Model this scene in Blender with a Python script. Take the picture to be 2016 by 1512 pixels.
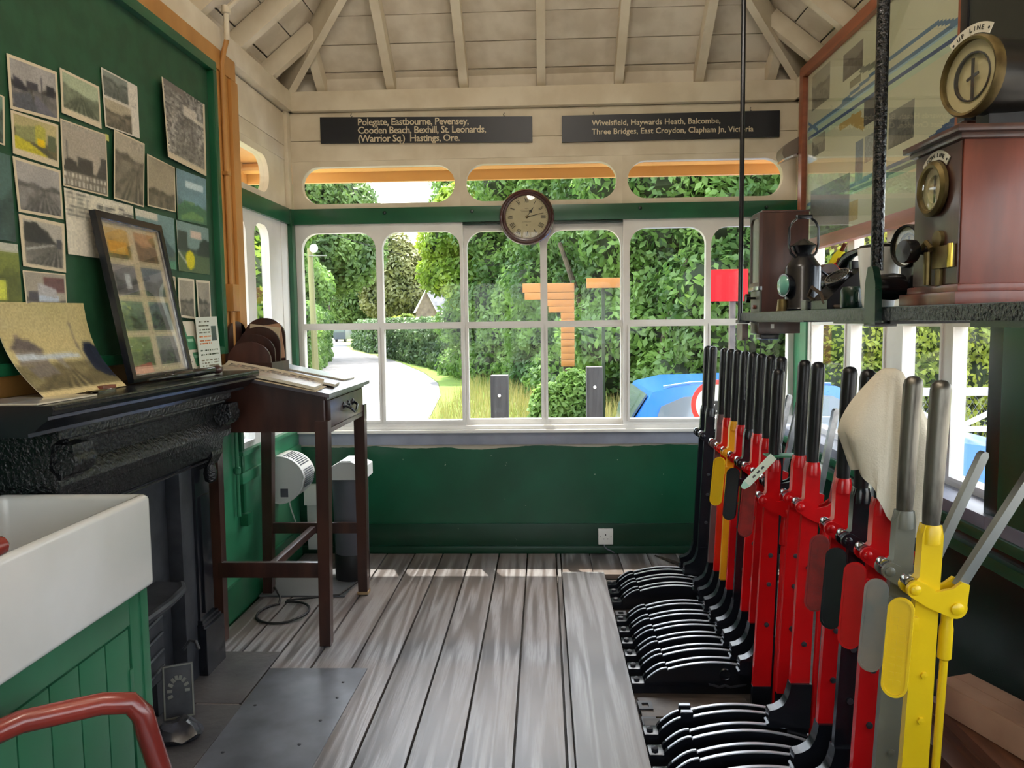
import bpy, bmesh, math, random
import numpy as np
from mathutils import Vector, Matrix

for o in list(bpy.data.objects):
    bpy.data.objects.remove(o)
scene = bpy.context.scene
COL = scene.collection
R = math.radians

# ------------------------------------------------------------------ camera
cam_d = bpy.data.cameras.new('camera')
cam = bpy.data.objects.new('camera', cam_d)
COL.objects.link(cam)
scene.camera = cam
cam_d.sensor_width = 36.0
cam_d.lens = 1514.0 / 2016.0 * 36.0
cam_d.clip_start = 0.02
cam_d.clip_end = 600
_p, _y, _r = R(4.67), R(2.39), R(-0.72)
_f = Vector((-math.sin(_y) * math.cos(_p), math.cos(_y) * math.cos(_p), -math.sin(_p)))
_rt = Vector((math.cos(_y), math.sin(_y), 0))
_up = _rt.cross(_f)
_r2 = _rt * math.cos(_r) + _up * math.sin(_r)
_u2 = -_rt * math.sin(_r) + _up * math.cos(_r)
_m = Matrix((_r2, _u2, -_f)).transposed().to_4x4()
_m.translation = (0, 0, 1.36)
cam.matrix_world = _m

# ------------------------------------------------------------------ sky, sun, exposure
world = bpy.data.worlds.new('sky')
scene.world = world
world.use_nodes = True
wn = world.node_tree
bg = wn.nodes['Background']
sky = wn.nodes.new('ShaderNodeTexSky')
sky.sky_type = 'NISHITA'
sky.sun_disc = False
sky.sun_elevation = R(62)
sky.sun_rotation = R(20)
sky.air_density = 1.6
sky.dust_density = 5.0
sky.altitude = 30
hz = wn.nodes.new('ShaderNodeMix')
hz.data_type = 'RGBA'
hz.inputs[0].default_value = 0.55
hz.inputs[7].default_value = (6.0, 6.2, 6.6, 1)      # bright thin summer haze
wn.links.new(sky.outputs[0], hz.inputs[6])
wn.links.new(hz.outputs[2], bg.inputs['Color'])
bg.inputs['Strength'].default_value = 0.60

sun_d = bpy.data.lights.new('sun', 'SUN')
sun = bpy.data.objects.new('sun', sun_d)
COL.objects.link(sun)
sun_d.energy = 6.0
sun_d.angle = R(0.6)
sun_d.color = (1.0, 0.94, 0.84)
sun.rotation_euler = Vector((0.147, -0.365, -0.96)).to_track_quat('-Z', 'Y').to_euler()

vs = scene.view_settings
vs.view_transform = 'Standard'
vs.look = 'None'
vs.gamma = 1.0
vs.use_curve_mapping = False
vs.exposure = 0.93
scene.cycles.max_bounces = 7
scene.cycles.diffuse_bounces = 3
scene.cycles.glossy_bounces = 3
scene.cycles.transparent_max_bounces = 10
scene.cycles.use_adaptive_sampling = True
scene.cycles.adaptive_threshold = 0.09
scene.cycles.caustics_reflective = False
scene.cycles.caustics_refractive = False
scene.cycles.sample_clamp_indirect = 8.0

# ------------------------------------------------------------------ materials
def s2l(v):
    return v / 12.92 if v <= 0.04045 else ((v + 0.055) / 1.055) ** 2.4

def C(r, g, b):
    return (s2l(r / 255), s2l(g / 255), s2l(b / 255), 1)

MATS = {}

def mat(name, col, rough=0.5, metal=0.0, col2=None, scale=8, stretch=(1, 1, 1), bump=0.0, coat=0.0,
        lo=0.4, hi=0.62, detail=5, bscale=None, trans=0.0):
    if name in MATS:
        return MATS[name]
    m = bpy.data.materials.new(name)
    m.use_nodes = True
    nt = m.node_tree
    b = nt.nodes['Principled BSDF']
    b.inputs['Roughness'].default_value = rough
    b.inputs['Metallic'].default_value = metal
    b.inputs['Coat Weight'].default_value = coat
    b.inputs['Coat Roughness'].default_value = 0.15
    b.inputs['Base Color'].default_value = col
    if col2 is not None or bump:
        tc = nt.nodes.new('ShaderNodeTexCoord')
        mp = nt.nodes.new('ShaderNodeMapping')
        mp.inputs['Scale'].default_value = stretch
        nz = nt.nodes.new('ShaderNodeTexNoise')
        nz.inputs['Scale'].default_value = scale
        nz.inputs['Detail'].default_value = detail
        nt.links.new(tc.outputs['Object'], mp.inputs[0])
        nt.links.new(mp.outputs[0], nz.inputs['Vector'])
        if col2 is not None:
            rp = nt.nodes.new('ShaderNodeValToRGB')
            rp.color_ramp.elements[0].position = lo
            rp.color_ramp.elements[1].position = hi
            rp.color_ramp.elements[0].color = col
            rp.color_ramp.elements[1].color = col2
            nt.links.new(nz.outputs['Fac'], rp.inputs[0])
            nt.links.new(rp.outputs[0], b.inputs['Base Color'])
        if bump:
            bp = nt.nodes.new('ShaderNodeBump')
            bp.inputs['Strength'].default_value = bump
            bp.inputs['Distance'].default_value = 0.01
            if bscale:
                n2 = nt.nodes.new('ShaderNodeTexNoise')
                n2.inputs['Scale'].default_value = bscale
                n2.inputs['Detail'].default_value = 4
                nt.links.new(mp.outputs[0], n2.inputs['Vector'])
                nt.links.new(n2.outputs['Fac'], bp.inputs['Height'])
            else:
                nt.links.new(nz.outputs['Fac'], bp.inputs['Height'])
            nt.links.new(bp.outputs[0], b.inputs['Normal'])
    if trans:
        b.inputs['Transmission Weight'].default_value = trans
    MATS[name] = m
    return m

def glass_mat(name, tint=(1, 1, 1, 1), ior=1.45, rough=0.0):
    m = bpy.data.materials.new(name)
    m.use_nodes = True
    nt = m.node_tree
    nt.nodes.remove(nt.nodes['Principled BSDF'])
    out = nt.nodes['Material Output']
    tr = nt.nodes.new('ShaderNodeBsdfTransparent')
    tr.inputs[0].default_value = tint
    gl = nt.nodes.new('ShaderNodeBsdfGlossy')
    gl.inputs['Roughness'].default_value = rough
    lw = nt.nodes.new('ShaderNodeLayerWeight')
    lw.inputs['Blend'].default_value = 0.5
    pw = nt.nodes.new('ShaderNodeMath')
    pw.operation = 'POWER'
    pw.inputs[1].default_value = 5.0
    nt.links.new(lw.outputs['Facing'], pw.inputs[0])
    fr = nt.nodes.new('ShaderNodeMath')
    fr.operation = 'MULTIPLY_ADD'          # Schlick reflectance, the same from either side of the sheet
    f0 = ((ior - 1) / (ior + 1)) ** 2
    fr.inputs[1].default_value = 1 - f0
    fr.inputs[2].default_value = f0
    nt.links.new(pw.outputs[0], fr.inputs[0])
    mx = nt.nodes.new('ShaderNodeMixShader')
    nt.links.new(fr.outputs[0], mx.inputs[0])
    nt.links.new(tr.outputs[0], mx.inputs[1])
    nt.links.new(gl.outputs[0], mx.inputs[2])
    nt.links.new(mx.outputs[0], out.inputs[0])
    MATS[name] = m
    return m

def print_mat(name, rough=0.35, coat=0.0):
    if name in MATS:
        return MATS[name]
    m = bpy.data.materials.new(name)
    m.use_nodes = True
    nt = m.node_tree
    b = nt.nodes['Principled BSDF']
    b.inputs['Roughness'].default_value = rough
    b.inputs['Coat Weight'].default_value = coat
    a = nt.nodes.new('ShaderNodeVertexColor')
    a.layer_name = 'print'
    nt.links.new(a.outputs[0], b.inputs['Base Color'])
    MATS[name] = m
    return m

def leaf_mat(name, c1, c2, scale=1.5, tr=0.35):
    m = bpy.data.materials.new(name)
    m.use_nodes = True
    nt = m.node_tree
    b = nt.nodes['Principled BSDF']
    b.inputs['Roughness'].default_value = 0.5
    out = nt.nodes['Material Output']
    tc = nt.nodes.new('ShaderNodeTexCoord')
    nz = nt.nodes.new('ShaderNodeTexNoise')
    nz.inputs['Scale'].default_value = scale
    nz.inputs['Detail'].default_value = 6
    rp = nt.nodes.new('ShaderNodeValToRGB')
    rp.color_ramp.elements[0].position = 0.35
    rp.color_ramp.elements[1].position = 0.68
    rp.color_ramp.elements[0].color = c1
    rp.color_ramp.elements[1].color = c2
    nt.links.new(tc.outputs['Object'], nz.inputs['Vector'])
    nt.links.new(nz.outputs['Fac'], rp.inputs[0])
    nt.links.new(rp.outputs[0], b.inputs['Base Color'])
    t = nt.nodes.new('ShaderNodeBsdfTranslucent')
    nt.links.new(rp.outputs[0], t.inputs[0])
    mx = nt.nodes.new('ShaderNodeMixShader')
    mx.inputs[0].default_value = tr
    nt.links.new(b.outputs[0], mx.inputs[1])
    nt.links.new(t.outputs[0], mx.inputs[2])
    nt.links.new(mx.outputs[0], out.inputs[0])
    MATS[name] = m
    return m

def plank_mat(name, c1, c2, c3, rough=0.42, axis='y', bump=0.25, rv=0.18):
    """timber with grain lines along one axis and a slow second tint"""
    m = bpy.data.materials.new(name)
    m.use_nodes = True
    nt = m.node_tree
    b = nt.nodes['Principled BSDF']
    tc = nt.nodes.new('ShaderNodeTexCoord')
    oi = nt.nodes.new('ShaderNodeObjectInfo')
    ad = nt.nodes.new('ShaderNodeVectorMath')
    ad.operation = 'MULTIPLY_ADD'
    ad.inputs[1].default_value = (1, 1, 1)
    sc = nt.nodes.new('ShaderNodeMath')
    sc.operation = 'MULTIPLY'
    sc.inputs[1].default_value = 37.0
    nt.links.new(oi.outputs['Random'], sc.inputs[0])
    nt.links.new(tc.outputs['Object'], ad.inputs[0])
    nt.links.new(sc.outputs[0], ad.inputs[2])
    mp = nt.nodes.new('ShaderNodeMapping')
    k = {'x': (0.8, 16, 16), 'y': (16, 0.8, 16), 'z': (16, 16, 0.8)}[axis]
    mp.inputs['Scale'].default_value = k
    nt.links.new(ad.outputs[0], mp.inputs[0])
    nz = nt.nodes.new('ShaderNodeTexNoise')
    nz.inputs['Scale'].default_value = 0.8
    nz.inputs['Detail'].default_value = 1.5
    nt.links.new(mp.outputs[0], nz.inputs['Vector'])
    ms = nt.nodes.new('ShaderNodeMath')
    ms.operation = 'MULTIPLY'
    ms.inputs[1].default_value = 30.0
    nt.links.new(nz.outputs['Fac'], ms.inputs[0])
    sn = nt.nodes.new('ShaderNodeMath')
    sn.operation = 'SINE'
    nt.links.new(ms.outputs[0], sn.inputs[0])
    mr = nt.nodes.new('ShaderNodeMapRange')
    mr.inputs[1].default_value = -1
    mr.inputs[2].default_value = 1
    nt.links.new(sn.outputs[0], mr.inputs[0])
    fine = nt.nodes.new('ShaderNodeTexNoise')
    fine.inputs['Scale'].default_value = 9
    fine.inputs['Detail'].default_value = 5
    nt.links.new(mp.outputs[0], fine.inputs['Vector'])
    av = nt.nodes.new('ShaderNodeMath')
    av.operation = 'MULTIPLY'
    nt.links.new(mr.outputs[0], av.inputs[0])
    nt.links.new(fine.outputs['Fac'], av.inputs[1])
    rp = nt.nodes.new('ShaderNodeValToRGB')
    rp.color_ramp.elements[0].position = 0.05
    rp.color_ramp.elements[1].position = 0.5
    rp.color_ramp.elements[0].color = c2
    rp.color_ramp.elements[1].color = c1
    nt.links.new(av.outputs[0], rp.inputs[0])
    big = nt.nodes.new('ShaderNodeTexNoise')
    big.inputs['Scale'].default_value = 1.3
    big.inputs['Detail'].default_value = 3
    nt.links.new(tc.outputs['Object'], big.inputs['Vector'])
    r2 = nt.nodes.new('ShaderNodeValToRGB')
    r2.color_ramp.elements[0].position = 0.42
    r2.color_ramp.elements[1].position = 0.66
    nt.links.new(big.outputs['Fac'], r2.inputs[0])
    mx = nt.nodes.new('ShaderNodeMix')
    mx.data_type = 'RGBA'
    nt.links.new(r2.outputs[0], mx.inputs[0])
    nt.links.new(rp.outputs[0], mx.inputs[6])
    mx.inputs[7].default_value = c3
    hs = nt.nodes.new('ShaderNodeHueSaturation')
    vr = nt.nodes.new('ShaderNodeMapRange')
    vr.inputs[3].default_value = 1 - rv
    vr.inputs[4].default_value = 1 + rv
    nt.links.new(oi.outputs['Random'], vr.inputs[0])
    nt.links.new(vr.outputs[0], hs.inputs['Value'])
    nt.links.new(mx.outputs[2], hs.inputs['Color'])
    nt.links.new(hs.outputs[0], b.inputs['Base Color'])
    b.inputs['Roughness'].default_value = rough
    if bump:
        bp = nt.nodes.new('ShaderNodeBump')
        bp.inputs['Strength'].default_value = bump
        bp.inputs['Distance'].default_value = 0.004
        nt.links.new(av.outputs[0], bp.inputs['Height'])
        nt.links.new(bp.outputs[0], b.inputs['Normal'])
    MATS[name] = m
    return m

def worn_paint(name, col, col_b, chip, edge_z, amount=0.05, rough=0.3):
    """gloss paint with a ragged chipped edge along one height and a few flakes"""
    m = bpy.data.materials.new(name)
    m.use_nodes = True
    nt = m.node_tree
    b = nt.nodes['Principled BSDF']
    b.inputs['Roughness'].default_value = rough
    tc = nt.nodes.new('ShaderNodeTexCoord')
    n1 = nt.nodes.new('ShaderNodeTexNoise')
    n1.inputs['Scale'].default_value = 3
    n1.inputs['Detail'].default_value = 6
    nt.links.new(tc.outputs['Object'], n1.inputs['Vector'])
    rp = nt.nodes.new('ShaderNodeValToRGB')
    rp.color_ramp.elements[0].position = 0.35
    rp.color_ramp.elements[1].position = 0.65
    rp.color_ramp.elements[0].color = col
    rp.color_ramp.elements[1].color = col_b
    nt.links.new(n1.outputs['Fac'], rp.inputs[0])
    sp = nt.nodes.new('ShaderNodeSeparateXYZ')
    nt.links.new(tc.outputs['Object'], sp.inputs[0])
    n2 = nt.nodes.new('ShaderNodeTexNoise')
    n2.inputs['Scale'].default_value = 2.2
    n2.inputs['Detail'].default_value = 8
    nt.links.new(tc.outputs['Object'], n2.inputs['Vector'])
    a = nt.nodes.new('ShaderNodeMath')
    a.operation = 'MULTIPLY_ADD'
    a.inputs[1].default_value = amount * 4
    nt.links.new(n2.outputs['Fac'], a.inputs[0])
    nt.links.new(sp.outputs['Z'], a.inputs[2])
    g = nt.nodes.new('ShaderNodeMath')
    g.operation = 'GREATER_THAN'
    g.inputs[1].default_value = edge_z + amount * 2
    nt.links.new(a.outputs[0], g.inputs[0])
    n3 = nt.nodes.new('ShaderNodeTexNoise')
    n3.inputs['Scale'].default_value = 34
    n3.inputs['Detail'].default_value = 3
    nt.links.new(tc.outputs['Object'], n3.inputs['Vector'])
    g2 = nt.nodes.new('ShaderNodeMath')
    g2.operation = 'GREATER_THAN'
    g2.inputs[1].default_value = 0.76
    nt.links.new(n3.outputs['Fac'], g2.inputs[0])
    mxx = nt.nodes.new('ShaderNodeMath')
    mxx.operation = 'MAXIMUM'
    nt.links.new(g.outputs[0], mxx.inputs[0])
    nt.links.new(g2.outputs[0], mxx.inputs[1])
    mx = nt.nodes.new('ShaderNodeMix')
    mx.data_type = 'RGBA'
    nt.links.new(mxx.outputs[0], mx.inputs[0])
    nt.links.new(rp.outputs[0], mx.inputs[6])
    mx.inputs[7].default_value = chip
    nt.links.new(mx.outputs[2], b.inputs['Base Color'])
    bp = nt.nodes.new('ShaderNodeBump')
    bp.inputs['Strength'].default_value = 0.12
    bp.inputs['Distance'].default_value = 0.01
    nt.links.new(n2.outputs['Fac'], bp.inputs['Height'])
    nt.links.new(bp.outputs[0], b.inputs['Normal'])
    MATS[name] = m
    return m

CREAM = mat('cream_paint', C(226, 214, 190), 0.55, col2=C(212, 198, 172), scale=5, bump=0.12)
CREAM2 = mat('ceiling_cream', C(226, 215, 196), 0.6, col2=C(206, 193, 172), scale=6, bump=0.2)
WHITE = mat('white_gloss_paint', C(232, 230, 226), 0.35, col2=C(220, 217, 212), scale=4)
GREYSILL = mat('grey_sill_paint', C(142, 146, 160), 0.4, col2=C(128, 132, 146), scale=6)
GREEN = mat('green_gloss_paint', C(28, 92, 60), 0.28, col2=C(20, 78, 50), scale=3, bump=0.1)
GREEN_L = mat('light_green_paint', C(56, 128, 92), 0.3, col2=C(44, 112, 78), scale=4, bump=0.08)
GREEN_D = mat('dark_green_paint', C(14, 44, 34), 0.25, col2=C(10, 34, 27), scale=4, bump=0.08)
GREEN_B = mat('board_green_felt', C(34, 78, 52), 0.5, col2=C(28, 68, 44), scale=14, bump=0.12)
GREEN_W = worn_paint('worn_green_wall_paint', C(20, 84, 58), C(16, 70, 46), C(176, 168, 152), 0.676, 0.022)
GREEN_K = worn_paint('worn_dark_green_skirting', C(18, 60, 42), C(14, 50, 34), C(130, 140, 126), 0.70, 0.02)
ORANGE = mat('ochre_varnished_timber', C(196, 142, 78), 0.45, col2=C(172, 120, 60), scale=5, stretch=(1, 1, 0.3), bump=0.1)
EAVE = mat('eaves_ochre_paint', C(226, 172, 100), 0.5, col2=C(210, 152, 84), scale=4, stretch=(0.3, 1, 1))
FLOORW = plank_mat('weathered_floorboards', C(148, 147, 150), C(84, 80, 81), C(124, 110, 102), 0.34)
STEPW = plank_mat('pale_worn_step_plank', C(170, 171, 175), C(112, 110, 112), C(146, 143, 142), 0.42)
SLAB = mat('dark_stone_slab', C(60, 58, 60), 0.4, col2=C(84, 81, 81), scale=4, bump=0.25, bscale=22)
SHEET = mat('worn_grey_lino_sheet', C(74, 76, 82), 0.32, col2=C(118, 122, 132), scale=2.6, bump=0.08)
PIT = mat('dark_pit_timber', C(66, 58, 52), 0.6, col2=C(44, 38, 34), scale=6, stretch=(1, 5, 1), bump=0.2)
BLACK = mat('black_gloss_paint', C(18, 20, 26), 0.22, col2=C(26, 28, 34), scale=6, bump=0.08)
BLACKR = mat('black_lumpy_gloss', C(14, 15, 18), 0.10, col2=C(20, 21, 24), scale=20, bump=0.6, bscale=90)
IRON = mat('dark_cast_iron', C(52, 54, 60), 0.5, col2=C(36, 38, 44), scale=12, bump=0.2)
STEEL = mat('polished_steel', C(196, 198, 202), 0.22, 1.0, col2=C(150, 152, 156), scale=20)
RAIL = mat('polished_rail_edge', C(206, 210, 220), 0.35, 0.45)
BRASS = mat('aged_brass', C(128, 112, 72), 0.45, 0.8, col2=C(92, 78, 50), scale=16)
RED = mat('red_gloss_enamel', C(200, 20, 24), 0.22, col2=C(184, 16, 20), scale=5, bump=0.06)
DRED = mat('dark_red_enamel', C(150, 40, 40), 0.35, col2=C(120, 34, 34), scale=24)
YELLOW = mat('yellow_gloss_enamel', C(232, 196, 28), 0.28, col2=C(224, 186, 22), scale=5, bump=0.08)
LGREY = mat('lever_grey_enamel', C(112, 114, 106), 0.35, col2=C(98, 100, 94), scale=6, bump=0.1)
BROWNGREY = mat('brown_grey_enamel', C(98, 76, 76), 0.35, col2=C(84, 66, 66), scale=6)
HSTEEL = mat('worn_gunmetal_grip', C(128, 124, 116), 0.38, 0.8, col2=C(66, 62, 58), scale=26, stretch=(1, 1, 0.25), bump=0.12)
HBLACK = mat('dark_oiled_grip', C(46, 46, 48), 0.3, 0.5, col2=C(30, 30, 33), scale=18, stretch=(1, 1, 0.3), bump=0.08)
DARKWOOD = mat('dark_stained_oak', C(66, 40, 32), 0.35, col2=C(46, 28, 24), scale=5, stretch=(3, 3, 0.6), bump=0.08, coat=0.3)
DESKTOP = mat('worn_desk_top', C(108, 104, 112), 0.3, col2=C(84, 76, 80), scale=6, coat=0.4)
MAHOG = mat('red_mahogany', C(132, 66, 50), 0.32, col2=C(106, 50, 38), scale=5, stretch=(3, 3, 0.5), bump=0.06, coat=0.3)
MAHOG_D = mat('dark_mahogany', C(84, 52, 44), 0.35, col2=C(62, 38, 34), scale=5, stretch=(3, 3, 0.5), bump=0.06, coat=0.3)
FRAMEW = mat('orange_brown_frame_wood', C(158, 88, 58), 0.4, col2=C(134, 72, 46), scale=6, stretch=(1, 0.4, 3))
CHAIRW = mat('red_varnished_chair_wood', C(140, 54, 44), 0.25, col2=C(112, 40, 34), scale=4, coat=0.4)
CERAMIC = mat('white_glazed_ceramic', C(206, 206, 205), 0.18, col2=C(196, 196, 193), scale=3, coat=0.3)
PLASTICW = mat('white_plastic', C(226, 226, 222), 0.4)
PLASTICG = mat('grey_plastic', C(96, 98, 106), 0.4)
BLACKP = mat('black_bakelite', C(20, 20, 22), 0.22)
RUBBER = mat('black_rubber', C(24, 24, 26), 0.5)
CLOTH = mat('cream_cotton_cloth', C(226, 216, 196), 0.9, col2=C(208, 198, 176), scale=4, bump=0.2, bscale=240)
CARD = mat('brown_cardboard', C(186, 146, 118), 0.8, col2=C(172, 132, 106), scale=6)
PAPER = mat('old_paper', C(206, 190, 162), 0.75, col2=C(190, 172, 142), scale=9)
PAPERW = mat('white_paper', C(224, 226, 230), 0.45)
SIGNB = mat('dark_navy_sign_enamel', C(20, 24, 32), 0.4)
SIGNT = mat('pale_sign_lettering', C(214, 200, 170), 0.5)
INK = mat('black_ink', C(22, 20, 18), 0.6)
STEPB = mat('brown_step_timber', C(122, 78, 54), 0.45, col2=C(88, 54, 38), scale=4, stretch=(4, 0.5, 4), bump=0.1)
SHADE = mat('grey_enamel_shade', C(128, 116, 104), 0.4)
GLASS = glass_mat('window_glass', (0.97, 0.985, 0.98, 1), 1.25)
GLASSP = glass_mat('picture_glass', (0.98, 0.99, 0.985, 1), 1.5)
LENS = mat('green_lens_glass', C(120, 190, 172), 0.08, coat=1.0)
DIALF = mat('aged_dial_cream', C(206, 192, 150), 0.45, col2=C(190, 174, 128), scale=6)
PRINT = print_mat('paper_print', 0.4)
GLOSSP = print_mat('glossy_print', 0.18, 0.3)

# ------------------------------------------------------------------ mesh helpers
class MB:
    def __init__(s):
        s.v = []
        s.f = []
        s.col = None

    def add(s, vs_, fs):
        n = len(s.v)
        s.v += [tuple(p) for p in vs_]
        s.f += [tuple(i + n for i in f) for f in fs]
        return s

    def box(s, x0, x1, y0, y1, z0, z1, b=0.0):
        x0, x1 = min(x0, x1), max(x0, x1)
        y0, y1 = min(y0, y1), max(y0, y1)
        z0, z1 = min(z0, z1), max(z0, z1)
        if b <= 0:
            v = [(x, y, z) for z in (z0, z1) for y in (y0, y1) for x in (x0, x1)]
            f = [(0, 2, 3, 1), (4, 5, 7, 6), (0, 1, 5, 4), (2, 6, 7, 3), (0, 4, 6, 2), (1, 3, 7, 5)]
            return s.add(v, f)
        bm = bmesh.new()
        bmesh.ops.create_cube(bm, size=1.0)
        for q in bm.verts:
            q.co = Vector(((x0 + x1) / 2 + q.co.x * (x1 - x0), (y0 + y1) / 2 + q.co.y * (y1 - y0),
                           (z0 + z1) / 2 + q.co.z * (z1 - z0)))
        bmesh.ops.bevel(bm, geom=list(bm.edges), offset=b, segments=2, affect='EDGES', profile=0.7)
        bm.verts.index_update()
        s.add([q.co[:] for q in bm.verts], [[q.index for q in f.verts] for f in bm.faces])
        bm.free()
        return s

    def xbox(s, size, M, b=0.0):
        t = MB().box(-size[0] / 2, size[0] / 2, -size[1] / 2, size[1] / 2, -size[2] / 2, size[2] / 2, b)
        return s.add([(M @ Vector(p))[:] for p in t.v], t.f)

    def merge(s, o, M=None):
        return s.add([(M @ Vector(p))[:] for p in o.v] if M else o.v, o.f)

    def prism(s, pts, axis, a, b):
        n = len(pts)
        def P(p, c):
            return {'x': (c, p[0], p[1]), 'y': (p[0], c, p[1]), 'z': (p[0], p[1], c)}[axis]
        v = [P(p, a) for p in pts] + [P(p, b) for p in pts]
        f = [tuple(range(n)), tuple(range(2 * n - 1, n - 1, -1))]
        f += [(i, i + n, (i + 1) % n + n, (i + 1) % n) for i in range(n)]
        return s.add(v, f)

    def tube(s, pts, r, n=10, cap=True):
        pts = [Vector(p) for p in pts]
        k = len(pts)
        rr = r if isinstance(r, (list, tuple)) else [r] * k
        base = len(s.v)
        prev = None
        for i, p in enumerate(pts):
            t = (pts[min(i + 1, k - 1)] - pts[max(i - 1, 0)]).normalized()
            if prev is None:
                a = Vector((0, 0, 1)) if abs(t.z) < 0.9 else Vector((1, 0, 0))
                u = t.cross(a).normalized()
            else:
                u = (prev - t * prev.dot(t)).normalized()
            prev = u
            w = t.cross(u)
            for j in range(n):
                an = 2 * math.pi * j / n
                s.v.append((p + (u * math.cos(an) + w * math.sin(an)) * rr[i])[:])
        for i in range(k - 1):
            for j in range(n):
                a = base + i * n + j
                b = base + i * n + (j + 1) % n
                s.f.append((a, b, b + n, a + n))
        if cap:
            s.f.append(tuple(base + j for j in range(n - 1, -1, -1)))
            s.f.append(tuple(base + (k - 1) * n + j for j in range(n)))
        return s

    def lathe(s, prof, org, axis=(0, 0, 1), n=24, cap=True):
        ax = Vector(axis).normalized()
        a = Vector((0, 0, 1)) if abs(ax.z) < 0.9 else Vector((1, 0, 0))
        u = ax.cross(a).normalized()
        w = ax.cross(u)
        org = Vector(org)
        base = len(s.v)
        for (r, h) in prof:
            for j in range(n):
                an = 2 * math.pi * j / n
                s.v.append((org + ax * h + (u * math.cos(an) + w * math.sin(an)) * max(r, 1e-5))[:])
        for i in range(len(prof) - 1):
            for j in range(n):
                p = base + i * n + j
                q = base + i * n + (j + 1) % n
                s.f.append((p, q, q + n, p + n))
        if cap and prof[0][0] > 1e-4:
            s.f.append(tuple(base + j for j in range(n - 1, -1, -1)))
        if cap and prof[-1][0] > 1e-4:
            s.f.append(tuple(base + (len(prof) - 1) * n + j for j in range(n)))
        return s

    def ring(s, cell, inner, rad, axis, a, b, seg=8):
        """frame between a rectangle and an inner rectangle with corner radii (bl, br, tr, tl)"""
        cx0, cx1, cz0, cz1 = cell
        x0, x1, z0, z1 = inner
        inn, out = [], []
        cs = [(x0, z0, 180, rad[0], (cx0, cz0)), (x1, z0, 270, rad[1], (cx1, cz0)),
              (x1, z1, 0, rad[2], (cx1, cz1)), (x0, z1, 90, rad[3], (cx0, cz1))]
        for (px, pz, st, r, oc) in cs:
            sx = 1 if px == x0 else -1
            sz = 1 if pz == z0 else -1
            m = seg if r > 1e-4 else 0
            for i in range(m + 1):
                an = R(st + (90 * i / m if m else 45))
                if m:
                    inn.append((px + sx * r + math.cos(an) * r, pz + sz * r + math.sin(an) * r))
                else:
                    inn.append((px, pz))
                out.append(oc)
        n = len(inn)
        def P(p, c):
            return {'x': (c, p[0], p[1]), 'y': (p[0], c, p[1]), 'z': (p[0], p[1], c)}[axis]
        v = [P(p, a) for p in inn] + [P(p, a) for p in out] + [P(p, b) for p in inn] + [P(p, b) for p in out]
        f = []
        for i in range(n):
            j = (i + 1) % n
            same = out[i] == out[j]
            f.append((i, j, n + i) if same else (i, j, n + j, n + i))
            f.append((2 * n + j, 2 * n + i, 3 * n + i) if same else (2 * n + j, 2 * n + i, 3 * n + i, 3 * n + j))
            f.append((i, 2 * n + i, 2 * n + j, j))
            if not same:
                f.append((n + i, n + j, 3 * n + j, 3 * n + i))
        return s.add(v, f)

    def disc(s, c, axis, r, n=32, sx=1.0):
        return s.lathe([(0, 0), (r, 0)], c, axis, n)

    def warp(s, fn):
        s.v = [fn(*p) for p in s.v]
        return s

    def shift(s, d):
        s.v = [(p[0] + d[0], p[1] + d[1], p[2] + d[2]) for p in s.v]
        return s

def mesh_of(mb, material, name, org=(0, 0, 0), smooth=35):
    me = bpy.data.meshes.new(name)
    me.from_pydata([(p[0] - org[0], p[1] - org[1], p[2] - org[2]) for p in mb.v], [], mb.f)
    if mb.col is not None:
        at = me.color_attributes.new('print', 'FLOAT_COLOR', 'CORNER')
        at.data.foreach_set('color', np.asarray(mb.col, dtype=np.float32).ravel())
    bm = bmesh.new()
    if mb.col is None:
        bm.from_mesh(me)
        bmesh.ops.remove_doubles(bm, verts=bm.verts, dist=1e-6)
        bmesh.ops.recalc_face_normals(bm, faces=bm.faces)
        bm.to_mesh(me)
    bm.free()
    if smooth:
        me.shade_smooth()
        me.set_sharp_from_angle(angle=R(smooth))
    me.materials.append(material)
    return me

def wloc(o):
    v = Vector((0, 0, 0))
    while o is not None:
        v += o.location
        o = o.parent
    return v

def put(o, label=None, cat=None, group=None, kind=None):
    if label:
        o['label'] = label
    if cat:
        o['category'] = cat
    if group:
        o['group'] = group
    if kind:
        o['kind'] = kind
    return o

def part(name, mb, material, parent, kind=None, label=None, smooth=35, org=None):
    """mesh in world coordinates, hung under its thing; origin at the middle of its foot"""
    if org is None:
        a = np.array(mb.v)
        lo, hi = a.min(0), a.max(0)
        org = Vector(((lo[0] + hi[0]) / 2, (lo[1] + hi[1]) / 2, lo[2]))
    o = bpy.data.objects.new(name, mesh_of(mb, material, name, org, smooth))
    COL.objects.link(o)
    if parent is not None:
        o.parent = parent
        o.location = Vector(org) - wloc(parent)
    else:
        o.location = org
    return put(o, label=label, kind=kind)

def solo(name, mb, material, label, cat, group=None, smooth=35, kind=None):
    return put(part(name, mb, material, None, smooth=smooth), label, cat, group, kind)

def thing(name, label, cat, loc, group=None):
    o = bpy.data.objects.new(name, None)
    o.empty_display_size = 0.05
    COL.objects.link(o)
    o.location = loc
    return put(o, label, cat, group)

def struct(name, mb, material, label=None, cat=None, smooth=35):
    return put(part(name, mb, material, None, smooth=smooth), label, cat, None, 'structure')

def sempty(name, loc, label=None, cat=None):
    o = bpy.data.objects.new(name, None)
    o.empty_display_size = 0.05
    COL.objects.link(o)
    o.location = loc
    return put(o, label, cat, None, 'structure')

def dup(o, parent, loc):
    c = o.copy()
    COL.objects.link(c)
    c.parent = parent
    c.location = loc
    return c

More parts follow.
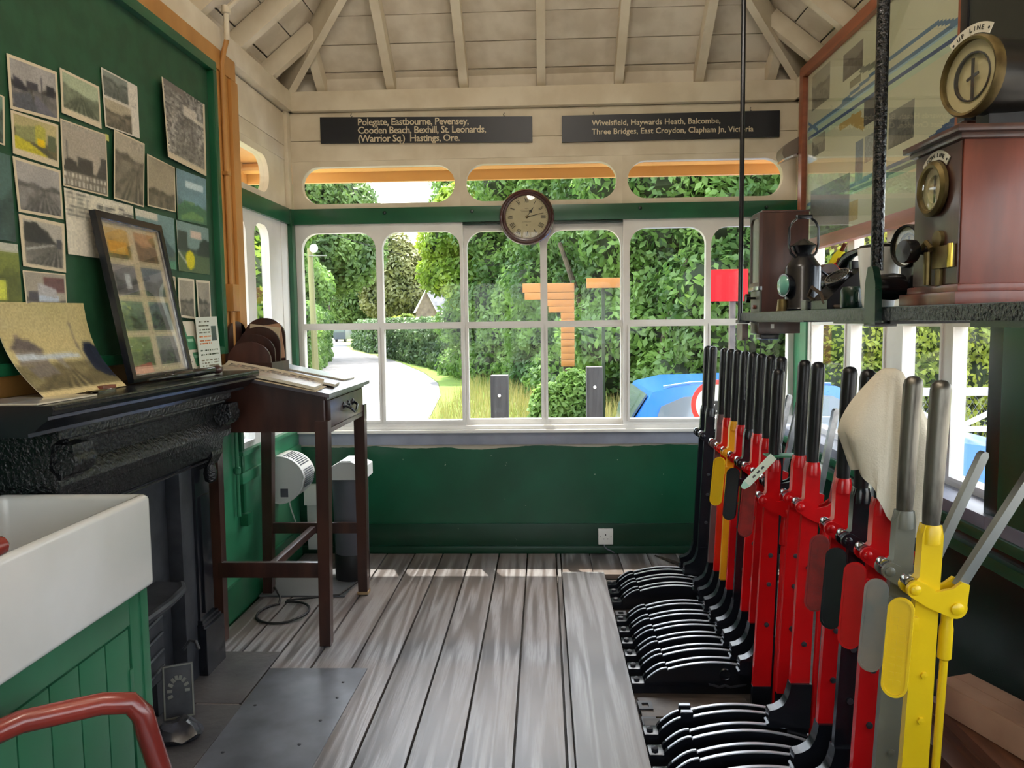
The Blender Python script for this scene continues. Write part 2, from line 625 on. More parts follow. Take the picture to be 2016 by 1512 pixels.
def text_mb(s, size, M, depth=0.0015, align='LEFT', spacing=1.0, line=1.0, bold=0.0):
    cu = bpy.data.curves.new('lettering', 'FONT')
    cu.body = s
    cu.size = size
    cu.extrude = depth / 2
    cu.offset = size * bold
    cu.align_x = align
    cu.space_character = spacing
    cu.space_line = line
    cu.resolution_u = 2
    o = bpy.data.objects.new('lettering', cu)
    COL.objects.link(o)
    bpy.context.view_layer.update()
    me = bpy.data.meshes.new_from_object(o.evaluated_get(bpy.context.evaluated_depsgraph_get()))
    mb = MB()
    mb.add([(M @ v.co)[:] for v in me.vertices], [tuple(p.vertices) for p in me.polygons])
    COL.objects.unlink(o)
    bpy.data.objects.remove(o)
    bpy.data.curves.remove(cu)
    bpy.data.meshes.remove(me)
    return mb

def frameM(org, xd, yd):
    xd = Vector(xd).normalized()
    yd = Vector(yd).normalized()
    zd = xd.cross(yd).normalized()
    yd = zd.cross(xd).normalized()
    m = Matrix((xd, yd, zd)).transposed().to_4x4()
    m.translation = Vector(org)
    return m

rng = np.random.default_rng(11)
random.seed(5)

def smooth_noise(w, h, k, r):
    g = r.random((k + 2, k + 2))
    ys = np.linspace(0, k, h)
    xs = np.linspace(0, k, w)
    yi, xi = ys.astype(int), xs.astype(int)
    fy, fx = (ys - yi)[:, None], (xs - xi)[None, :]
    a = g[yi][:, xi]
    b = g[yi][:, xi + 1]
    c = g[yi + 1][:, xi]
    d = g[yi + 1][:, xi + 1]
    return (a * (1 - fx) + b * fx) * (1 - fy) + (c * (1 - fx) + d * fx) * fy

def card_mb(q, img, thick=0.0015, bulge=None, nrm=None):
    """sheet through four corners TL TR BR BL; img is an (h, w, 3) sRGB print"""
    h, w = img.shape[:2]
    TL, TR, BR, BL = [np.array(p, float) for p in q]
    n = np.cross(TR - TL, BL - TL)
    n /= np.linalg.norm(n)
    if nrm is not None and np.dot(n, np.array(nrm)) < 0:
        n = -n
    mb = MB()
    V = []
    for off in (thick, 0.0):
        for j in range(h + 1):
            v = j / h
            for i in range(w + 1):
                u = i / w
                p = (TL * (1 - u) + TR * u) * (1 - v) + (BL * (1 - u) + BR * u) * v
                if bulge:
                    p = p + n * bulge(u, v)
                V.append(tuple(p + n * off))
    N = (w + 1) * (h + 1)
    F, K = [], []
    lin = np.where(img <= 0.04045, img / 12.92, ((img + 0.055) / 1.055) ** 2.4)
    for j in range(h):
        for i in range(w):
            a = j * (w + 1) + i
            F.append((a, a + w + 1, a + w + 2, a + 1))
            c = (*lin[j, i], 1)
            K += [c] * 4
    back = (0.62, 0.56, 0.44, 1)
    for j in range(h):
        for i in range(w):
            a = N + j * (w + 1) + i
            F.append((a, a + 1, a + w + 2, a + w + 1))
            K += [back] * 4
    edge = [(i) for i in range(w + 1)] + [(j * (w + 1) + w) for j in range(1, h + 1)] + \
           [h * (w + 1) + i for i in range(w - 1, -1, -1)] + [j * (w + 1) for j in range(h - 1, 0, -1)]
    for k in range(len(edge)):
        a, b = edge[k], edge[(k + 1) % len(edge)]
        F.append((a, b, b + N, a + N))
        K += [back] * 4
    mb.v, mb.f, mb.col = V, F, K
    return mb

# ================================================================== STRUCTURE
XL, XR, YF, YB, ZP = -1.455, 1.44, 4.44, -1.60, 2.66
SL = 0.8                                            # roof slope

# ---- floor
floor = struct('floor', MB().box(XL - 0.1, XR + 0.1, YB, YF + 0.1, -0.12, -0.03), PIT)
seams = [0.061 - 0.166 * k for k in range(11)]
seams = [0.088] + seams
for k in range(len(seams) - 1):
    x1, x0 = seams[k], seams[k + 1]
    if x1 < XL:
        break
    x0 = max(x0, XL)
    if x1 - x0 < 0.03 and k > 0:
        continue
    dz = random.uniform(-0.0015, 0.0015)
    part('floor_plank', MB().box(x0 + 0.0042, x1 - 0.0042, YB, YF - 0.012, -0.028, dz, 0.0018), FLOORW, floor)
for x0 in np.arange(0.09, 1.38, 0.166):
    y0 = 4.05
    part('floor_plank', MB().box(x0 + 0.002, min(x0 + 0.164, 1.435), y0, YF - 0.012, -0.028, random.uniform(-0.002, 0.001), 0.0018), FLOORW, floor)
part('floor_plank', MB().box(0.088, 0.312, YB, 4.03, -0.03, 0.020, 0.007), STEPW, floor, label='pale raised plank along the lever frame')
part('stone_slab', MB().box(XL, -1.10, 2.62, 3.052, -0.02, 0.004, 0.003), SLAB, floor)
part('stone_slab', MB().box(XL, -1.09, 2.02, 2.612, -0.02, 0.003, 0.003), SLAB, floor)
part('stone_slab', MB().box(XL, -1.08, 1.2, 2.012, -0.02, 0.004, 0.003), SLAB, floor)
sh = MB().prism([(-1.092, 2.895), (-0.705, 2.9), (-0.745, 1.2), (-1.07, 1.2)], 'z', 0.001, 0.006)
part('lino_sheet', sh, SHEET, floor, label='worn grey sheet laid over the boards')
for x, y in ((-0.77, 2.78), (-0.76, 2.66), (-0.775, 2.5), (-0.80, 2.35), (-1.04, 2.6), (-1.03, 2.3)):
    part('sheet_nail', MB().lathe([(0.0, 0.0), (0.006, 0.0), (0.006, 0.0075), (0.0, 0.009)], (x, y, 0.0), n=10), IRON, floor)

# ---- far wall
wf = sempty('wall_far', (0, YF, 0))
part('wall_panel', MB().box(XL, XR, YF, YF + 0.10, -0.05, 0.645), GREEN_W, wf)
part('baseboard', MB().box(XL, XR, YF - 0.018, YF, 0.045, 0.175, 0.004), GREEN_K, wf)
part('floor_bead', MB().box(XL, XR, YF - 0.032, YF - 0.002, 0.0, 0.046, 0.012), GREEN_K, wf)
part('grey_apron_board', MB().box(XL + 0.01, XR, YF - 0.012, YF + 0.02, 0.645, 0.716, 0.003), GREYSILL, wf)
part('window_sill', MB().box(XL + 0.01, XR, YF - 0.035, YF + 0.13, 0.716, 0.735, 0.005).box(XL + 0.01, XR, YF - 0.015, YF + 0.10, 0.735, 0.757, 0.004), WHITE, wf)
part('green_rail', MB().box(XL, XR, YF - 0.022, YF + 0.10, 1.926, 2.014, 0.004), GREEN, wf)
part('wall_board', MB().box(XL, XR, YF - 0.004, YF + 0.1, 2.283, 2.396, 0.002), CREAM, wf)
part('wall_board', MB().box(XL, XR, YF - 0.003, YF + 0.1, 2.399, 2.553, 0.002), CREAM, wf)
part('wall_plate', MB().box(XL, XR, YF - 0.045, YF + 0.1, 2.556, 2.662, 0.004), CREAM, wf)
part('corner_post', MB().box(XL, XL + 0.022, YF - 0.06, YF, 2.01, ZP, 0.003), CREAM, wf)
part('corner_post', MB().box(XL, XL + 0.03, YF - 0.06, YF, 0.76, 2.01, 0.003), GREEN, wf)
part('corner_post', MB().box(XR - 0.02, XR + 0.01, YF - 0.20, YF, 0.80, 2.01, 0.003), GREEN_L, wf)
part('corner_post', MB().box(XR - 0.018, XR + 0.01, YF - 0.05, YF, 2.01, ZP, 0.003), CREAM, wf)
for x in (-0.9, -0.4, 0.55, 1.25):
    part('rail_bolt', MB().lathe([(0.011, 0), (0.009, 0.006), (0, 0.007)], (x, YF - 0.022, 1.985 - 0.01 * (x > 1)), (0, -1, 0), 12), GREEN_D, wf)

def sash(name, x0, x1, cols, top, ydep=(0.0, 0.045), zb=0.757, zr=(0.79, 1.321, 1.359, 1.878), axis='y', base=YF, rr=0.095):
    """two columns of panes, round headed above, one glazing bar across"""
    if axis == 'y':
        w = sempty(name, ((x0 + x1) / 2, base, zb))
    else:
        w = sempty(name, (base, (x0 + x1) / 2, zb))
    mids = [x0] + [(cols[i][1] + cols[i + 1][0]) / 2 for i in range(len(cols) - 1)] + [x1]
    a, b = base + ydep[0], base + ydep[1]
    fr = MB()
    zm = (zr[1] + zr[2]) / 2
    for i, (p0, p1) in enumerate(cols):
        fr.ring((mids[i], mids[i + 1], zb, zm), (p0, p1, zr[0], zr[1]), (0, 0, 0, 0), axis, a, b)
        fr.ring((mids[i], mids[i + 1], zm, top), (p0, p1, zr[2], zr[3]), (0, 0, rr, rr), axis, a, b)
    part('sash_frame', fr, WHITE, w)
    for i, (p0, p1) in enumerate(cols):
        # thin raised bead round each opening
        bd = MB()
        bd.ring((p0 - 0.012, p1 + 0.012, zr[0] - 0.012, zr[1] + 0.012), (p0, p1, zr[0], zr[1]), (0, 0, 0, 0), axis, a - 0.006 if axis == 'y' or base > 0 else a + 0.006, a)
        part('glazing_bead', bd, WHITE, w)
        for (z0, z1) in ((zr[0], zr[1]), (zr[2], zr[3])):
            m = (a + b) / 2
            q = 0.006
            if axis == 'y':
                g = MB().box(p0 - q, p1 + q, m, m + 0.003, z0 - q, z1 + q)
            else:
                g = MB().box(m, m + 0.003, p0 - q, p1 + q, z0 - q, z1 + q)
            part('pane', g, GLASS, w)
    return w

sash('window_1', -1.43, -0.457, [(-1.393, -0.961), (-0.925, -0.476)], 1.926)
sash('window_2', -0.456, 0.455, [(-0.438, -0.016), (0.024, 0.445)], 1.912, (0.03, 0.07))
part('head_batten', MB().box(-0.456, 0.455, YF - 0.012, YF + 0.03, 1.910, 1.927, 0.002), GREEN_D, wf)
sash('window_3', 0.456, XR, [(0.494, 0.923), (0.952, 1.388)], 1.926)

def transom(name, cell, hole, axis='y', base=YF, t=0.05, r=0.103):
    if axis == 'y':
        w = sempty(name, ((cell[0] + cell[1]) / 2, base, cell[2]))
    else:
        w = sempty(name, (base, (cell[0] + cell[1]) / 2, cell[2]))
    fr = MB().ring(cell, hole, (r, r, r, r), axis, base, base + t, 12)
    part('frame', fr, CREAM, w)
    e = 0.014
    s_ = -1 if (axis == 'y' or base > 0) else 1
    fb = base if t > 0 else base
    bd = MB().ring((hole[0] - e, hole[1] + e, hole[2] - e, hole[3] + e), hole, (r, r, r, r), axis, fb, fb + s_ * 0.004, 12)
    m = base + t * 0.5
    if axis == 'y':
        g = MB().box(hole[0] - 0.005, hole[1] + 0.005, m, m + 0.003, hole[2] - 0.005, hole[3] + 0.005)
    else:
        g = MB().box(m, m + 0.003, hole[0] - 0.005, hole[1] + 0.005, hole[2] - 0.005, hole[3] + 0.005)
    part('pane', g, GLASS, w)
    return w

transom('window_4', (XL + 0.022, -0.466, 2.014, 2.283), (-1.378, -0.498, 2.043, 2.252))
transom('window_5', (-0.466, 0.452, 2.014, 2.283), (-0.434, 0.420, 2.043, 2.252))
transom('window_6', (0.452, XR - 0.018, 2.014, 2.283), (0.483, 1.347, 2.043, 2.252))

# ---- left wall
wl = sempty('wall_left', (XL, 1.0, 0))
part('wall_panel', MB().box(XL - 0.12, XL, YB, 3.30, -0.05, ZP), GREEN, wl)
part('wall_panel', MB().box(XL - 0.12, XL, 3.30, YF, -0.05, 0.60), GREEN_L, wl)
part('baseboard', MB().box(XL, XL + 0.016, 3.06, YF, 0.0, 0.16, 0.004), GREEN, wl)
part('sill_rail', MB().box(XL - 0.12, XL + 0.022, 3.55, YF, 0.60, 0.655, 0.01), GREEN_L, wl)
part('sill_rail', MB().box(XL - 0.12, XL + 0.010, 3.55, YF, 0.655, 0.735, 0.004), GREEN_L, wl)
part('sill_rail', MB().box(XL - 0.12, XL + 0.028, 3.55, YF, 0.735, 0.758, 0.006), GREEN_L, wl)
part('wall_panel', MB().box(XL - 0.12, XL, 3.30, 3.585, 0.60, 1.0), GREEN_L, wl)
part('wall_panel', MB().box(XL - 0.12, XL, 3.30, 3.585, 1.0, ZP), CREAM, wl)
part('green_rail', MB().box(XL - 0.08, XL + 0.018, 3.58, YF, 1.926, 2.014, 0.004), GREEN, wl)
part('wall_board', MB().box(XL - 0.1, XL + 0.003, 3.58, YF, 2.283, 2.362, 0.002), CREAM, wl)
part('wall_board', MB().box(XL - 0.1, XL + 0.003, 3.58, YF, 2.365, 2.545, 0.002), CREAM, wl)
part('wall_plate', MB().box(XL - 0.1, XL + 0.045, YB, YF, 2.556, 2.662, 0.004), CREAM, wl)
part('window_mullion', MB().box(XL - 0.06, XL + 0.004, 4.27, YF, 0.757, 1.926, 0.003), WHITE, wl)
sash('window_7', 3.585, 4.27, [(3.612, 3.765), (3.875, 4.085)], 1.926, (0.0, -0.045), base=XL, axis='x', rr=0.075)
transom('window_8', (3.585, 4.40, 2.014, 2.283), (3.33 + 0.27, 4.12, 2.050, 2.245), 'x', XL, -0.05, 0.097)
part('corner_infill', MB().box(XL - 0.05, XL, 4.40, YF, 2.01, 2.29), CREAM, wl)
# ochre timber casing round the notice board
tr1 = sempty('trim_1', (XL, 3.44, 0))
part('casing_post', MB().box(XL, XL + 0.045, 3.36, 3.582, 1.0, 2.47, 0.004), ORANGE, tr1)
part('casing_rail', MB().box(XL, XL + 0.052, YB, 3.582, 2.468, 2.558, 0.004), ORANGE, tr1)
part('casing_strip', MB().box(XL, XL + 0.03, YB, 3.36, 1.14, 1.262, 0.004), ORANGE, tr1)
part('casing_strip', MB().box(XL + 0.045, XL + 0.062, 3.50, 3.578, 1.0, 2.46, 0.004), ORANGE, tr1)

# ---- right wall
wr = sempty('wall_right', (XR, 1.5, 0))
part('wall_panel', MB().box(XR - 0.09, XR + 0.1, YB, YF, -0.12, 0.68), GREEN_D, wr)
part('dado_rail', MB().box(XR - 0.115, XR - 0.05, YB, YF, 0.60, 0.64, 0.010), GREEN, wr)
part('dado_rail', MB().box(XR - 0.13, XR + 0.1, YB, YF, 0.68, 0.715, 0.010), GREEN, wr)
part('window_sill', MB().box(XR - 0.12, XR + 0.14, 2.33, YF, 0.715, 0.758, 0.005), GREYSILL, wr)
part('window_sill', MB().box(XR - 0.12, XR + 0.14, YB, 2.33, 0.715, 0.758, 0.005), GREYSILL, wr)
part('green_rail', MB().box(XR - 0.018, XR + 0.08, YB, YF, 1.926, 2.014, 0.004), GREEN, wr)
part('wall_board', MB().box(XR, XR + 0.1, YB, YF, 2.285, 2.55, 0.002), CREAM, wr)
part('wall_plate', MB().box(XR - 0.045, XR + 0.1, YB, YF, 2.556, 2.662, 0.004), CREAM, wr)
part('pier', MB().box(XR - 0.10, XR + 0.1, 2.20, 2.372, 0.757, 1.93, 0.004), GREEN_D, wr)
part('pier_facing', MB().box(XR - 0.115, XR - 0.098, 2.09, 2.278, 0.757, 1.93, 0.004), GREEN, wr)
part('window_mullion', MB().box(XR - 0.01, XR + 0.06, 4.20, YF - 0.2, 0.757, 1.93, 0.003), WHITE, wr)
sash('window_9', 3.26, 4.24, [(3.32, 3.66), (3.74, 4.18)], 1.926, (0.0, 0.045), base=XR, axis='x', zb=0.757, rr=0.08)
sash('window_10', 2.37, 3.26, [(2.41, 2.76), (2.85, 3.14)], 1.926, (0.0, 0.045), base=XR, axis='x', zb=0.757, rr=0.08)
for i, (a, b) in enumerate(((1.25, 2.20), (0.20, 1.25), (-0.85, 0.20), (-1.6, -0.85))):
    m = (a + b) / 2
    sash('window_%d' % (11 + i), a, b, [(a + 0.04, m - 0.02), (m + 0.02, b - 0.04)], 1.926, (0.0, 0.045), base=XR, axis='x', zb=0.757, rr=0.08)
for i, (a, b) in enumerate(((3.4, 4.42), (2.4, 3.4), (1.4, 2.4), (0.4, 1.4), (-0.6, 0.4), (-1.6, -0.6))):
    transom('window_%d' % (15 + i), (a, b, 2.014, 2.285), (a + 0.05, b - 0.05, 2.045, 2.252), 'x', XR, 0.05)

# ---- back wall, behind the visitor, glazed like the front
wb = sempty('wall_back', (0, YB, 0))
part('wall_panel', MB().box(XL - 0.1, XR + 0.1, YB - 0.1, YB, -0.12, 0.757), GREEN, wb)
part('wall_board', MB().box(XL - 0.1, XR + 0.1, YB - 0.1, YB, 1.926, ZP), CREAM, wb)
for i, (a, b) in enumerate(((XL, -0.49), (-0.49, 0.475), (0.475, XR))):
    m = (a + b) / 2
    sash('window_%d' % (21 + i), a, b, [(a + 0.04, m - 0.02), (m + 0.02, b - 0.04)], 1.926, (-0.045, 0.0), base=YB, axis='y', rr=0.09)

# ---- roof: hipped, boarded inside, rafters showing
HALF = (XR - XL) / 2
XM = (XR + XL) / 2
RIDGE = ZP + 0.11 + SL * HALF
OV = 0.42
def roof_z(t):
    return ZP + 0.11 + SL * t
deck = MB()
e = OV
tk = 0.05
A = [(XL - e, YF + e), (XR + e, YF + e), (XR + e, YB - e), (XL - e, YB - e)]
r1, r2 = (XM, YF - HALF), (XM, YB + HALF)
for dz in (tk, tk + 0.05):
    z0, z1 = roof_z(-e) + dz, RIDGE + dz
    deck.add([(*A[0], z0), (*A[1], z0), (*A[2], z0), (*A[3], z0), (*r1, z1), (*r2, z1)],
             [(0, 1, 4), (1, 2, 5, 4), (2, 3, 5), (3, 0, 4, 5)])
ceiling = struct('ceiling', deck, CREAM2, smooth=0)
STEP = 0.130
nb = int(HALF / STEP) + 1
def slab4(p, n, th):
    """four points thickened along n"""
    v = [Vector(q) for q in p] + [Vector(q) + n * th for q in p]
    return MB().add([q[:] for q in v], [(0, 1, 2, 3), (7, 6, 5, 4), (0, 4, 5, 1), (1, 5, 6, 2), (2, 6, 7, 3), (3, 7, 4, 0)])
for i in range(-1, nb):
    t0, t1 = i * STEP + 0.003, min((i + 1) * STEP, HALF - 0.01) - 0.002
    if t1 <= t0:
        continue
    j = random.uniform(0, 0.005)
    z0, z1 = roof_z(t0) + j, roof_z(t1) + j
    nf = Vector((0, SL, 1)).normalized()
    part('ceiling_board', slab4([(XL + t0, YF - t0, z0), (XR - t0, YF - t0, z0), (XR - t1, YF - t1, z1), (XL + t1, YF - t1, z1)], nf, 0.018), CREAM2, ceiling, smooth=0)
    nl = Vector((-SL, 0, 1)).normalized()
    part('ceiling_board', slab4([(XL + t0, YB, z0), (XL + t0, YF - t0, z0), (XL + t1, YF - t1, z1), (XL + t1, YB, z1)], nl, 0.018), CREAM2, ceiling, smooth=0)
    nr = Vector((SL, 0, 1)).normalized()
    part('ceiling_board', slab4([(XR - t0, YF - t0, z0), (XR - t0, YB, z0), (XR - t1, YB, z1), (XR - t1, YF - t1, z1)], nr, 0.018), CREAM2, ceiling, smooth=0)

def rafter(p0, p1, w=0.048, d=0.085, down=None, name='rafter'):
    p0, p1 = Vector(p0), Vector(p1)
    ax = (p1 - p0).normalized()
    side = ax.cross(Vector((0, 0, 1))).normalized()
    dn = side.cross(ax).normalized()
    if dn.z > 0:
        dn = -dn
    h = side * (w / 2)
    v = []
    for p in (p0, p1):
        v += [p - h, p + h, p + h + dn * d, p - h + dn * d]
    mb = MB().add([q[:] for q in v], [(0, 1, 2, 3), (7, 6, 5, 4), (0, 4, 5, 1), (1, 5, 6, 2), (2, 6, 7, 3), (3, 7, 4, 0)])
    part(name, mb, CREAM, ceiling, smooth=0)
# rafters on the far slope
for x0 in (-1.245, -0.848, -0.435, 0.0, 0.432, 0.875, 1.27):
    t = min(x0 - XL, XR - x0)
    rafter((x0, YF + 0.09, roof_z(-0.09)), (x0, YF - t + 0.03, roof_z(t - 0.03)))
for s_ in (-1, 1):
    xw = XL if s_ < 0 else XR
    for k in range(13):
        y0 = 4.185 - 0.43 * k
        t = min(YF - y0, HALF)
        if t < 0.05 or y0 < YB:
            continue
        rafter((xw + s_ * 0.09, y0, roof_z(-0.09)), (xw - s_ * (t - 0.03), y0, roof_z(t - 0.03)), 0.052, 0.088)
    rafter((xw + s_ * 0.08, YF + 0.08, roof_z(-0.08)), (XM, YF - HALF, RIDGE), 0.042, 0.135, name='hip_rafter')
rafter((XM, YB, RIDGE), (XM, YF - HALF, RIDGE), 0.05, 0.16, name='ridge_beam')

# wall head infill between plate and roof boards
part('wall_head', MB().box(XL - 0.1, XR + 0.1, YF + 0.03, YF + 0.1, ZP, ZP + 0.10), CREAM2, wf)
part('wall_head', MB().box(XL - 0.1, XL - 0.03, YB, YF, ZP, ZP + 0.10), CREAM2, wl)
part('wall_head', MB().box(XR + 0.03, XR + 0.1, YB, YF, ZP, ZP + 0.10), CREAM2, wr)
part('wall_head', MB().box(XL - 0.1, XR + 0.1, YB - 0.1, YB - 0.03, ZP, RIDGE), CREAM2, wb)
# ---- eaves outside the glass
tr2 = sempty('trim_2', (0, YF + OV, 2.24))
ze = ZP - SL * OV
part('fascia_board', MB().box(XL - OV, XR + OV, YF + OV - 0.03, YF + OV, ze - 0.09, ze + 0.17, 0.004), EAVE, tr2)
part('fascia_board', MB().box(XR + OV - 0.03, XR + OV, YB - OV, YF + OV - 0.03, ze - 0.09, ze + 0.17, 0.004), EAVE, tr2)
part('fascia_board', MB().box(XL - OV, XL - OV + 0.03, YB - OV, YF + OV - 0.03, ze - 0.09, ze + 0.17, 0.004), EAVE, tr2)
part('gutter', MB().tube([(XL - OV, YF + OV - 0.07, ze - 0.0), (XR + OV, YF + OV - 0.07, ze - 0.0)], 0.035, 10), EAVE, tr2)
part('soffit', MB().box(XL - OV, XR + OV, YF + 0.09, YF + OV - 0.03, ze + 0.03, ze + 0.045), EAVE, tr2)
part('soffit', MB().box(XR + 0.1, XR + OV - 0.03, YB - OV, YF + 0.09, ze + 0.03, ze + 0.045), EAVE, tr2)
part('soffit', MB().box(XL - OV + 0.03, XL - 0.12, YB - OV, YF + 0.09, ze + 0.03, ze + 0.045), EAVE, tr2)

# ================================================================== LEFT SIDE OF THE ROOM
# ---- print painting (sRGB arrays)
def img_track(w, h, seed, tint=(1, 1, 1), hz_=0.45, vx=0.6, dark=0.25, sky_=0.78, mass=0.5, border=(0.84, 0.78, 0.68), bw=2, caption=False, rails=(-0.9, -0.35, 0.25, 0.8)):
    r = np.random.default_rng(seed)
    Y, X = np.mgrid[0:h, 0:w]
    u, v = (X + 0.5) / w, (Y + 0.5) / h
    g = sky_ - 0.12 * smooth_noise(w, h, 3, r)
    line = hz_ - mass * 0.4 * smooth_noise(w, 1, 5, r)[0][None, :] * (0.35 + np.abs(u - vx) * 1.4)
    tree = (v > line) & (v <= hz_ + 0.03)
    g = np.where(tree, dark + 0.28 * r.random((h, w)), g)
    gnd = v > hz_
    dv = np.maximum(v - hz_, 1e-3)
    gr = 0.42 + 0.25 * smooth_noise(w, h, 7, r) + 0.14 * (r.random((h, w)) - 0.5)
    for k in rails:
        d = np.abs((u - vx) - k * dv)
        gr = np.where(d < 0.02 * dv / 0.5 + 0.006, 0.66, gr)
        gr = np.where((d > 0.02 * dv / 0.5 + 0.006) & (d < 0.08 * dv / 0.5 + 0.01), 0.30, gr)
    g = np.where(gnd, gr, g)
    gp_ = np.pad(g, 1, mode='edge')
    g = 0.5 * g + 0.125 * (gp_[:-2, 1:-1] + gp_[2:, 1:-1] + gp_[1:-1, :-2] + gp_[1:-1, 2:])
    im = np.clip(0.93 * g[..., None] * np.array(tint) * np.array((1.0, 0.965, 0.9)), 0, 1)
    if caption:
        im[-bw - 3:, :, :] = border
    if bw:
        im[:bw] = border
        im[-bw:] = border
        im[:, :bw] = border
        im[:, -bw:] = border
    return im

def fill(im, u0, u1, v0, v1, c):
    h, w = im.shape[:2]
    im[int(v0 * h):max(int(v1 * h), int(v0 * h) + 1), int(u0 * w):max(int(u1 * w), int(u0 * w) + 1)] = c
    return im

def poly(im, pts, c, grain=0.06):
    h, w = im.shape[:2]
    Yp, Xp = np.mgrid[0:h, 0:w]
    x, y = (Xp + 0.5) / w, (Yp + 0.5) / h
    ins = np.zeros((h, w), bool)
    for (x0_, y0_), (x1_, y1_) in zip(pts, pts[1:] + pts[:1]):
        hit = ((y0_ > y) != (y1_ > y)) & (x < (x1_ - x0_) * (y - y0_) / ((y1_ - y0_) or 1e-9) + x0_)
        ins ^= hit
    n_ = 1 + grain * (np.random.default_rng(h + w).random((h, w, 1)) - 0.5) * 4
    im[ins] = np.clip((np.array(c) * n_), 0, 1)[ins]
    return im

def film(im, b=2, k=1):
    """soften the picture inside its border and add grain"""
    core = im[b:im.shape[0] - b, b:im.shape[1] - b] if b else im
    t = core.copy()
    for _ in range(k):
        p = np.pad(t, ((1, 1), (1, 1), (0, 0)), mode='edge')
        t = (p[:-2, 1:-1] + p[2:, 1:-1] + p[1:-1, :-2] + p[1:-1, 2:] + 2 * t) / 6
    g = np.random.default_rng(core.shape[0] * 7 + core.shape[1]).random(core.shape[:2])[..., None] - 0.5
    core[:] = np.clip(t * (1 + 0.10 * g), 0, 1)
    return im

def paste(im, sub, u0, v0):
    h, w = im.shape[:2]
    a, b = int(v0 * h), int(u0 * w)
    sub = sub[:h - a, :w - b]
    im[a:a + sub.shape[0], b:b + sub.shape[1]] = sub
    return im

def lines_of_text(im, u0, u1, v0, v1, n, c=(0.35, 0.33, 0.3), seed=1):
    r = np.random.default_rng(seed)
    h, w = im.shape[:2]
    for k in range(n):
        y = int((v0 + (v1 - v0) * k / max(n - 1, 1)) * (h - 1))
        for x in range(int(u0 * w), int(u1 * w)):
            if r.random() < 0.72:
                im[y, x] = np.array(c) * (0.8 + 0.5 * r.random())
    return im

W_, H_ = 44, 34
BRD = (0.83, 0.77, 0.66)
IM = {}
IM['P1'] = img_track(W_, H_, 1, (0.92, 0.93, 0.97), 0.55, 0.45, 0.18, 0.8, 0.5, BRD, 2)
fill(IM['P1'], 0.36, 0.58, 0.40, 0.55, (0.25, 0.25, 0.28)); fill(IM['P1'], 0.75, 0.92, 0.38, 0.58, (0.16, 0.17, 0.2)); fill(IM['P1'], 0.64, 0.66, 0.25, 0.7, (0.3, 0.3, 0.33))
IM['P2'] = img_track(W_, H_, 2, (0.86, 0.95, 0.84), 0.42, 0.5, 0.42, 0.86, 0.5, BRD, 2, True)
IM['P3'] = np.ones((40, 34, 3)) * np.array((0.83, 0.8, 0.74))
paste(IM['P3'], img_track(23, 17, 3, (0.85, 0.93, 0.92), 0.35, 0.5, 0.22, 0.7, 0.6, BRD, 0), 0.03, 0.03)
paste(IM['P3'], img_track(25, 19, 33, (0.93, 0.9, 0.82), 0.45, 0.6, 0.25, 0.85, 0.6, BRD, 0), 0.03, 0.5)
lines_of_text(IM['P3'], 0.74, 0.95, 0.1, 0.45, 7, (0.7, 0.68, 0.63), 4)
IM['P4'] = np.repeat((0.28 + 0.5 * rng.random((52, 40)) * (0.5 + smooth_noise(40, 52, 6, rng)))[..., None], 3, 2) * np.array((0.98, 0.95, 0.9))
fill(IM['P4'], 0.45, 0.75, 0.2, 0.33, (0.8, 0.76, 0.7)); fill(IM['P4'], 0.72, 1, 0.3, 0.36, (0.82, 0.79, 0.72)); fill(IM['P4'], 0, 0.5, 0, 0.09, (0.45, 0.42, 0.4)); fill(IM['P4'], 0, 1, 0.94, 1, BRD); fill(IM['P4'], 0, 0.04, 0, 1, BRD); fill(IM['P4'], 0.96, 1, 0, 1, BRD)
IM['P5'] = img_track(W_, H_, 5, (0.96, 0.93, 0.72), 0.6, 0.7, 0.3, 0.84, 0.7, BRD, 2, True, rails=(-0.5, 0.1))
fill(IM['P5'], 0.08, 0.5, 0.32, 0.58, (0.62, 0.62, 0.42)); fill(IM['P5'], 0.48, 0.70, 0.22, 0.66, (0.72, 0.68, 0.24)); fill(IM['P5'], 0.5, 0.68, 0.5, 0.66, (0.9, 0.78, 0.12)); fill(IM['P5'], 0.05, 0.5, 0.62, 0.85, (0.78, 0.74, 0.2)); fill(IM['P5'], 0.76, 0.95, 0.35, 0.68, (0.36, 0.4, 0.3))
IM['P6'] = img_track(44, 48, 6, (0.94, 0.92, 0.9), 0.72, 0.5, 0.22, 0.82, 0.2, BRD, 1, rails=())
fill(IM['P6'], 0.06, 0.3, 0.6, 0.74, (0.25, 0.24, 0.24)); fill(IM['P6'], 0.33, 0.66, 0.52, 0.76, (0.33, 0.32, 0.31)); fill(IM['P6'], 0.86, 0.98, 0.42, 0.75, (0.3, 0.29, 0.28)); fill(IM['P6'], 0.1, 0.12, 0.3, 0.7, (0.3, 0.3, 0.3)); lines_of_text(IM['P6'], 0.06, 0.6, 0.03, 0.08, 2, (0.6, 0.58, 0.54), 6)
for k in range(12):
    fill(IM['P6'], 0.04 + k * 0.08, 0.075 + k * 0.08, 0.78, 0.84, (0.85, 0.83, 0.78)); fill(IM['P6'], 0.02 + k * 0.08, 0.055 + k * 0.08, 0.88, 0.96, (0.8, 0.78, 0.74))
IM['P7'] = img_track(34, 44, 7, (0.95, 0.93, 0.88), 0.38, 0.75, 0.3, 0.85, 0.4, BRD, 1, rails=(-1.5, -0.7, 0.1))
lines_of_text(IM['P7'], 0.5, 0.95, 0.05, 0.16, 4, (0.62, 0.58, 0.52), 7)
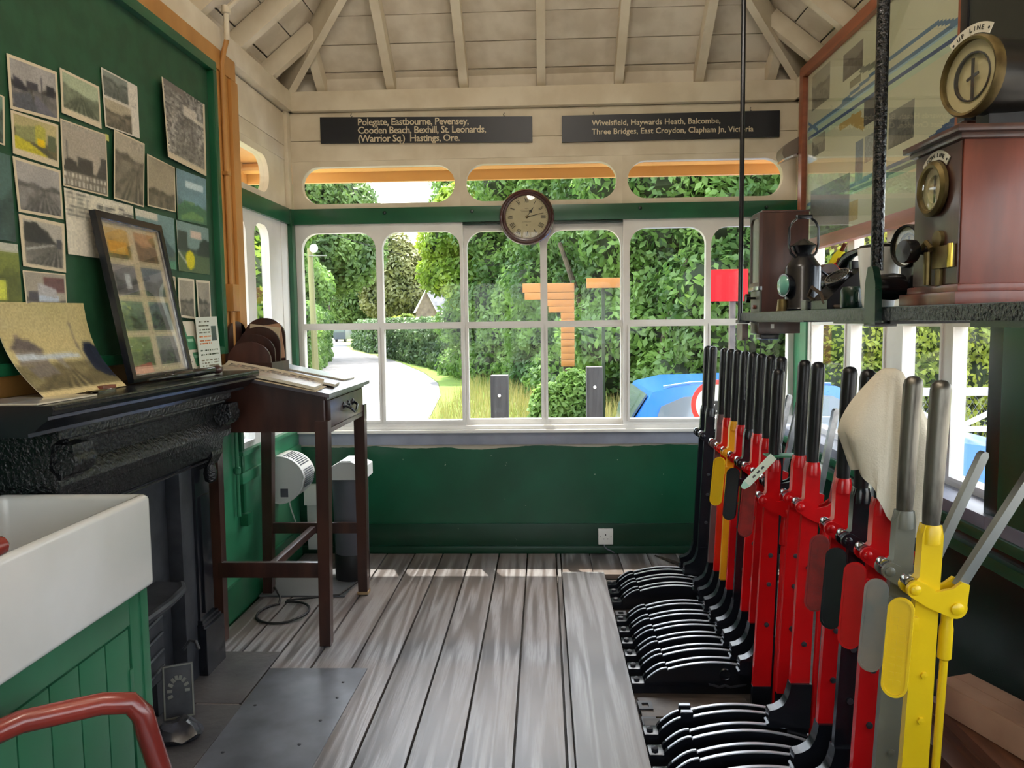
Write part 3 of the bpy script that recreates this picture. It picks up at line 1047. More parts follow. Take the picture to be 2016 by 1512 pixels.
IM['P8'] = img_track(34, 40, 8, (0.9, 0.87, 0.8), 0.75, 0.7, 0.3, 0.8, 0.9, BRD, 1, rails=(-1.4, 0.1))
IM['P9'] = img_track(36, 44, 9, (0.55, 0.74, 0.86), 0.72, 0.5, 0.55, 0.95, 0.5, (0.7, 0.78, 0.8), 0, rails=())
fill(IM['P9'], 0, 1, 0.72, 1, (0.32, 0.52, 0.34)); fill(IM['P9'], 0.2, 0.6, 0.6, 0.74, (0.42, 0.56, 0.4)); fill(IM['P9'], 0.3, 0.9, 0.2, 0.34, (0.78, 0.86, 0.88))
IM['P10'] = img_track(44, 38, 10, (0.92, 0.93, 0.98), 0.5, 0.6, 0.28, 0.83, 0.7, BRD, 2)
IM['P11'] = img_track(44, 42, 11, (0.9, 0.9, 0.9), 0.48, 0.8, 0.16, 0.86, 1.1, BRD, 3, rails=(-1.3, -0.8, -0.3, 0.05))
fill(IM['P11'], 0.8, 0.92, 0.36, 0.55, (0.28, 0.28, 0.3))
IM['P12'] = np.ones((30, 46, 3)) * np.array((0.86, 0.83, 0.76))
lines_of_text(IM['P12'], 0.04, 0.36, 0.06, 0.4, 6, (0.4, 0.4, 0.38), 12)
for k in range(120):
    a, b = rng.random(2)
    fill(IM['P12'], min(0.36 + 0.6 * a, 0.93), min(0.36 + 0.6 * a, 0.93) + 0.04 + 0.1 * rng.random(), 0.12 + 0.75 * b, 0.14 + 0.75 * b, np.ones(3) * (0.25 + 0.35 * rng.random()))
IM['P13'] = img_track(40, 30, 13, (0.9, 0.88, 0.86), 0.8, 0.5, 0.3, 0.84, 0.4, BRD, 1, rails=())
IM['P13'][4:16, 18:38] = (0.42, 0.28, 0.28); fill(IM['P13'], 0.3, 0.7, 0.4, 0.62, (0.66, 0.66, 0.7)); fill(IM['P13'], 0.3, 0.8, 0.66, 0.8, (0.72, 0.76, 0.82)); fill(IM['P13'], 0.08, 0.3, 0.55, 0.8, (0.3, 0.28, 0.3))
IM['P14'] = img_track(30, 44, 14, (0.42, 0.6, 0.62), 0.55, 0.5, 0.4, 0.85, 0.5, BRD, 0, rails=(0.2,))
IM['P14b'] = img_track(30, 36, 15, (0.66, 0.74, 0.36), 0.5, 0.3, 0.5, 0.8, 0.4, BRD, 0, rails=())
fill(IM['P14b'], 0.2, 0.75, 0.6, 0.9, (0.8, 0.82, 0.3)); fill(IM['P14b'], 0, 1, 0, 0.14, (0.72, 0.72, 0.66))
IM['P15'] = img_track(40, 38, 16, (0.6, 0.78, 0.84), 0.7, 0.4, 0.3, 0.85, 0.8, BRD, 0, rails=())
fill(IM['P15'], 0, 0.55, 0, 0.15, (0.82, 0.8, 0.74)); fill(IM['P15'], 0, 1, 0.7, 0.82, (0.36, 0.42, 0.38)); fill(IM['P15'], 0, 1, 0.85, 1, (0.34, 0.56, 0.46))
IM['P16'] = img_track(40, 38, 17, (0.62, 0.78, 0.82), 0.55, 0.5, 0.22, 0.9, 0.6, BRD, 0, rails=())
fill(IM['P16'], 0.03, 0.3, 0.2, 0.6, (0.22, 0.26, 0.24)); fill(IM['P16'], 0, 1, 0.62, 1, (0.34, 0.42, 0.3)); fill(IM['P16'], 0.4, 0.75, 0.14, 0.3, (0.85, 0.76, 0.7))
yy, xx = np.mgrid[0:38, 0:40]
IM['P16'][((xx - 14) / 5.5) ** 2 + ((yy - 28) / 7.5) ** 2 < 1] = (0.86, 0.82, 0.12)
IM['P16'][((yy - 28 - (xx - 6) * 0.9) ** 2 < 1) & (xx < 10)] = (0.8, 0.8, 0.76)
IM['P17'] = img_track(16, 32, 18, (0.92, 0.9, 0.86), 0.6, 0.5, 0.25, 0.82, 0.7, BRD, 1)
IM['P18'] = img_track(24, 34, 19, (0.9, 0.88, 0.85), 0.62, 0.35, 0.2, 0.84, 0.5, (0.86, 0.82, 0.74), 2)
IM['P19'] = img_track(24, 34, 20, (0.88, 0.86, 0.84), 0.6, 0.6, 0.18, 0.82, 0.9, (0.86, 0.82, 0.74), 2)
IM['P0'] = img_track(24, 34, 21, (0.6, 0.75, 0.72), 0.5, 0.6, 0.3, 0.85, 0.9, BRD, 1)

# richer shapes on some prints
poly(IM['P1'], [(0.08, 0.58), (0.10, 0.36), (0.22, 0.40), (0.34, 0.52), (0.36, 0.60)], (0.2, 0.2, 0.24)); poly(IM['P1'], [(0.45, 0.95), (0.5, 0.62), (0.55, 0.62), (0.95, 0.95)], (0.42, 0.42, 0.46)); poly(IM['P1'], [(0.05, 0.70), (0.4, 0.60), (0.55, 0.95), (0.1, 0.95)], (0.34, 0.35, 0.38))
poly(IM['P5'], [(0.06, 0.36), (0.48, 0.20), (0.48, 0.60), (0.06, 0.58)], (0.55, 0.56, 0.38)); poly(IM['P5'], [(0.48, 0.2), (0.58, 0.14), (0.70, 0.2), (0.71, 0.66), (0.48, 0.66)], (0.70, 0.68, 0.30)); poly(IM['P5'], [(0.52, 0.46), (0.69, 0.46), (0.69, 0.64), (0.52, 0.64)], (0.90, 0.76, 0.10)); poly(IM['P5'], [(0.04, 0.55), (0.3, 0.62), (0.85, 0.86), (0.05, 0.86)], (0.76, 0.72, 0.22)); poly(IM['P5'], [(0.3, 0.6), (0.72, 0.66), (0.95, 0.84), (0.8, 0.86)], (0.34, 0.33, 0.26))
poly(IM['P6'], [(0.04, 0.76), (0.04, 0.60), (0.14, 0.55), (0.26, 0.58), (0.32, 0.66), (0.34, 0.56), (0.5, 0.5), (0.64, 0.54), (0.68, 0.76)], (0.27, 0.26, 0.25)); poly(IM['P6'], [(0.7, 0.76), (0.8, 0.6), (0.9, 0.42), (0.98, 0.44), (0.98, 0.76)], (0.30, 0.29, 0.28))
poly(IM['P9'], [(0.0, 0.75), (0.25, 0.58), (0.45, 0.66), (0.7, 0.62), (1, 0.70), (1, 1), (0, 1)], (0.28, 0.46, 0.34)); poly(IM['P9'], [(0.1, 0.9), (0.5, 0.76), (0.9, 0.86), (0.9, 0.95), (0.1, 0.97)], (0.42, 0.58, 0.36))
poly(IM['P11'], [(0.08, 0.5), (0.08, 0.12), (0.35, 0.10), (0.55, 0.28), (0.7, 0.48)], (0.2, 0.2, 0.2)); poly(IM['P11'], [(0.1, 0.62), (0.74, 0.47), (0.76, 0.49), (0.1, 0.68)], (0.66, 0.66, 0.64))
poly(IM['P13'], [(0.3, 0.62), (0.3, 0.28), (0.75, 0.45), (0.75, 0.7)], (0.70, 0.69, 0.70)); poly(IM['P13'], [(0.45, 0.34), (0.62, 0.18), (0.96, 0.20), (0.96, 0.50), (0.76, 0.46)], (0.42, 0.30, 0.30))
poly(IM['P15'], [(0.1, 0.72), (0.5, 0.35), (0.72, 0.42), (0.95, 0.68), (0.95, 0.76)], (0.28, 0.36, 0.38)); poly(IM['P16'], [(0.58, 0.62), (0.7, 0.35), (0.85, 0.25), (1, 0.3), (1, 0.64)], (0.16, 0.22, 0.2))
for k_ in list(IM):
    film(IM[k_], 0 if k_ in ('P9', 'P14', 'P14b', 'P15', 'P16', 'P12') else 2, 1)

# ---- green notice board on the wall
nbd = thing('notice_board', 'large green felt notice board with moulded edge on the left wall', 'notice board', (-1.425, 2.4, 1.235))
part('board_panel', MB().box(XL + 0.03, -1.400, 0.9, 3.27, 1.262, 2.44), GREEN_B, nbd)
def mould(y0, y1, z0, z1):
    return MB().box(XL + 0.03, -1.372, y0, y1, z0, z1, 0.006)
part('frame_moulding', mould(0.9, 3.30, 2.425, 2.466), GREEN, nbd)
part('frame_moulding', mould(3.262, 3.30, 1.235, 2.425), GREEN, nbd)
part('frame_moulding', mould(0.9, 3.262, 1.235, 1.268), GREEN, nbd)
PH = {
 'P1': [(2.018, 2.075), (2.231, 2.093), (2.229, 1.952), (2.018, 1.933)], 'P2': [(2.244, 2.11), (2.445, 2.115), (2.446, 1.985), (2.239, 1.981)],
 'P3': [(2.459, 2.18), (2.681, 2.186), (2.68, 2.009), (2.464, 1.997)], 'P4': [(2.826, 2.263), (3.213, 2.269), (3.193, 1.975), (2.823, 1.976)],
 'P5': [(2.02, 1.931), (2.223, 1.942), (2.214, 1.819), (2.017, 1.818)], 'P6': [(2.232, 1.963), (2.47, 1.973), (2.463, 1.776), (2.226, 1.77)],
 'P7': [(2.508, 1.998), (2.71, 1.998), (2.681, 1.774), (2.477, 1.772)], 'P8': [(2.717, 1.965), (2.928, 1.959), (2.918, 1.789), (2.695, 1.781)],
 'P9': [(2.938, 1.959), (3.201, 1.964), (3.191, 1.773), (2.931, 1.764)], 'P10': [(2.016, 1.811), (2.22, 1.812), (2.221, 1.672), (2.024, 1.667)],
 'P11': [(2.026, 1.662), (2.224, 1.66), (2.218, 1.518), (2.029, 1.524)], 'P12': [(2.230, 1.765), (2.612, 1.768), (2.612, 1.575), (2.230, 1.573)],
 'P13': [(2.027, 1.513), (2.215, 1.513), (2.213, 1.412), (2.032, 1.41)], 'P14': [(1.80, 1.813), (2.008, 1.81), (2.010, 1.586), (1.80, 1.587)],
 'P14b': [(1.80, 1.578), (2.016, 1.58), (2.02, 1.414), (1.80, 1.411)], 'P15': [(2.622, 1.762), (2.903, 1.764), (2.904, 1.572), (2.637, 1.573)],
 'P16': [(2.919, 1.760), (3.205, 1.762), (3.2, 1.57), (2.92, 1.569)], 'P17': [(2.799, 1.548), (2.893, 1.544), (2.894, 1.398), (2.808, 1.407)],
 'P18': [(2.909, 1.543), (3.051, 1.543), (3.048, 1.383), (2.906, 1.392)], 'P19': [(3.064, 1.542), (3.197, 1.544), (3.195, 1.377), (3.07, 1.379)],
 'P0': [(1.82, 1.97), (2.001, 1.959), (1.991, 1.832), (1.82, 1.834)]}
PL = {
 'P1': 'black and white station photograph at the top left of the notice board', 'P2': 'pale green tinted railway track photograph pinned right of the station photograph',
 'P3': 'sheet holding two small railway photographs, high in the middle of the board', 'P4': 'crowded black and white photograph pinned alone at the board corner',
 'P5': 'colour photograph of a yellow-fronted train on the notice board', 'P6': 'black and white photograph of trees behind a white picket fence',
 'P7': 'photograph of rails running to the right, pinned slightly askew', 'P8': 'dark grey photograph of a bank beside the blue-sky photograph',
 'P9': 'photograph with bright blue sky beside the board frame', 'P10': 'black and white track photograph under the yellow train photograph',
 'P11': 'white-bordered photograph of dark trees beside a platform', 'P12': 'sheet with printed text and engineering drawing, half behind the leaning frame',
 'P13': 'photograph of a signal box with maroon roof above the curled print', 'P14': 'blue-green photograph cut off at the left edge of the picture',
 'P14b': 'yellow-green photograph cut off at the left edge above the mantel', 'P15': 'blue-tinted photograph behind the right edge of the leaning frame',
 'P16': 'photograph of a crossing gate with round yellow disc', 'P17': 'narrow grey photograph showing behind the leaning frame',
 'P18': 'small white-bordered station photograph, middle of the bottom row of three', 'P19': 'small white-bordered photograph at the bottom right of the notice board',
 'P0': 'blue-green photograph peeping in at the top left edge'}
for k, q in PH.items():
    d = 0.0006 * (hash(k) % 3) if False else 0.0004
    xx_ = -1.3985
    cr = [(xx_, *p) for p in q]
    lift = {'P4': 0.03, 'P7': 0.012, 'P8': 0.01}.get(k, 0.004)
    b = (lambda L: (lambda u, v: L * (0.25 + 0.75 * (1 - u)) * (0.6 + 0.4 * v)))(lift)
    # board faces +x; corners run from near (small y) to far
    mbc = card_mb([cr[0], cr[1], cr[2], cr[3]], IM[k], 0.0012, b, (1, 0, 0))
    o = solo('photograph', mbc, PRINT, PL[k], 'photograph', 'photographs on the notice board', smooth=0)
tg = MB().box(-1.399, -1.396, 2.467, 2.484, 1.955, 1.975)
solo('sticky_note', tg, mat('yellow_note_paper', C(196, 196, 110), 0.7), 'tiny yellow paper tag under the two-photograph sheet', 'paper tag')

# ---- conduit on the ochre post
cd = thing('wall_conduit', 'ochre painted electrical conduit running down the timber post', 'conduit', (-1.40, 3.42, 1.0))
part('pipe', MB().tube([(-1.398, 3.42, 1.05), (-1.398, 3.42, 2.50), (-1.385, 3.42, 2.56), (-1.372, 3.42, 2.60)], 0.011, 10), ORANGE, cd)
part('junction_box', MB().box(-1.411, -1.375, 3.385, 3.455, 1.42, 1.54, 0.004), ORANGE, cd)
part('saddle_clip', MB().box(-1.411, -1.384, 3.40, 3.44, 2.02, 2.035, 0.002), ORANGE, cd)
cd2 = thing('ceiling_conduit', 'cream painted conduit pipe dropping from the ceiling boards', 'conduit', (-1.36, 3.40, 2.56))
part('pipe', MB().tube([(-1.37, 3.42, 2.60), (-1.362, 3.40, 2.72), (-1.25, 3.38, 2.80), (-1.0, 3.38, 2.985), (-0.86, 3.38, 3.09)], 0.012, 10), CREAM, cd2)
part('elbow', MB().lathe([(0, -0.02), (0.02, -0.015), (0.02, 0.015), (0, 0.02)], (-1.362, 3.40, 2.72), (0, 0, 1), 12), CREAM, cd2)
gp = thing('green_conduit', 'green painted conduit with pulley bracket under the left window', 'conduit', (-1.44, 3.58, 0.40))
part('pipe', MB().tube([(-1.438, 3.50, 0.46), (-1.438, 3.50, 0.98)], 0.009, 10), GREEN_L, gp)
part('coupling', MB().lathe([(0.010, 0), (0.016, 0.006), (0.016, 0.03), (0.010, 0.036)], (-1.438, 3.50, 0.66), (0, 0, 1), 12), GREEN_L, gp)
part('strap_bar', MB().box(-1.452, -1.436, 3.56, 3.59, 0.42, 0.98, 0.003), GREEN, gp)
part('end_bracket', MB().box(-1.452, -1.415, 3.545, 3.605, 0.40, 0.46, 0.006), GREEN, gp)

# ---- fireplace surround, black gloss
fp = thing('fireplace_surround', 'black gloss fireplace surround with moulded mantel shelf', 'fireplace', (-1.30, 2.4, 0))
MZ = 1.176
prof = [(-1.45, MZ), (-1.150, MZ), (-1.146, MZ - 0.010), (-1.150, MZ - 0.022), (-1.160, MZ - 0.026), (-1.160, MZ - 0.034),
        (-1.175, MZ - 0.044), (-1.195, MZ - 0.062), (-1.21, MZ - 0.066), (-1.21, MZ - 0.075), (-1.45, MZ - 0.075)]
part('mantel_shelf', MB().prism(prof, 'y', 1.74, 3.05), BLACK, fp)
for d0 in (0.004, 0.012):
    part('shelf_reed', MB().tube([(-1.149, 1.745, MZ - d0), (-1.149, 3.045, MZ - d0)], 0.0035, 6), BLACKR, fp)
fz = [(-1.45, 1.10), (-1.225, 1.10), (-1.225, 1.075), (-1.245, 1.06), (-1.255, 1.00), (-1.235, 0.975), (-1.228, 0.955), (-1.236, 0.93), (-1.26, 0.92), (-1.275, 0.86), (-1.29, 0.85), (-1.45, 0.85)]
part('frieze', MB().prism(fz, 'y', 1.875, 2.95), BLACKR, fp)
for z, rr_, xx_ in ((0.955, 0.014, -1.243), (0.93, 0.009, -1.262), (1.066, 0.010, -1.238)):
    part('frieze_bead', MB().tube([(xx_, 1.92, z), (xx_, 2.90, z)], rr_, 8), BLACKR, fp)
for k in range(3):
    part('opening_reed', MB().tube([(-1.288 + 0.006 * k, 1.98, 0.872 - 0.012 * k), (-1.288 + 0.006 * k, 2.83, 0.872 - 0.012 * k)], 0.0045, 6), BLACK, fp)
for y0, y1 in ((1.88, 1.985), (2.84, 2.965)):
    jb = part('jamb', MB().box(-1.45, -1.335, y0, y1, 0.0, 0.90, 0.004), BLACK, fp)
    part('jamb_panel', MB().box(-1.336, -1.325, y0 + 0.025, y1 - 0.025, 0.24, 0.70, 0.004), BLACK, jb)
    part('plinth', MB().box(-1.45, -1.31, y0 - 0.012, y1 + 0.03, 0.0, 0.19, 0.004).box(-1.45, -1.318, y0 - 0.012, y1 + 0.02, 0.19, 0.205, 0.003).box(-1.45, -1.325, y0 - 0.006, y1 + 0.012, 0.205, 0.22, 0.003), BLACK, jb)
    cy = (y0 + y1) / 2
    cb = MB().prism([(-1.34, 1.06), (-1.20, 1.06), (-1.195, 1.03), (-1.215, 0.985), (-1.25, 0.95), (-1.275, 0.90), (-1.268, 0.86), (-1.29, 0.82), (-1.34, 0.80)], 'y', cy - 0.045, cy + 0.045)
    part('scroll_corbel', cb, BLACKR, jb)
    part('corbel_roll', MB().lathe([(0.034, -0.048), (0.038, -0.03), (0.034, -0.02), (0.038, 0), (0.034, 0.02), (0.038, 0.03), (0.034, 0.048)], (-1.225, cy, 1.015), (0, 1, 0), 16), BLACKR, jb)
    part('corbel_drop', MB().lathe([(0.0, -0.05), (0.02, -0.04), (0.026, -0.01), (0.02, 0.02), (0.012, 0.035)], (-1.30, cy, 0.795), (0, 0, 1), 12), BLACKR, jb)
part('opening_back', MB().box(-1.452, -1.40, 1.985, 2.84, 0.0, 0.86), IRON, fp)
part('cheek_plate', MB().box(-1.40, -1.345, 2.74, 2.84, 0.0, 0.86, 0.004), IRON, fp)
part('cheek_plate', MB().box(-1.40, -1.345, 1.985, 2.08, 0.0, 0.86, 0.004), IRON, fp)
gr = thing('fire_grate', 'dark cast iron fire grate with projecting hob plate', 'grate', (-1.30, 2.40, 0.005))
hob = MB().prism([(-1.40, 2.10), (-1.29, 2.13), (-1.262, 2.28), (-1.258, 2.46), (-1.272, 2.58), (-1.30, 2.63), (-1.40, 2.64)], 'z', 0.415, 0.445)
part('hob_plate', hob, IRON, gr)
part('hob_lip', MB().tube([(-1.30, 2.12, 0.435), (-1.264, 2.28, 0.435), (-1.260, 2.46, 0.435), (-1.274, 2.58, 0.435), (-1.305, 2.635, 0.435)], 0.014, 8), IRON, gr)
part('fire_basket', MB().prism([(-1.40, 2.12), (-1.36, 2.14), (-1.345, 2.40), (-1.36, 2.60), (-1.40, 2.62)], 'z', 0.12, 0.415), IRON, gr)
for k in range(4):
    part('grate_bar', MB().tube([(-1.355, 2.16, 0.16 + 0.06 * k), (-1.335, 2.40, 0.16 + 0.06 * k), (-1.355, 2.58, 0.16 + 0.06 * k)], 0.007, 6), IRON, gr)
for y in (2.2, 2.54):
    part('leg', MB().box(-1.39, -1.35, y - 0.02, y + 0.02, 0.004, 0.12), IRON, gr)
ap = thing('ash_pan_cover', 'small embossed cast iron ash cover leaning under the grate', 'ash cover', (-1.25, 2.50, 0.004))
Map = frameM((-1.275, 2.52, 0.098), (0.88, 0.42, 0), (-0.12, 0.25, 0.95))
part('plate', MB().xbox((0.10, 0.18, 0.012), Map, 0.003), IRON, ap)
part('raised_border', MB().ring((-0.048, 0.048, -0.088, 0.088), (-0.043, 0.043, -0.083, 0.083), (0, 0, 0, 0), 'z', 0.005, 0.010).warp(lambda x, y, z: (Map @ Vector((x, y, z)))[:]), LGREY, ap)
for k in range(9):
    an = R(200 - 25 * k)
    part('embossed_letter', MB().xbox((0.010, 0.016, 0.004), Map @ Matrix.Translation((0.028 * math.cos(an), 0.045 * math.sin(an), 0.008)) @ Matrix.Rotation(an - math.pi / 2, 4, 'Z')), LGREY, ap)
part('hook', MB().tube([(-1.29, 2.60, 0.21), (-1.265, 2.60, 0.245), (-1.24, 2.59, 0.245), (-1.225, 2.58, 0.22)], 0.006, 8), IRON, ap)
sc = MB()
for k in range(14):
    pass
bag = MB().lathe([(0.0, 0.0), (0.065, 0.002), (0.075, 0.016), (0.055, 0.036), (0.03, 0.048), (0.0, 0.052)], (-1.215, 2.40, 0.004), (0, 0, 1), 18)
bag.warp(lambda x, y, z: (x + 0.012 * math.sin(17 * y + 9 * z), y * 1.0 + 0.010 * math.sin(31 * x), z + 0.008 * math.sin(70 * x + 43 * y) * (z > 0.02)))
solo('polythene_bag', bag, mat('clear_grey_polythene', C(66, 67, 74), 0.25, col2=C(48, 49, 55), scale=20, bump=0.3), 'crumpled grey polythene bag on the hearth slab', 'plastic bag')

# ---- things on the mantel
M0 = MZ + 0.001
# leaning frame of photographs
fr_ = thing('photo_collage_frame', 'tall black frame of nine photographs leaning on the notice board', 'picture frame', (-1.30, 2.6, M0))
BLc, BRc = np.array((-1.335, 2.50, M0 + 0.004)), np.array((-1.245, 2.70, M0 + 0.004))
TLc, TRc = np.array((-1.372, 2.312, 1.715)), np.array((-1.368, 2.73, 1.718))
# true rectangle leaning back: width and rise vectors
BLc = np.array((-1.298, 2.345, M0 + 0.002)); BRc = np.array((-1.298, 2.755, M0 + 0.002)); TLc = np.array((-1.378, 2.318, 1.712)); TRc = np.array((-1.378, 2.728, 1.712))
def lerp2(u, v):
    return (TLc * (1 - u) + TRc * u) * (1 - v) + (BLc * (1 - u) + BRc * u) * v
nF = np.cross(TRc - TLc, BLc - TLc); nF /= np.linalg.norm(nF); nF = nF if nF[0] > 0 else -nF
def bar(u0, v0, u1, v1, t0, t1):
    q = [lerp2(u0, v0), lerp2(u1, v0), lerp2(u1, v1), lerp2(u0, v1)]
    v = [tuple(p + nF * t0) for p in q] + [tuple(p + nF * t1) for p in q]
    return MB().add(v, [(0, 1, 2, 3), (7, 6, 5, 4), (0, 4, 5, 1), (1, 5, 6, 2), (2, 6, 7, 3), (3, 7, 4, 0)])
bw_, bh_ = 0.055, 0.04
for nm, a in (('frame_rail', (0, 0, 1, bh_)), ('frame_rail', (0, 1 - bh_, 1, 1)), ('frame_stile', (0, bh_, bw_, 1 - bh_)), ('frame_stile', (1 - bw_, bh_, 1, 1 - bh_))):
    f1 = part(nm, bar(*a, 0.0, 0.020), BLACK, fr_)
for a in ((bw_, bh_, 1 - bw_, bh_ + 0.008), (bw_, 1 - bh_ - 0.008, 1 - bw_, 1 - bh_), (bw_, bh_, bw_ + 0.014, 1 - bh_), (1 - bw_ - 0.014, bh_, 1 - bw_, 1 - bh_)):
    part('inner_fillet', bar(*a, 0.010, 0.016), STEEL, fr_)
ci = np.ones((72, 46, 3)) * np.array((0.80, 0.72, 0.60))
specs = [((1.0, 0.85, 0.55), 30), ((0.95, 0.72, 0.55), 31), ((0.72, 0.70, 0.78), 32), ((0.62, 0.66, 0.78), 33), ((0.6, 0.7, 0.66), 34), ((0.5, 0.56, 0.66), 35), ((0.62, 0.7, 0.5), 36), ((0.68, 0.68, 0.74), 37)]
for k, (t, sd) in enumerate(specs):
    sub = img_track(17, 14, sd, t, 0.55, 0.5, 0.32, 0.86, 0.7, BRD, 0)
    paste(ci, sub, 0.08 + 0.48 * (k % 2), 0.05 + 0.235 * (k // 2))
fill(ci, 0.1, 0.4, 0.13, 0.22, (0.85, 0.62, 0.22))
fill(ci, 0.25, 0.34, 0.34, 0.44, (0.8, 0.8, 0.82))
film(ci, 1, 1)
part('photo_mount', card_mb([tuple(lerp2(bw_, bh_) + nF * 0.006), tuple(lerp2(1 - bw_, bh_) + nF * 0.006), tuple(lerp2(1 - bw_, 1 - bh_) + nF * 0.006), tuple(lerp2(bw_, 1 - bh_) + nF * 0.006)], ci, 0.001, None, (1, 0, 0)), PRINT, fr_, smooth=0)
part('glass', bar(bw_, bh_, 1 - bw_, 1 - bh_, 0.009, 0.0105), GLASSP, fr_)
# curled print
im = img_track(72, 56, 40, (0.92, 0.88, 0.68), 0.62, 0.55, 0.55, 0.94, 0.12, (0.86, 0.8, 0.6), 0, rails=(-1.7, -1.3, -0.5, -0.2, 0.1))
poly(im, [(0.06, 0.62), (0.07, 0.42), (0.13, 0.36), (0.13, 0.30), (0.16, 0.30), (0.16, 0.36), (0.34, 0.46), (0.36, 0.62)], (0.50, 0.46, 0.42)); poly(im, [(0.04, 0.44), (0.14, 0.34), (0.26, 0.36), (0.38, 0.48)], (0.40, 0.37, 0.36)); poly(im, [(0.06, 0.50), (0.75, 0.53), (0.75, 0.58), (0.08, 0.57)], (0.74, 0.78, 0.82)); poly(im, [(0.1, 0.64), (0.36, 0.62), (0.40, 0.74), (0.14, 0.78)], (0.46, 0.43, 0.4)); poly(im, [(0.82, 0.50), (0.86, 0.42), (0.95, 0.40), (1.0, 0.48), (1.0, 0.86), (0.92, 0.84), (0.82, 0.74)], (0.16, 0.18, 0.24)); poly(im, [(0.755, 0.20), (0.775, 0.20), (0.80, 0.72), (0.785, 0.72)], (0.48, 0.45, 0.40), 0.0); poly(im, [(0.45, 0.58), (0.52, 0.57), (0.54, 0.70), (0.5, 0.70)], (0.55, 0.52, 0.46))
fill(im, 0, 1, 0.94, 1, (0.86, 0.78, 0.58))
film(im, 0, 2)
cq = [(-1.395, 1.90, 1.425), (-1.395, 2.29, 1.43), (-1.275, 2.29, M0 + 0.001), (-1.275, 1.905, M0 + 0.001)]
solo('curled_print', card_mb(cq, im, 0.0012, lambda u, v: -0.030 * math.sin(math.pi * v) * 1.0, (1, 0, 0)), GLOSSP, 'large curled yellowed station print standing on the mantel shelf', 'photograph', smooth=60)
# leaflets
im = np.ones((40, 30, 3)) * np.array((0.84, 0.85, 0.84))
lines_of_text(im, 0.1, 0.6, 0.1, 0.3, 4, (0.4, 0.38, 0.36), 51); lines_of_text(im, 0.1, 0.65, 0.38, 0.5, 3, (0.75, 0.45, 0.32), 52); lines_of_text(im, 0.1, 0.9, 0.62, 0.7, 2, (0.2, 0.2, 0.2), 53); lines_of_text(im, 0.1, 0.9, 0.8, 0.92, 3, (0.5, 0.46, 0.42), 54)
fill(im, 0.68, 0.9, 0.18, 0.45, (0.24, 0.26, 0.34))
lq = [(-1.362, 3.02, 1.395), (-1.362, 3.235, 1.40), (-1.285, 3.235, M0 + 0.001), (-1.285, 3.02, M0 + 0.001)]
M1_ = 0
solo('plastic_sleeved_leaflet', card_mb([(-1.366, 2.975, 1.39), (-1.366, 3.175, 1.395), (-1.29, 3.045, M0 + 0.001) if False else (-1.295, 3.04, M0 + 0.001), (-1.295, 2.845, M0 + 0.001)], im, 0.0012, None, (1, 0, 0)), GLOSSP, 'white printed leaflet in shiny plastic at the mantel end', 'leaflet', smooth=0)
im = np.ones((38, 28, 3)) * np.array((0.82, 0.80, 0.74))
for a, b in ((0.1, 0.1), (0.42, 0.3), (0.5, 0.62)):
    fill(im, a, a + 0.4, b, b + 0.26, (0.22, 0.5, 0.36)); fill(im, a + 0.06, a + 0.32, b + 0.05, b + 0.1, (0.6, 0.78, 0.68))
lines_of_text(im, 0.08, 0.4, 0.5, 0.92, 8, (0.55, 0.53, 0.5), 55)
solo('green_picture_leaflet', card_mb([(-1.378, 2.80, 1.375), (-1.378, 2.985, 1.375), (-1.312, 2.96, M0 + 0.001), (-1.312, 2.775, M0 + 0.001)], im, 0.0012, None, (1, 0, 0)), PRINT, 'leaflet with green pictures between the leaning frame and the sleeved leaflet', 'leaflet', smooth=0)
# turned handle
hd = thing('turned_baton', 'short dark turned wooden baton with brown knob lying on the mantel', 'baton', (-1.22, 2.7, M0))
a0, a1 = Vector((-1.232, 2.34, M0 + 0.014)), Vector((-1.222, 2.86, M0 + 0.017))
ax = (a1 - a0).normalized()
L = (a1 - a0).length
part('shaft', MB().lathe([(0.004, 0), (0.006, 0.05), (0.008, 0.11), (0.012, 0.12), (0.012, 0.14), (0.009, 0.15), (0.013, 0.17), (0.014, 0.27), (0.011, 0.30), (0.014, 0.31), (0.013, L - 0.07), (0.009, L - 0.055)], a0, ax, 14), BLACKP, hd)
part('knob', MB().lathe([(0.009, L - 0.056), (0.016, L - 0.045), (0.017, L - 0.025), (0.012, L - 0.005), (0.0, L)], a0, ax, 14), MAHOG_D, hd)
# scissors / keys
ky = thing('key_bunch', 'bunch of keys with wooden tag on the mantel shelf', 'keys', (-1.25, 2.12, M0))
part('key_ring', MB().tube([(-1.26 + 0.018 * math.cos(R(a)), 2.17 + 0.018 * math.sin(R(a)), M0 + 0.003) for a in range(0, 361, 30)], 0.0015, 6), STEEL, ky)
part('key', MB().box(-1.235, -1.229, 2.05, 2.15, M0, M0 + 0.004).box(-1.24, -1.229, 2.05, 2.065, M0, M0 + 0.004), STEEL, ky)
part('key', MB().box(-1.262, -1.256, 2.07, 2.155, M0, M0 + 0.004).box(-1.268, -1.256, 2.07, 2.083, M0, M0 + 0.004), BRASS, ky)
part('wooden_tag', MB().box(-1.295, -1.265, 2.15, 2.22, M0, M0 + 0.012, 0.003), MAHOG, ky)
im = np.ones((16, 26, 3)) * np.array((0.74, 0.74, 0.76)); fill(im, 0.05, 0.6, 0.1, 0.6, (0.6, 0.62, 0.66)); fill(im, 0.6, 0.95, 0.2, 0.9, (0.8, 0.76, 0.66))
solo('loose_papers', card_mb([(-1.375, 1.75, M0), (-1.36, 2.01, M0), (-1.185, 1.985, M0), (-1.19, 1.75, M0)], im, 0.004, None, (0, 0, 1)), GLOSSP, 'shiny papers lying flat at the near end of the mantel', 'papers', smooth=0)

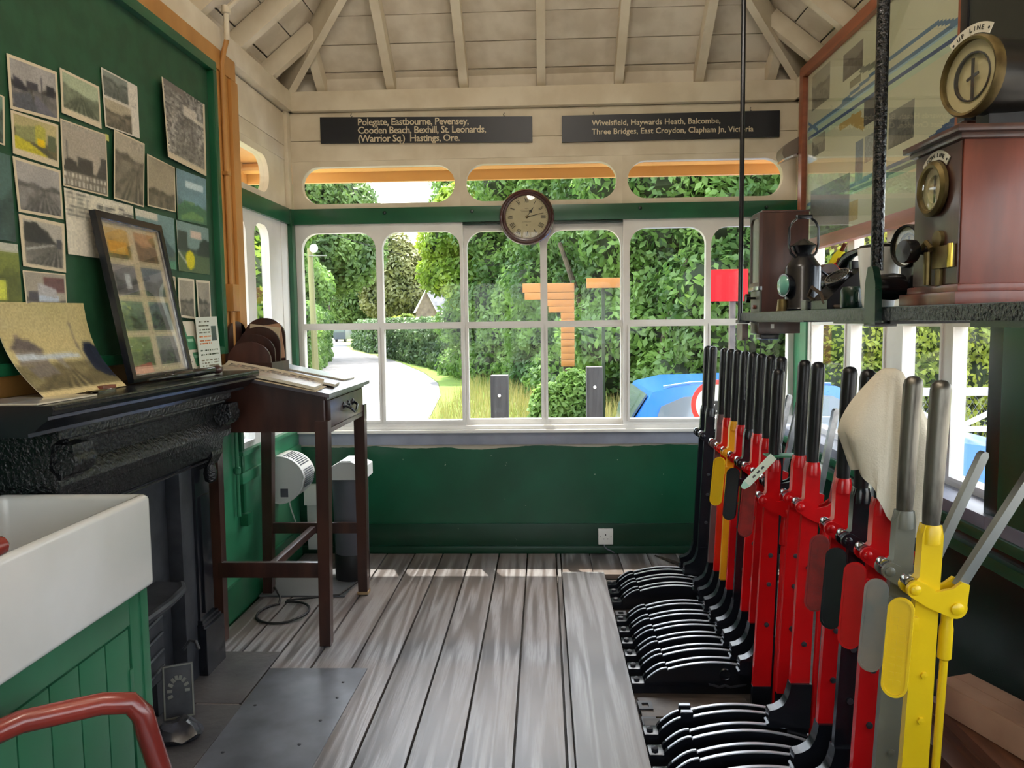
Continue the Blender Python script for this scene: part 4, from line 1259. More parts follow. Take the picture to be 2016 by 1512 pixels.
# ---- ceramic sink and cupboard
SX0, SX1, SY0, SY1, SZ0, SZ1 = -1.37, -0.986, 1.10, 1.855, 0.711, 0.943
sk = thing('butler_sink', 'large white glazed ceramic butler sink on green cupboard', 'sink', (-1.25, 1.6, SZ0))
def sink_mb():
    bm = bmesh.new()
    bmesh.ops.create_cube(bm, size=1.0)
    for q in bm.verts:
        q.co = Vector(((SX0 + SX1) / 2 + q.co.x * (SX1 - SX0), (SY0 + SY1) / 2 + q.co.y * (SY1 - SY0), (SZ0 + SZ1) / 2 + q.co.z * (SZ1 - SZ0)))
    top = [f for f in bm.faces if f.normal.z > 0.9][0]
    bmesh.ops.inset_region(bm, faces=[top], thickness=0.036)
    ext = bmesh.ops.extrude_face_region(bm, geom=[top])
    vv = [g for g in ext['geom'] if isinstance(g, bmesh.types.BMVert)]
    bmesh.ops.translate(bm, verts=vv, vec=(0, 0, -0.188))
    bmesh.ops.delete(bm, geom=[top], context='FACES')
    bmesh.ops.bevel(bm, geom=list(bm.edges), offset=0.013, segments=3, affect='EDGES', profile=0.6)
    bm.verts.index_update()
    m = MB().add([q.co[:] for q in bm.verts], [[q.index for q in f.verts] for f in bm.faces])
    bm.free()
    return m
part('basin', sink_mb(), CERAMIC, sk, smooth=50)
part('drain', MB().lathe([(0.0, 0), (0.035, 0.0), (0.038, 0.004), (0.03, 0.006), (0.0, 0.003)], (-1.18, 1.45, SZ1 - 0.186), (0, 0, 1), 20), STEEL, sk)
ck = thing('sink_cupboard', 'green tongue and groove cupboard under the sink', 'cupboard', (-1.25, 1.6, 0.004))
GSINK = mat('cupboard_green_paint', C(44, 106, 76), 0.3, col2=C(36, 92, 64), scale=3, bump=0.08)
part('carcass', MB().box(SX0, -1.029, SY0, SY1 - 0.012, 0.004, SZ0 - 0.002), GSINK, ck)
part('face_stile', MB().box(-1.029, -1.008, 1.772, SY1 - 0.012, 0.004, SZ0 - 0.002, 0.002), GSINK, ck)
part('corner_bead', MB().box(-1.029, -1.004, 1.818, SY1 - 0.004, 0.004, SZ0 - 0.002, 0.004), GSINK, ck)
part('face_rail', MB().box(-1.029, -1.008, SY0, 1.771, 0.638, SZ0 - 0.002, 0.002), GSINK, ck)
dr = part('door', MB().box(-1.029, -1.016, 1.265, 1.768, 0.06, 0.633), GSINK, ck)
for k in range(5):
    part('door_board', MB().box(-1.017, -1.009, 1.267 + 0.1 * k, 1.267 + 0.1 * (k + 1) - 0.004, 0.06, 0.631, 0.002), GSINK, dr)
part('hinge', MB().box(-1.012, -1.006, 1.757, 1.772, 0.46, 0.53, 0.001), GSINK, dr)
part('knob', MB().lathe([(0.008, 0), (0.007, 0.015), (0.016, 0.022), (0.016, 0.03), (0.0, 0.034)], (-1.009, 1.30, 0.42), (1, 0, 0), 14), PLASTICW, dr)

# ---- armchair in the foreground
ch = thing('wooden_armchair', 'red varnished wooden armchair cut off in the lower left foreground', 'chair', (-0.70, 1.05, 0.004))
def flat_tube(pts, rw, rh, n=12):
    t = MB().tube(pts, 1.0, n)
    k = len(pts)
    P = [Vector(p) for p in pts]
    out = []
    for i in range(k):
        for j in range(n):
            v = Vector(t.v[i * n + j]) - P[i]
            tt = (P[min(i + 1, k - 1)] - P[max(i - 1, 0)]).normalized()
            side = tt.cross(Vector((0, 0, 1)))
            if side.length < 1e-3:
                side = Vector((0.7, -0.7, 0))
            side.normalize()
            upv = side.cross(tt)
            out.append((P[i] + side * v.dot(side) * rw + upv * v.dot(upv) * rh)[:])
    t.v = out
    return t
arm = [(-0.86, 0.84, 0.65), (-0.92, 1.0, 0.655), (-0.962, 1.15, 0.66), (-0.966, 1.22, 0.66), (-0.94, 1.282, 0.658), (-0.90, 1.315, 0.655), (-0.84, 1.365, 0.65), (-0.80, 1.392, 0.638), (-0.782, 1.40, 0.612), (-0.775, 1.402, 0.575), (-0.765, 1.405, 0.53), (-0.752, 1.41, 0.47), (-0.75, 1.41, 0.40)]
part('armrest', flat_tube(arm, 0.021, 0.021), CHAIRW, ch)
arm2 = [(-0.55, 0.72, 0.65), (-0.45, 0.86, 0.655), (-0.38, 1.0, 0.655), (-0.345, 1.10, 0.64), (-0.34, 1.12, 0.60), (-0.34, 1.12, 0.50), (-0.34, 1.12, 0.42)]
part('armrest', flat_tube(arm2, 0.021, 0.021), CHAIRW, ch)
seat = MB().prism([(-0.95, 1.0), (-0.74, 1.43), (-0.32, 1.14), (-0.55, 0.68), (-0.86, 0.80)], 'z', 0.40, 0.435)
part('seat', seat, CHAIRW, ch)
for (x, y) in ((-0.92, 1.0), (-0.765, 1.39), (-0.36, 1.12), (-0.57, 0.71)):
    part('leg', MB().tube([(x, y, 0.004), (x, y, 0.405)], [0.016, 0.021], 10), CHAIRW, ch)
part('back_post', MB().tube([(-0.86, 0.82, 0.42), (-0.89, 0.80, 0.75), (-0.905, 0.80, 0.985)], 0.02, 10), CHAIRW, ch)
part('back_post', MB().tube([(-0.57, 0.70, 0.42), (-0.57, 0.66, 0.75), (-0.57, 0.62, 0.985)], 0.02, 10), CHAIRW, ch)
part('back_rail', MB().tube([(-0.55, 0.60, 0.99), (-0.74, 0.68, 1.0), (-0.89, 0.80, 1.005), (-0.925, 0.95, 1.006), (-0.915, 1.10, 1.006), (-0.893, 1.17, 1.006), (-0.886, 1.195, 1.006), (-0.883, 1.204, 1.006)], [0.02, 0.02, 0.02, 0.02, 0.02, 0.020, 0.015, 0.004], 12), CHAIRW, ch)

# ---- writing desk
dk = thing('writing_desk', 'tall dark oak writing desk with sloping top and one drawer', 'desk', (-1.16, 3.44, 0.0))
def dz(x):
    return 1.075 + (-0.875 - x) * 0.205
tp = MB().prism([(-0.872, dz(-0.872)), (-0.872, dz(-0.872) - 0.016), (-1.40, dz(-1.40) - 0.016), (-1.40, dz(-1.40))], 'y', 3.075, 3.80)
part('sloping_top', tp, DESKTOP, dk)
ap1 = lambda y0, y1: MB().prism([(-0.905, dz(-0.905) - 0.017), (-0.905, 0.915), (-1.385, 0.915), (-1.385, dz(-1.385) - 0.017)], 'y', y0, y1)
part('side_apron', ap1(3.105, 3.125), DARKWOOD, dk)
part('side_apron', ap1(3.755, 3.775), DARKWOOD, dk)
part('back_apron', MB().box(-1.405, -1.385, 3.11, 3.77, 0.915, 1.15), DARKWOOD, dk)
part('drawer_rail', MB().box(-0.915, -0.893, 3.115, 3.765, 0.905, 0.925).box(-0.915, -0.893, 3.115, 3.765, 1.045, 1.062), DARKWOOD, dk)
dw = part('drawer', MB().box(-0.93, -0.890, 3.155, 3.725, 0.928, 1.042, 0.003), DARKWOOD, dk)
part('drawer_pull', MB().tube([(-0.886, 3.36, 1.0), (-0.862, 3.375, 0.985), (-0.858, 3.42, 0.962), (-0.858, 3.46, 0.962), (-0.862, 3.505, 0.985), (-0.886, 3.52, 1.0)], 0.006, 8), BLACK, dw)
for y in (3.36, 3.44, 3.52):
    part('pull_plate', MB().lathe([(0.017, 0), (0.014, 0.005), (0.006, 0.009), (0, 0.011)], (-0.889, y, 0.998), (1, 0, 0), 10), BLACK, dw)
for (xt, yt, xb, yb) in ((-0.915, 3.125, -0.932, 3.128), (-0.912, 3.755, -0.918, 3.75), (-1.38, 3.125, -1.40, 3.165), (-1.375, 3.755, -1.40, 3.74)):
    t1, t2 = 0.027, 0.023
    zt = 0.96
    v = []
    for (x, y, z, t) in ((xb, yb, 0.004 if not (xb > -1 and yb > 3.5) else 0.016, t2), (xt, yt, zt, t1)):
        v += [(x - t, y - t, z), (x + t, y - t, z), (x + t, y + t, z), (x - t, y + t, z)]
    part('leg', MB().add(v, [(3, 2, 1, 0), (4, 5, 6, 7), (0, 1, 5, 4), (1, 2, 6, 5), (2, 3, 7, 6), (3, 0, 4, 7)]), DARKWOOD, dk)
part('stretcher', MB().box(-1.385, -0.94, 3.125, 3.15, 0.292, 0.358, 0.004), DARKWOOD, dk)
part('stretcher', MB().box(-1.385, -0.93, 3.735, 3.758, 0.312, 0.366, 0.004), DARKWOOD, dk)
part('stretcher', MB().box(-1.175, -1.145, 3.15, 3.735, 0.318, 0.352, 0.004), DARKWOOD, dk)
part('foot_block', MB().box(-0.945, -0.890, 3.722, 3.778, 0.002, 0.016, 0.002), mat('pale_wedge_wood', C(150, 124, 90), 0.7), dk)
# register book, open
def on_top(x, y, h=0.0):
    return (x, y, dz(x) + h)
bk = thing('register_book', 'open ruled register book lying on the desk slope', 'book', (-1.1, 3.25, 1.13))
im = np.ones((26, 44, 3)) * np.array((0.80, 0.75, 0.66))
for k in range(3, 26, 2):
    im[k, 2:42] = (0.66, 0.61, 0.54)
for k in (6, 13, 20, 30, 37):
    im[2:, k] = (0.72, 0.62, 0.55)
lines_of_text(im, 0.06, 0.95, 0.1, 0.25, 3, (0.45, 0.42, 0.4), 60)
part('page_block', card_mb([on_top(-1.36, 3.25, 0.004), on_top(-0.945, 3.245, 0.004), on_top(-0.93, 3.065, 0.006), on_top(-1.36, 3.062, 0.006)], im, 0.012, lambda u, v: 0.018 * max(0.0, (0.3 - v) / 0.3) ** 2 + 0.004 * math.sin(u * 3.1), (0, 0, 1)), PRINT, bk, smooth=0)
part('cover', MB().add([on_top(-1.37, 3.26, 0.001), on_top(-0.935, 3.26, 0.001), on_top(-0.92, 3.05, 0.001), on_top(-1.37, 3.05, 0.001), on_top(-1.37, 3.26, 0.004), on_top(-0.935, 3.26, 0.004), on_top(-0.92, 3.05, 0.004), on_top(-1.37, 3.05, 0.004)], [(0, 1, 2, 3), (7, 6, 5, 4), (0, 4, 5, 1), (1, 5, 6, 2), (2, 6, 7, 3), (3, 7, 4, 0)]), PAPER, bk)
im = np.ones((22, 44, 3)) * np.array((0.82, 0.82, 0.84))
lines_of_text(im, 0.06, 0.95, 0.1, 0.9, 8, (0.68, 0.68, 0.7), 61)
solo('second_register', card_mb([on_top(-1.185, 3.43, 0.001), on_top(-0.925, 3.43, 0.001), on_top(-0.91, 3.275, 0.001), on_top(-1.185, 3.27, 0.001)], im, 0.010, lambda u, v: 0.006 * max(0.0, (v - 0.7) / 0.3), (0, 0, 1)), PRINT, 'flat white ledger page behind the open register book', 'book', smooth=0)
solo('white_folder', card_mb([on_top(-1.30, 3.77, 0.001), on_top(-0.935, 3.75, 0.001), on_top(-0.945, 3.585, 0.001), on_top(-1.30, 3.58, 0.001)], np.ones((6, 10, 3)) * np.array((0.86, 0.88, 0.92)), 0.006, None, (0, 0, 1)), GLOSSP, 'shiny white folder at the far edge of the desk', 'folder', smooth=0)
# letter rack
rk = thing('letter_rack', 'dark wooden letter rack with round-topped dividers on the desk', 'letter rack', (-1.30, 3.42, 1.165))
def arch(y, x0, x1, z0, z1, th, m=14):
    c = (x0 + x1) / 2
    rad = (x1 - x0) / 2
    pts = [(x0, z0), (x1, z0), (x1, z1 - rad * 0.85)]
    pts += [(c + rad * math.cos(R(a)), z1 - rad * 0.85 + rad * 0.85 * math.sin(R(a))) for a in np.linspace(10, 170, m)]
    pts += [(x0, z1 - rad * 0.85)]
    return MB().prism(pts, 'y', y, y + th)
zr0 = 1.192
part('divider', arch(3.545, -1.395, -1.205, zr0, 1.39, 0.012), DARKWOOD, rk)
part('divider', arch(3.475, -1.395, -1.205, zr0, 1.35, 0.010), DARKWOOD, rk)
part('divider', arch(3.405, -1.395, -1.205, zr0, 1.315, 0.010), DARKWOOD, rk)
side = [(3.34, zr0), (3.56, zr0), (3.56, 1.34)] + [(3.56 - 0.10 + 0.10 * math.cos(R(a)), 1.32 + 0.055 * math.sin(R(a))) for a in np.linspace(20, 160, 9)] + [(3.345, 1.25)]
part('rack_side', MB().prism(side, 'x', -1.405, -1.393), DARKWOOD, rk)
part('front_panel', arch(3.335, -1.393, -1.20, zr0, 1.285, 0.012), MAHOG_D, rk)
part('base_board', MB().prism([(-1.405, dz(-1.405) + 0.001), (-1.195, dz(-1.195) + 0.001), (-1.195, zr0), (-1.405, zr0)], 'y', 3.33, 3.56), DARKWOOD, rk)
en = thing('old_envelopes', 'bundle of brown envelopes stuffed in the letter rack', 'envelopes', (-1.29, 3.50, zr0))
part('envelope', MB().xbox((0.14, 0.005, 0.16), Matrix.Translation((-1.29, 3.50, zr0 + 0.082)) @ Matrix.Rotation(R(8), 4, 'Y')), PAPER, en)
part('envelope', MB().xbox((0.13, 0.004, 0.16), Matrix.Translation((-1.27, 3.515, zr0 + 0.085)) @ Matrix.Rotation(R(-7), 4, 'Y')), CARD, en)

# ---- corner behind the desk: heater, bin, sockets, cable, mat
ht = thing('fan_heater', 'white wall heater with slotted grille beside the left window', 'heater', (-1.40, 4.02, 0.42))
def dshape(n=22):
    pts = [(-1.443, 0.43), (-1.443, 0.655)]
    for a in np.linspace(92, -88, n):
        pts.append((-1.40 + 0.14 * math.cos(R(a)) * (1 if a > 0 else 0.95), 0.545 + 0.125 * math.sin(R(a))))
    return pts
part('housing', MB().prism(dshape(), 'y', 3.92, 4.12), PLASTICW, ht)
part('side_rim', MB().tube([(p[0], 3.92, p[1]) for p in dshape()] + [(-1.443, 3.92, 0.43)], 0.004, 6), PLASTICW, ht)
for r_ in range(2):
    for k in range(9):
        a = R(78 - k * 5.2 - r_ * 56)
        c = Vector((-1.40 + 0.1415 * math.cos(a), 0, 0.545 + 0.1262 * math.sin(a)))
        part('grille_slot', MB().box(c.x - 0.003, c.x + 0.003, 3.95, 4.09, c.z - 0.0018, c.z + 0.0018), PLASTICG, ht)
part('control_label', MB().box(-1.385, -1.345, 3.9175, 3.9195, 0.455, 0.50), PLASTICG, ht)
part('flex', MB().tube([(-1.37, 3.99, 0.44), (-1.365, 4.02, 0.36), (-1.37, 4.1, 0.27), (-1.40, 4.2, 0.2)], 0.004, 8), PLASTICW, ht)
bn = thing('swing_bin', 'tall grey bin with white lid behind the desk', 'bin', (-1.03, 3.98, 0.002))
part('bin_body', MB().lathe([(0.0, 0.0), (0.082, 0.0), (0.086, 0.01), (0.094, 0.55), (0.0, 0.55)], (-1.03, 3.98, 0.002), (0, 0, 1), 28), PLASTICG, bn)
part('base_band', MB().lathe([(0.088, 0.0), (0.091, 0.005), (0.092, 0.14), (0.089, 0.145)], (-1.03, 3.98, 0.002), (0, 0, 1), 28), RUBBER, bn)
ld = MB().prism([(-1.135, 0.552), (-0.93, 0.552), (-0.93, 0.615), (-1.0, 0.645), (-1.06, 0.645), (-1.135, 0.60)], 'y', 3.885, 4.075)
lid = part('lid', ld, PLASTICW, bn)
part('lid_flap', MB().box(-1.055, -1.005, 3.90, 4.06, 0.6455, 0.649), PLASTICW, lid)
wb_ = thing('wall_trunking', 'cream cable trunking box low on the far wall corner', 'trunking', (-1.36, 4.40, 0.02))
part('trunk', MB().box(-1.40, -1.31, 4.395, 4.422, 0.03, 0.42, 0.004), PLASTICW, wb_)
part('socket_plate', MB().box(-1.41, -1.30, 4.375, 4.395, 0.30, 0.42, 0.004), PLASTICW, wb_)
pg = thing('black_flex', 'coiled black mains cable with plug on the floor under the desk', 'cable', (-1.25, 3.45, 0.0))
cc = Vector((-1.235, 3.47, 0.006))
loop = [(cc.x + 0.118 * math.cos(R(a)), cc.y + 0.13 * math.sin(R(a)), 0.008 + (0.004 if a > 300 else 0)) for a in range(120, 480, 15)]
part('cord', MB().tube([(-1.41, 3.80, 0.02), (-1.36, 3.72, 0.035), (-1.30, 3.62, 0.025)] + loop + [(-1.27, 3.62, 0.012), (-1.15, 3.63, 0.02), (-1.02, 3.66, 0.025), (-0.98, 3.86, 0.02)], 0.0055, 8), RUBBER, pg)
part('plug', MB().box(-1.445, -1.40, 3.78, 3.84, 0.012, 0.055, 0.008), RUBBER, pg)
solo('floor_mat', MB().box(-1.435, -1.0, 3.69, 4.10, 0.001, 0.010, 0.003), mat('grey_mat_rubber', C(92, 94, 98), 0.45), 'grey rubber mat in the corner under the bin', 'mat')

# ---- socket on the far baseboard
so = thing('wall_socket', 'white single power socket on the green baseboard', 'socket', (0.351, YF - 0.02, 0.055))
part('face_plate', MB().box(0.308, 0.394, YF - 0.030, YF - 0.018, 0.055, 0.148, 0.003), PLASTICW, so)
for x, z, w, h in ((0.351, 0.113, 0.005, 0.010), (0.340, 0.088, 0.008, 0.004), (0.362, 0.088, 0.008, 0.004), (0.320, 0.101, 0.004, 0.004), (0.382, 0.101, 0.004, 0.004)):
    part('pin_hole', MB().box(x - w / 2, x + w / 2, YF - 0.0312, YF - 0.029, z - h / 2, z + h / 2), RUBBER, so)
part('cable', MB().tube([(0.345, YF - 0.024, 0.056), (0.342, YF - 0.034, 0.045), (0.36, YF - 0.04, 0.03), (0.385, YF - 0.038, 0.018), (0.40, YF - 0.03, 0.004)], 0.004, 8), PLASTICG, so)
so2 = MB().tube([(0.63, 4.36, 0.006), (0.78, 4.14, 0.008)], [0.004, 0.014], 8)
solo('dark_splinter', so2, PIT, 'dark wooden wedge lying on the boards by the far wall', 'wedge')

# ================================================================== LEVER FRAME
LX, LY0, LS = 0.772, 1.62, 0.119
def ly(s):
    return LY0 + LS * s
# castings: paired curved quadrant plates with polished top edges
def arc_z(x):
    return 0.088 - (x - 0.62) ** 2 * 0.95
def quad_profile():
    pts = [(0.322, -0.028), (0.322, 0.008), (0.362, 0.010), (0.368, 0.022)]
    for x in np.linspace(0.375, 0.448, 7):
        pts.append((x, 0.022 + 0.045 * math.sin((x - 0.368) / 0.08 * math.pi / 2)))
    pts += [(0.449, arc_z(0.45))]
    for x in np.linspace(0.45, 0.93, 22):
        pts.append((x, arc_z(x)))
    pts += [(0.94, -0.028)]
    return pts
QP = quad_profile()
def strip(xs, zf, y0, y1, t=0.003):
    up = [(x, zf(x) + t) for x in xs]
    dn = [(x, zf(x)) for x in reversed(list(xs))]
    return MB().prism(up + dn, 'y', y0, y1)
lowz = lambda x: 0.022 + 0.045 * math.sin((x - 0.368) / 0.08 * math.pi / 2)
ordn = ['farthest', 'second farthest', 'third farthest', 'fourth from the far wall', 'fifth from the far wall', 'sixth from the far wall', 'seventh from the far wall', 'eighth from the far wall', 'ninth from the far wall', 'notched, first past the gap', 'second past the gap', 'third past the gap', 'fourth past the gap']
qy = [ly(k) for k in (19, 18, 17, 15, 14, 13, 12, 11, 10, 7, 6, 5, 4)]
proto = None
qnotes = ['black curved quadrant casting farthest from the camera', 'black quadrant casting, second from the far wall', 'black quadrant casting just before the far gap', 'black quadrant casting just after the far gap',
          'black quadrant casting, second after the far gap', 'black quadrant casting, third after the far gap', 'black quadrant casting, third before the bare near gap', 'black quadrant casting, second before the bare near gap',
          'black quadrant casting with cast emblem, facing the bare near gap', 'black notched quadrant casting just past the bare near gap', 'black quadrant casting, second past the bare near gap', 'black quadrant casting at the bottom edge of the picture', 'black quadrant casting hidden low behind the near levers']
for i, y in enumerate(qy):
    q = thing('quadrant_casting', qnotes[i], 'quadrant', (0.62, y, -0.028), 'curved quadrant castings of the lever frame')
    if proto is None:
        proto = q
        for s_ in (-1, 1):
            part('side_plate', MB().prism(QP, 'y', y + s_ * 0.022 - 0.007, y + s_ * 0.022 + 0.007), BLACK, q)
        part('spacer', MB().box(0.375, 0.42, y - 0.016, y + 0.016, -0.028, 0.012), BLACK, q)
        part('spacer', MB().box(0.895, 0.93, y - 0.016, y + 0.016, -0.028, -0.005), BLACK, q)
        for s_ in (-1, 1):
            part('polished_rail', strip(np.linspace(0.452, 0.93, 20), arc_z, y + s_ * 0.022 - 0.0055, y + s_ * 0.022 + 0.0055), RAIL, q)
            part('lower_rail', strip(np.linspace(0.375, 0.447, 7), lowz, y + s_ * 0.022 - 0.0035, y + s_ * 0.022 + 0.0035, 0.002), RAIL, q)
        part('foot_lug', MB().box(0.318, 0.366, y - 0.030, y + 0.030, -0.028, 0.010, 0.003), BLACK, q)
        part('bolt', MB().lathe([(0.012, 0), (0.012, 0.008), (0.007, 0.011), (0, 0.012)], (0.338, y, 0.010), (0, 0, 1), 6), IRON, q)
    else:
        for c in list(proto.children):
            dup(c, q, c.location.copy())
    if i == 9:
        for s_ in (-1, 1):
            part('stop_notch', MB().box(0.435, 0.475, y + s_ * 0.022 - 0.008, y + s_ * 0.022 + 0.008, 0.05, 0.085, 0.002), BLACK, q)
            part('notch_cap', MB().box(0.437, 0.473, y + s_ * 0.022 - 0.006, y + s_ * 0.022 + 0.006, 0.085, 0.088), RAIL, q)
    if i == 8:
        part('cast_boss', MB().lathe([(0.024, 0), (0.020, 0.004), (0.016, 0.002), (0, 0.003)], (0.66, y - 0.029, 0.045), (0, -1, 0), 18), BLACK, q)
        part('cast_letters', MB().prism([(0.60, 0.012), (0.64, 0.002), (0.66, 0.008), (0.68, 0.002), (0.74, 0.010), (0.735, 0.004), (0.68, -0.006), (0.66, 0.0), (0.64, -0.006), (0.60, 0.006)], 'y', y - 0.033, y - 0.029), IRON, q)
# floor plates of empty slots
for y in (3.52, 2.655, 2.545):
    e_ = MB().ring((0.325, 0.375, y - 0.028, y + 0.028), (0.338, 0.362, y - 0.014, y + 0.014), (0, 0, 0, 0), 'z', -0.029, -0.008)
    lab = {3.52: 'empty iron slot frame between the far castings', 2.655: 'empty iron slot frame, farther of the pair in the bare gap', 2.545: 'empty iron slot frame, nearer of the pair in the bare gap'}[y]
    solo('empty_slot_plate', e_, IRON, lab, 'slot plate', 'empty slot plates')
solo('pit_plank', MB().box(0.33, 0.92, 2.50, 2.56, -0.029, -0.006, 0.003), PIT, 'worn plank across the bare gap between the castings', 'plank')
solo('iron_pit_plate', MB().box(0.33, 0.72, 2.585, 2.72, -0.029, -0.014, 0.003), mat('rusty_iron_plate', C(86, 76, 68), 0.55, col2=C(58, 50, 46), scale=9, bump=0.2), 'rusty flat iron plate lying in the bare gap', 'iron plate')

# levers -----------------------------------------------------------
LEAN = 0.040
def lean(mb, dx=0.0):
    return mb.warp(lambda x, y, z: (x + LEAN * z + dx * z, y, z))
CACHE = {}
def lpart(key, make, material, parent, name, base):
    k = (key, material.name)
    if k not in CACHE:
        CACHE[k] = mesh_of(make(), material, name, (0, 0, 0), 40)
    o = bpy.data.objects.new(name, CACHE[k])
    COL.objects.link(o)
    o.parent = parent
    return o
def m_blade():
    return lean(MB().prism([(-0.030, 0.14), (0.030, 0.14), (0.027, 0.55), (0.024, 0.80), (-0.024, 0.80), (-0.027, 0.55)], 'y', -0.009, 0.009))
def m_lower():
    return lean(MB().prism([(-0.031, -0.028), (0.031, -0.028), (0.0305, 0.142), (-0.0305, 0.142)], 'y', -0.010, 0.010))
def m_shank():
    b = MB()
    b.prism([(-0.024, 0.775), (-0.006, 0.775), (0.022, 0.775), (0.022, 0.90), (0.017, 0.925), (-0.017, 0.925), (-0.0215, 0.90), (-0.0215, 0.815), (-0.034, 0.80), (-0.034, 0.785)], 'y', -0.013, 0.013)
    b.lathe([(0.0215, 0.885), (0.0215, 0.915), (0.0185, 0.925)], (0, 0, 0), (0, 0, 1), 16)
    return lean(b)
def m_grip():
    return lean(MB().lathe([(0.0165, 0.918), (0.0185, 0.96), (0.0195, 1.05), (0.0205, 1.16), (0.0205, 1.208), (0.018, 1.219), (0.010, 1.226), (0, 1.228)], (0, 0, 0), (0, 0, 1), 20))
def crank_pts():
    P = []
    c1, r1_, c2, r2_ = (-0.030, 0.790), 0.019, (0.055, 0.750), 0.022
    for a in np.linspace(70, 245, 10):
        P.append((c1[0] + r1_ * math.cos(R(a)), c1[1] + r1_ * math.sin(R(a))))
    P += [(-0.005, 0.752)]
    for a in np.linspace(240, 380, 9):
        P.append((c2[0] + r2_ * math.cos(R(a)), c2[1] + r2_ * math.sin(R(a))))
    P += [(0.078, 0.80), (0.062, 0.806), (0.045, 0.792), (0.012, 0.785), (-0.008, 0.800)]
    return P
def m_crank():
    b = MB().prism(crank_pts(), 'y', -0.022, -0.013)
    b.prism(crank_pts(), 'y', 0.013, 0.022)
    return lean(b)
def m_rivet(k):
    x, z, r_ = ((-0.033, 0.790, 0.011), (0.055, 0.750, 0.013))[k]
    return lambda: lean(MB().lathe([(r_, 0), (r_, 0.004), (r_ * 0.8, 0.006), (0, 0.0065)], (x, -0.022, z), (0, -1, 0), 14))
def m_boss():
    return lean(MB().lathe([(0.010, -0.012), (0.0115, -0.010), (0.0115, 0.010), (0.010, 0.012)], (-0.040, 0, 0.804), (0, 1, 0), 16))
def m_catch(dx):
    def f():
        p0, p1 = Vector((0.066, 0.0, 0.79)), Vector((0.066 + dx, 0, 0.79 + math.sqrt(max(0.285 ** 2 - dx * dx, 0.01))))
        d = (p1 - p0).normalized()
        n = Vector((d.z, 0, -d.x))
        pts = [p0 - n * 0.010, p0 + n * 0.010, p1 + n * 0.009 - d * 0.008, p1 + n * 0.004, p1 - n * 0.004, p1 - n * 0.009 - d * 0.008]
        return lean(MB().prism([(p.x, p.z) for p in pts], 'y', -0.010, 0.010))
    return f
def m_rod():
    return lean(MB().tube([(0.048, 0, 0.0), (0.048, 0, 0.70)], 0.0085, 10))
def m_sleeve():
    return lean(MB().lathe([(0.0085, 0.63), (0.014, 0.635), (0.014, 0.70), (0.012, 0.71), (0.012, 0.74), (0.0, 0.745)], (0.048, 0, 0), (0, 0, 1), 14))
def m_bolt(z):
    return lambda: lean(MB().lathe([(0.008, 0), (0.008, 0.005), (0.0, 0.0065)], (0.004, -0.009, z), (0, -1, 0), 6 if z > 0.4 else 10))
def m_shoe():
    P = [(-0.030, 0.235), (-0.032, 0.215), (-0.038, 0.19), (-0.050, 0.168), (-0.070, 0.155), (-0.090, 0.150), (-0.093, 0.142), (-0.090, 0.112), (-0.096, 0.108), (-0.095, 0.099), (-0.085, 0.096), (0.034, 0.096), (0.034, 0.235)]
    return lean(MB().prism(P, 'y', -0.019, 0.019))
PM = frameM((-0.066, -0.034, 0.672), (0.84, -0.54, 0), (0.25, 0.0, 0.97))
def oval(w, h, n=40):
    out = []
    for k in range(n):
        a = 2 * math.pi * k / n
        cx, cy = math.cos(a), math.sin(a)
        out.append((w / 2 * cx, (h / 2 - w / 2) * (1 if cy > 1e-9 else -1) + w / 2 * cy))
    return out
def m_plate():
    return lean(MB().prism(oval(0.050, 0.205), 'z', -0.005, 0.005).warp(lambda x, y, z: (PM @ Vector((x, y, z)))[:]))
def m_plrim():
    a, b = oval(0.050, 0.205), oval(0.040, 0.195)
    n = len(a)
    v = [(x, y, 0.005) for x, y in a] + [(x, y, 0.005) for x, y in b] + [(x, y, 0.0080) for x, y in a] + [(x, y, 0.0080) for x, y in b]
    f = []
    for i in range(n):
        j = (i + 1) % n
        f += [(2 * n + i, 2 * n + j, 3 * n + j, 3 * n + i), (i, j, 2 * n + j, 2 * n + i), (n + j, n + i, 3 * n + i, 3 * n + j)]
    return lean(MB().add(v, f).warp(lambda x, y, z: (PM @ Vector((x, y, z)))[:]))
def m_embossed():
    b = MB()
    r = random.Random(3)
    for k in range(9):
        for w_ in (-0.008, 0.006):
            b.box(w_ - 0.005, w_ + 0.005, -0.075 + 0.016 * k, -0.067 + 0.016 * k + r.uniform(-0.002, 0.002), 0.004, 0.0062)
    return lean(b.warp(lambda x, y, z: (PM @ Vector((x, y, z)))[:]))
def m_lug():
    return lean(MB().box(-0.05, -0.02, -0.022, -0.006, 0.70, 0.73, 0.003))

KEY = {'r': RED, 'b': BLACK, 'y': YELLOW, 'g': LGREY, 'n': BROWNGREY}
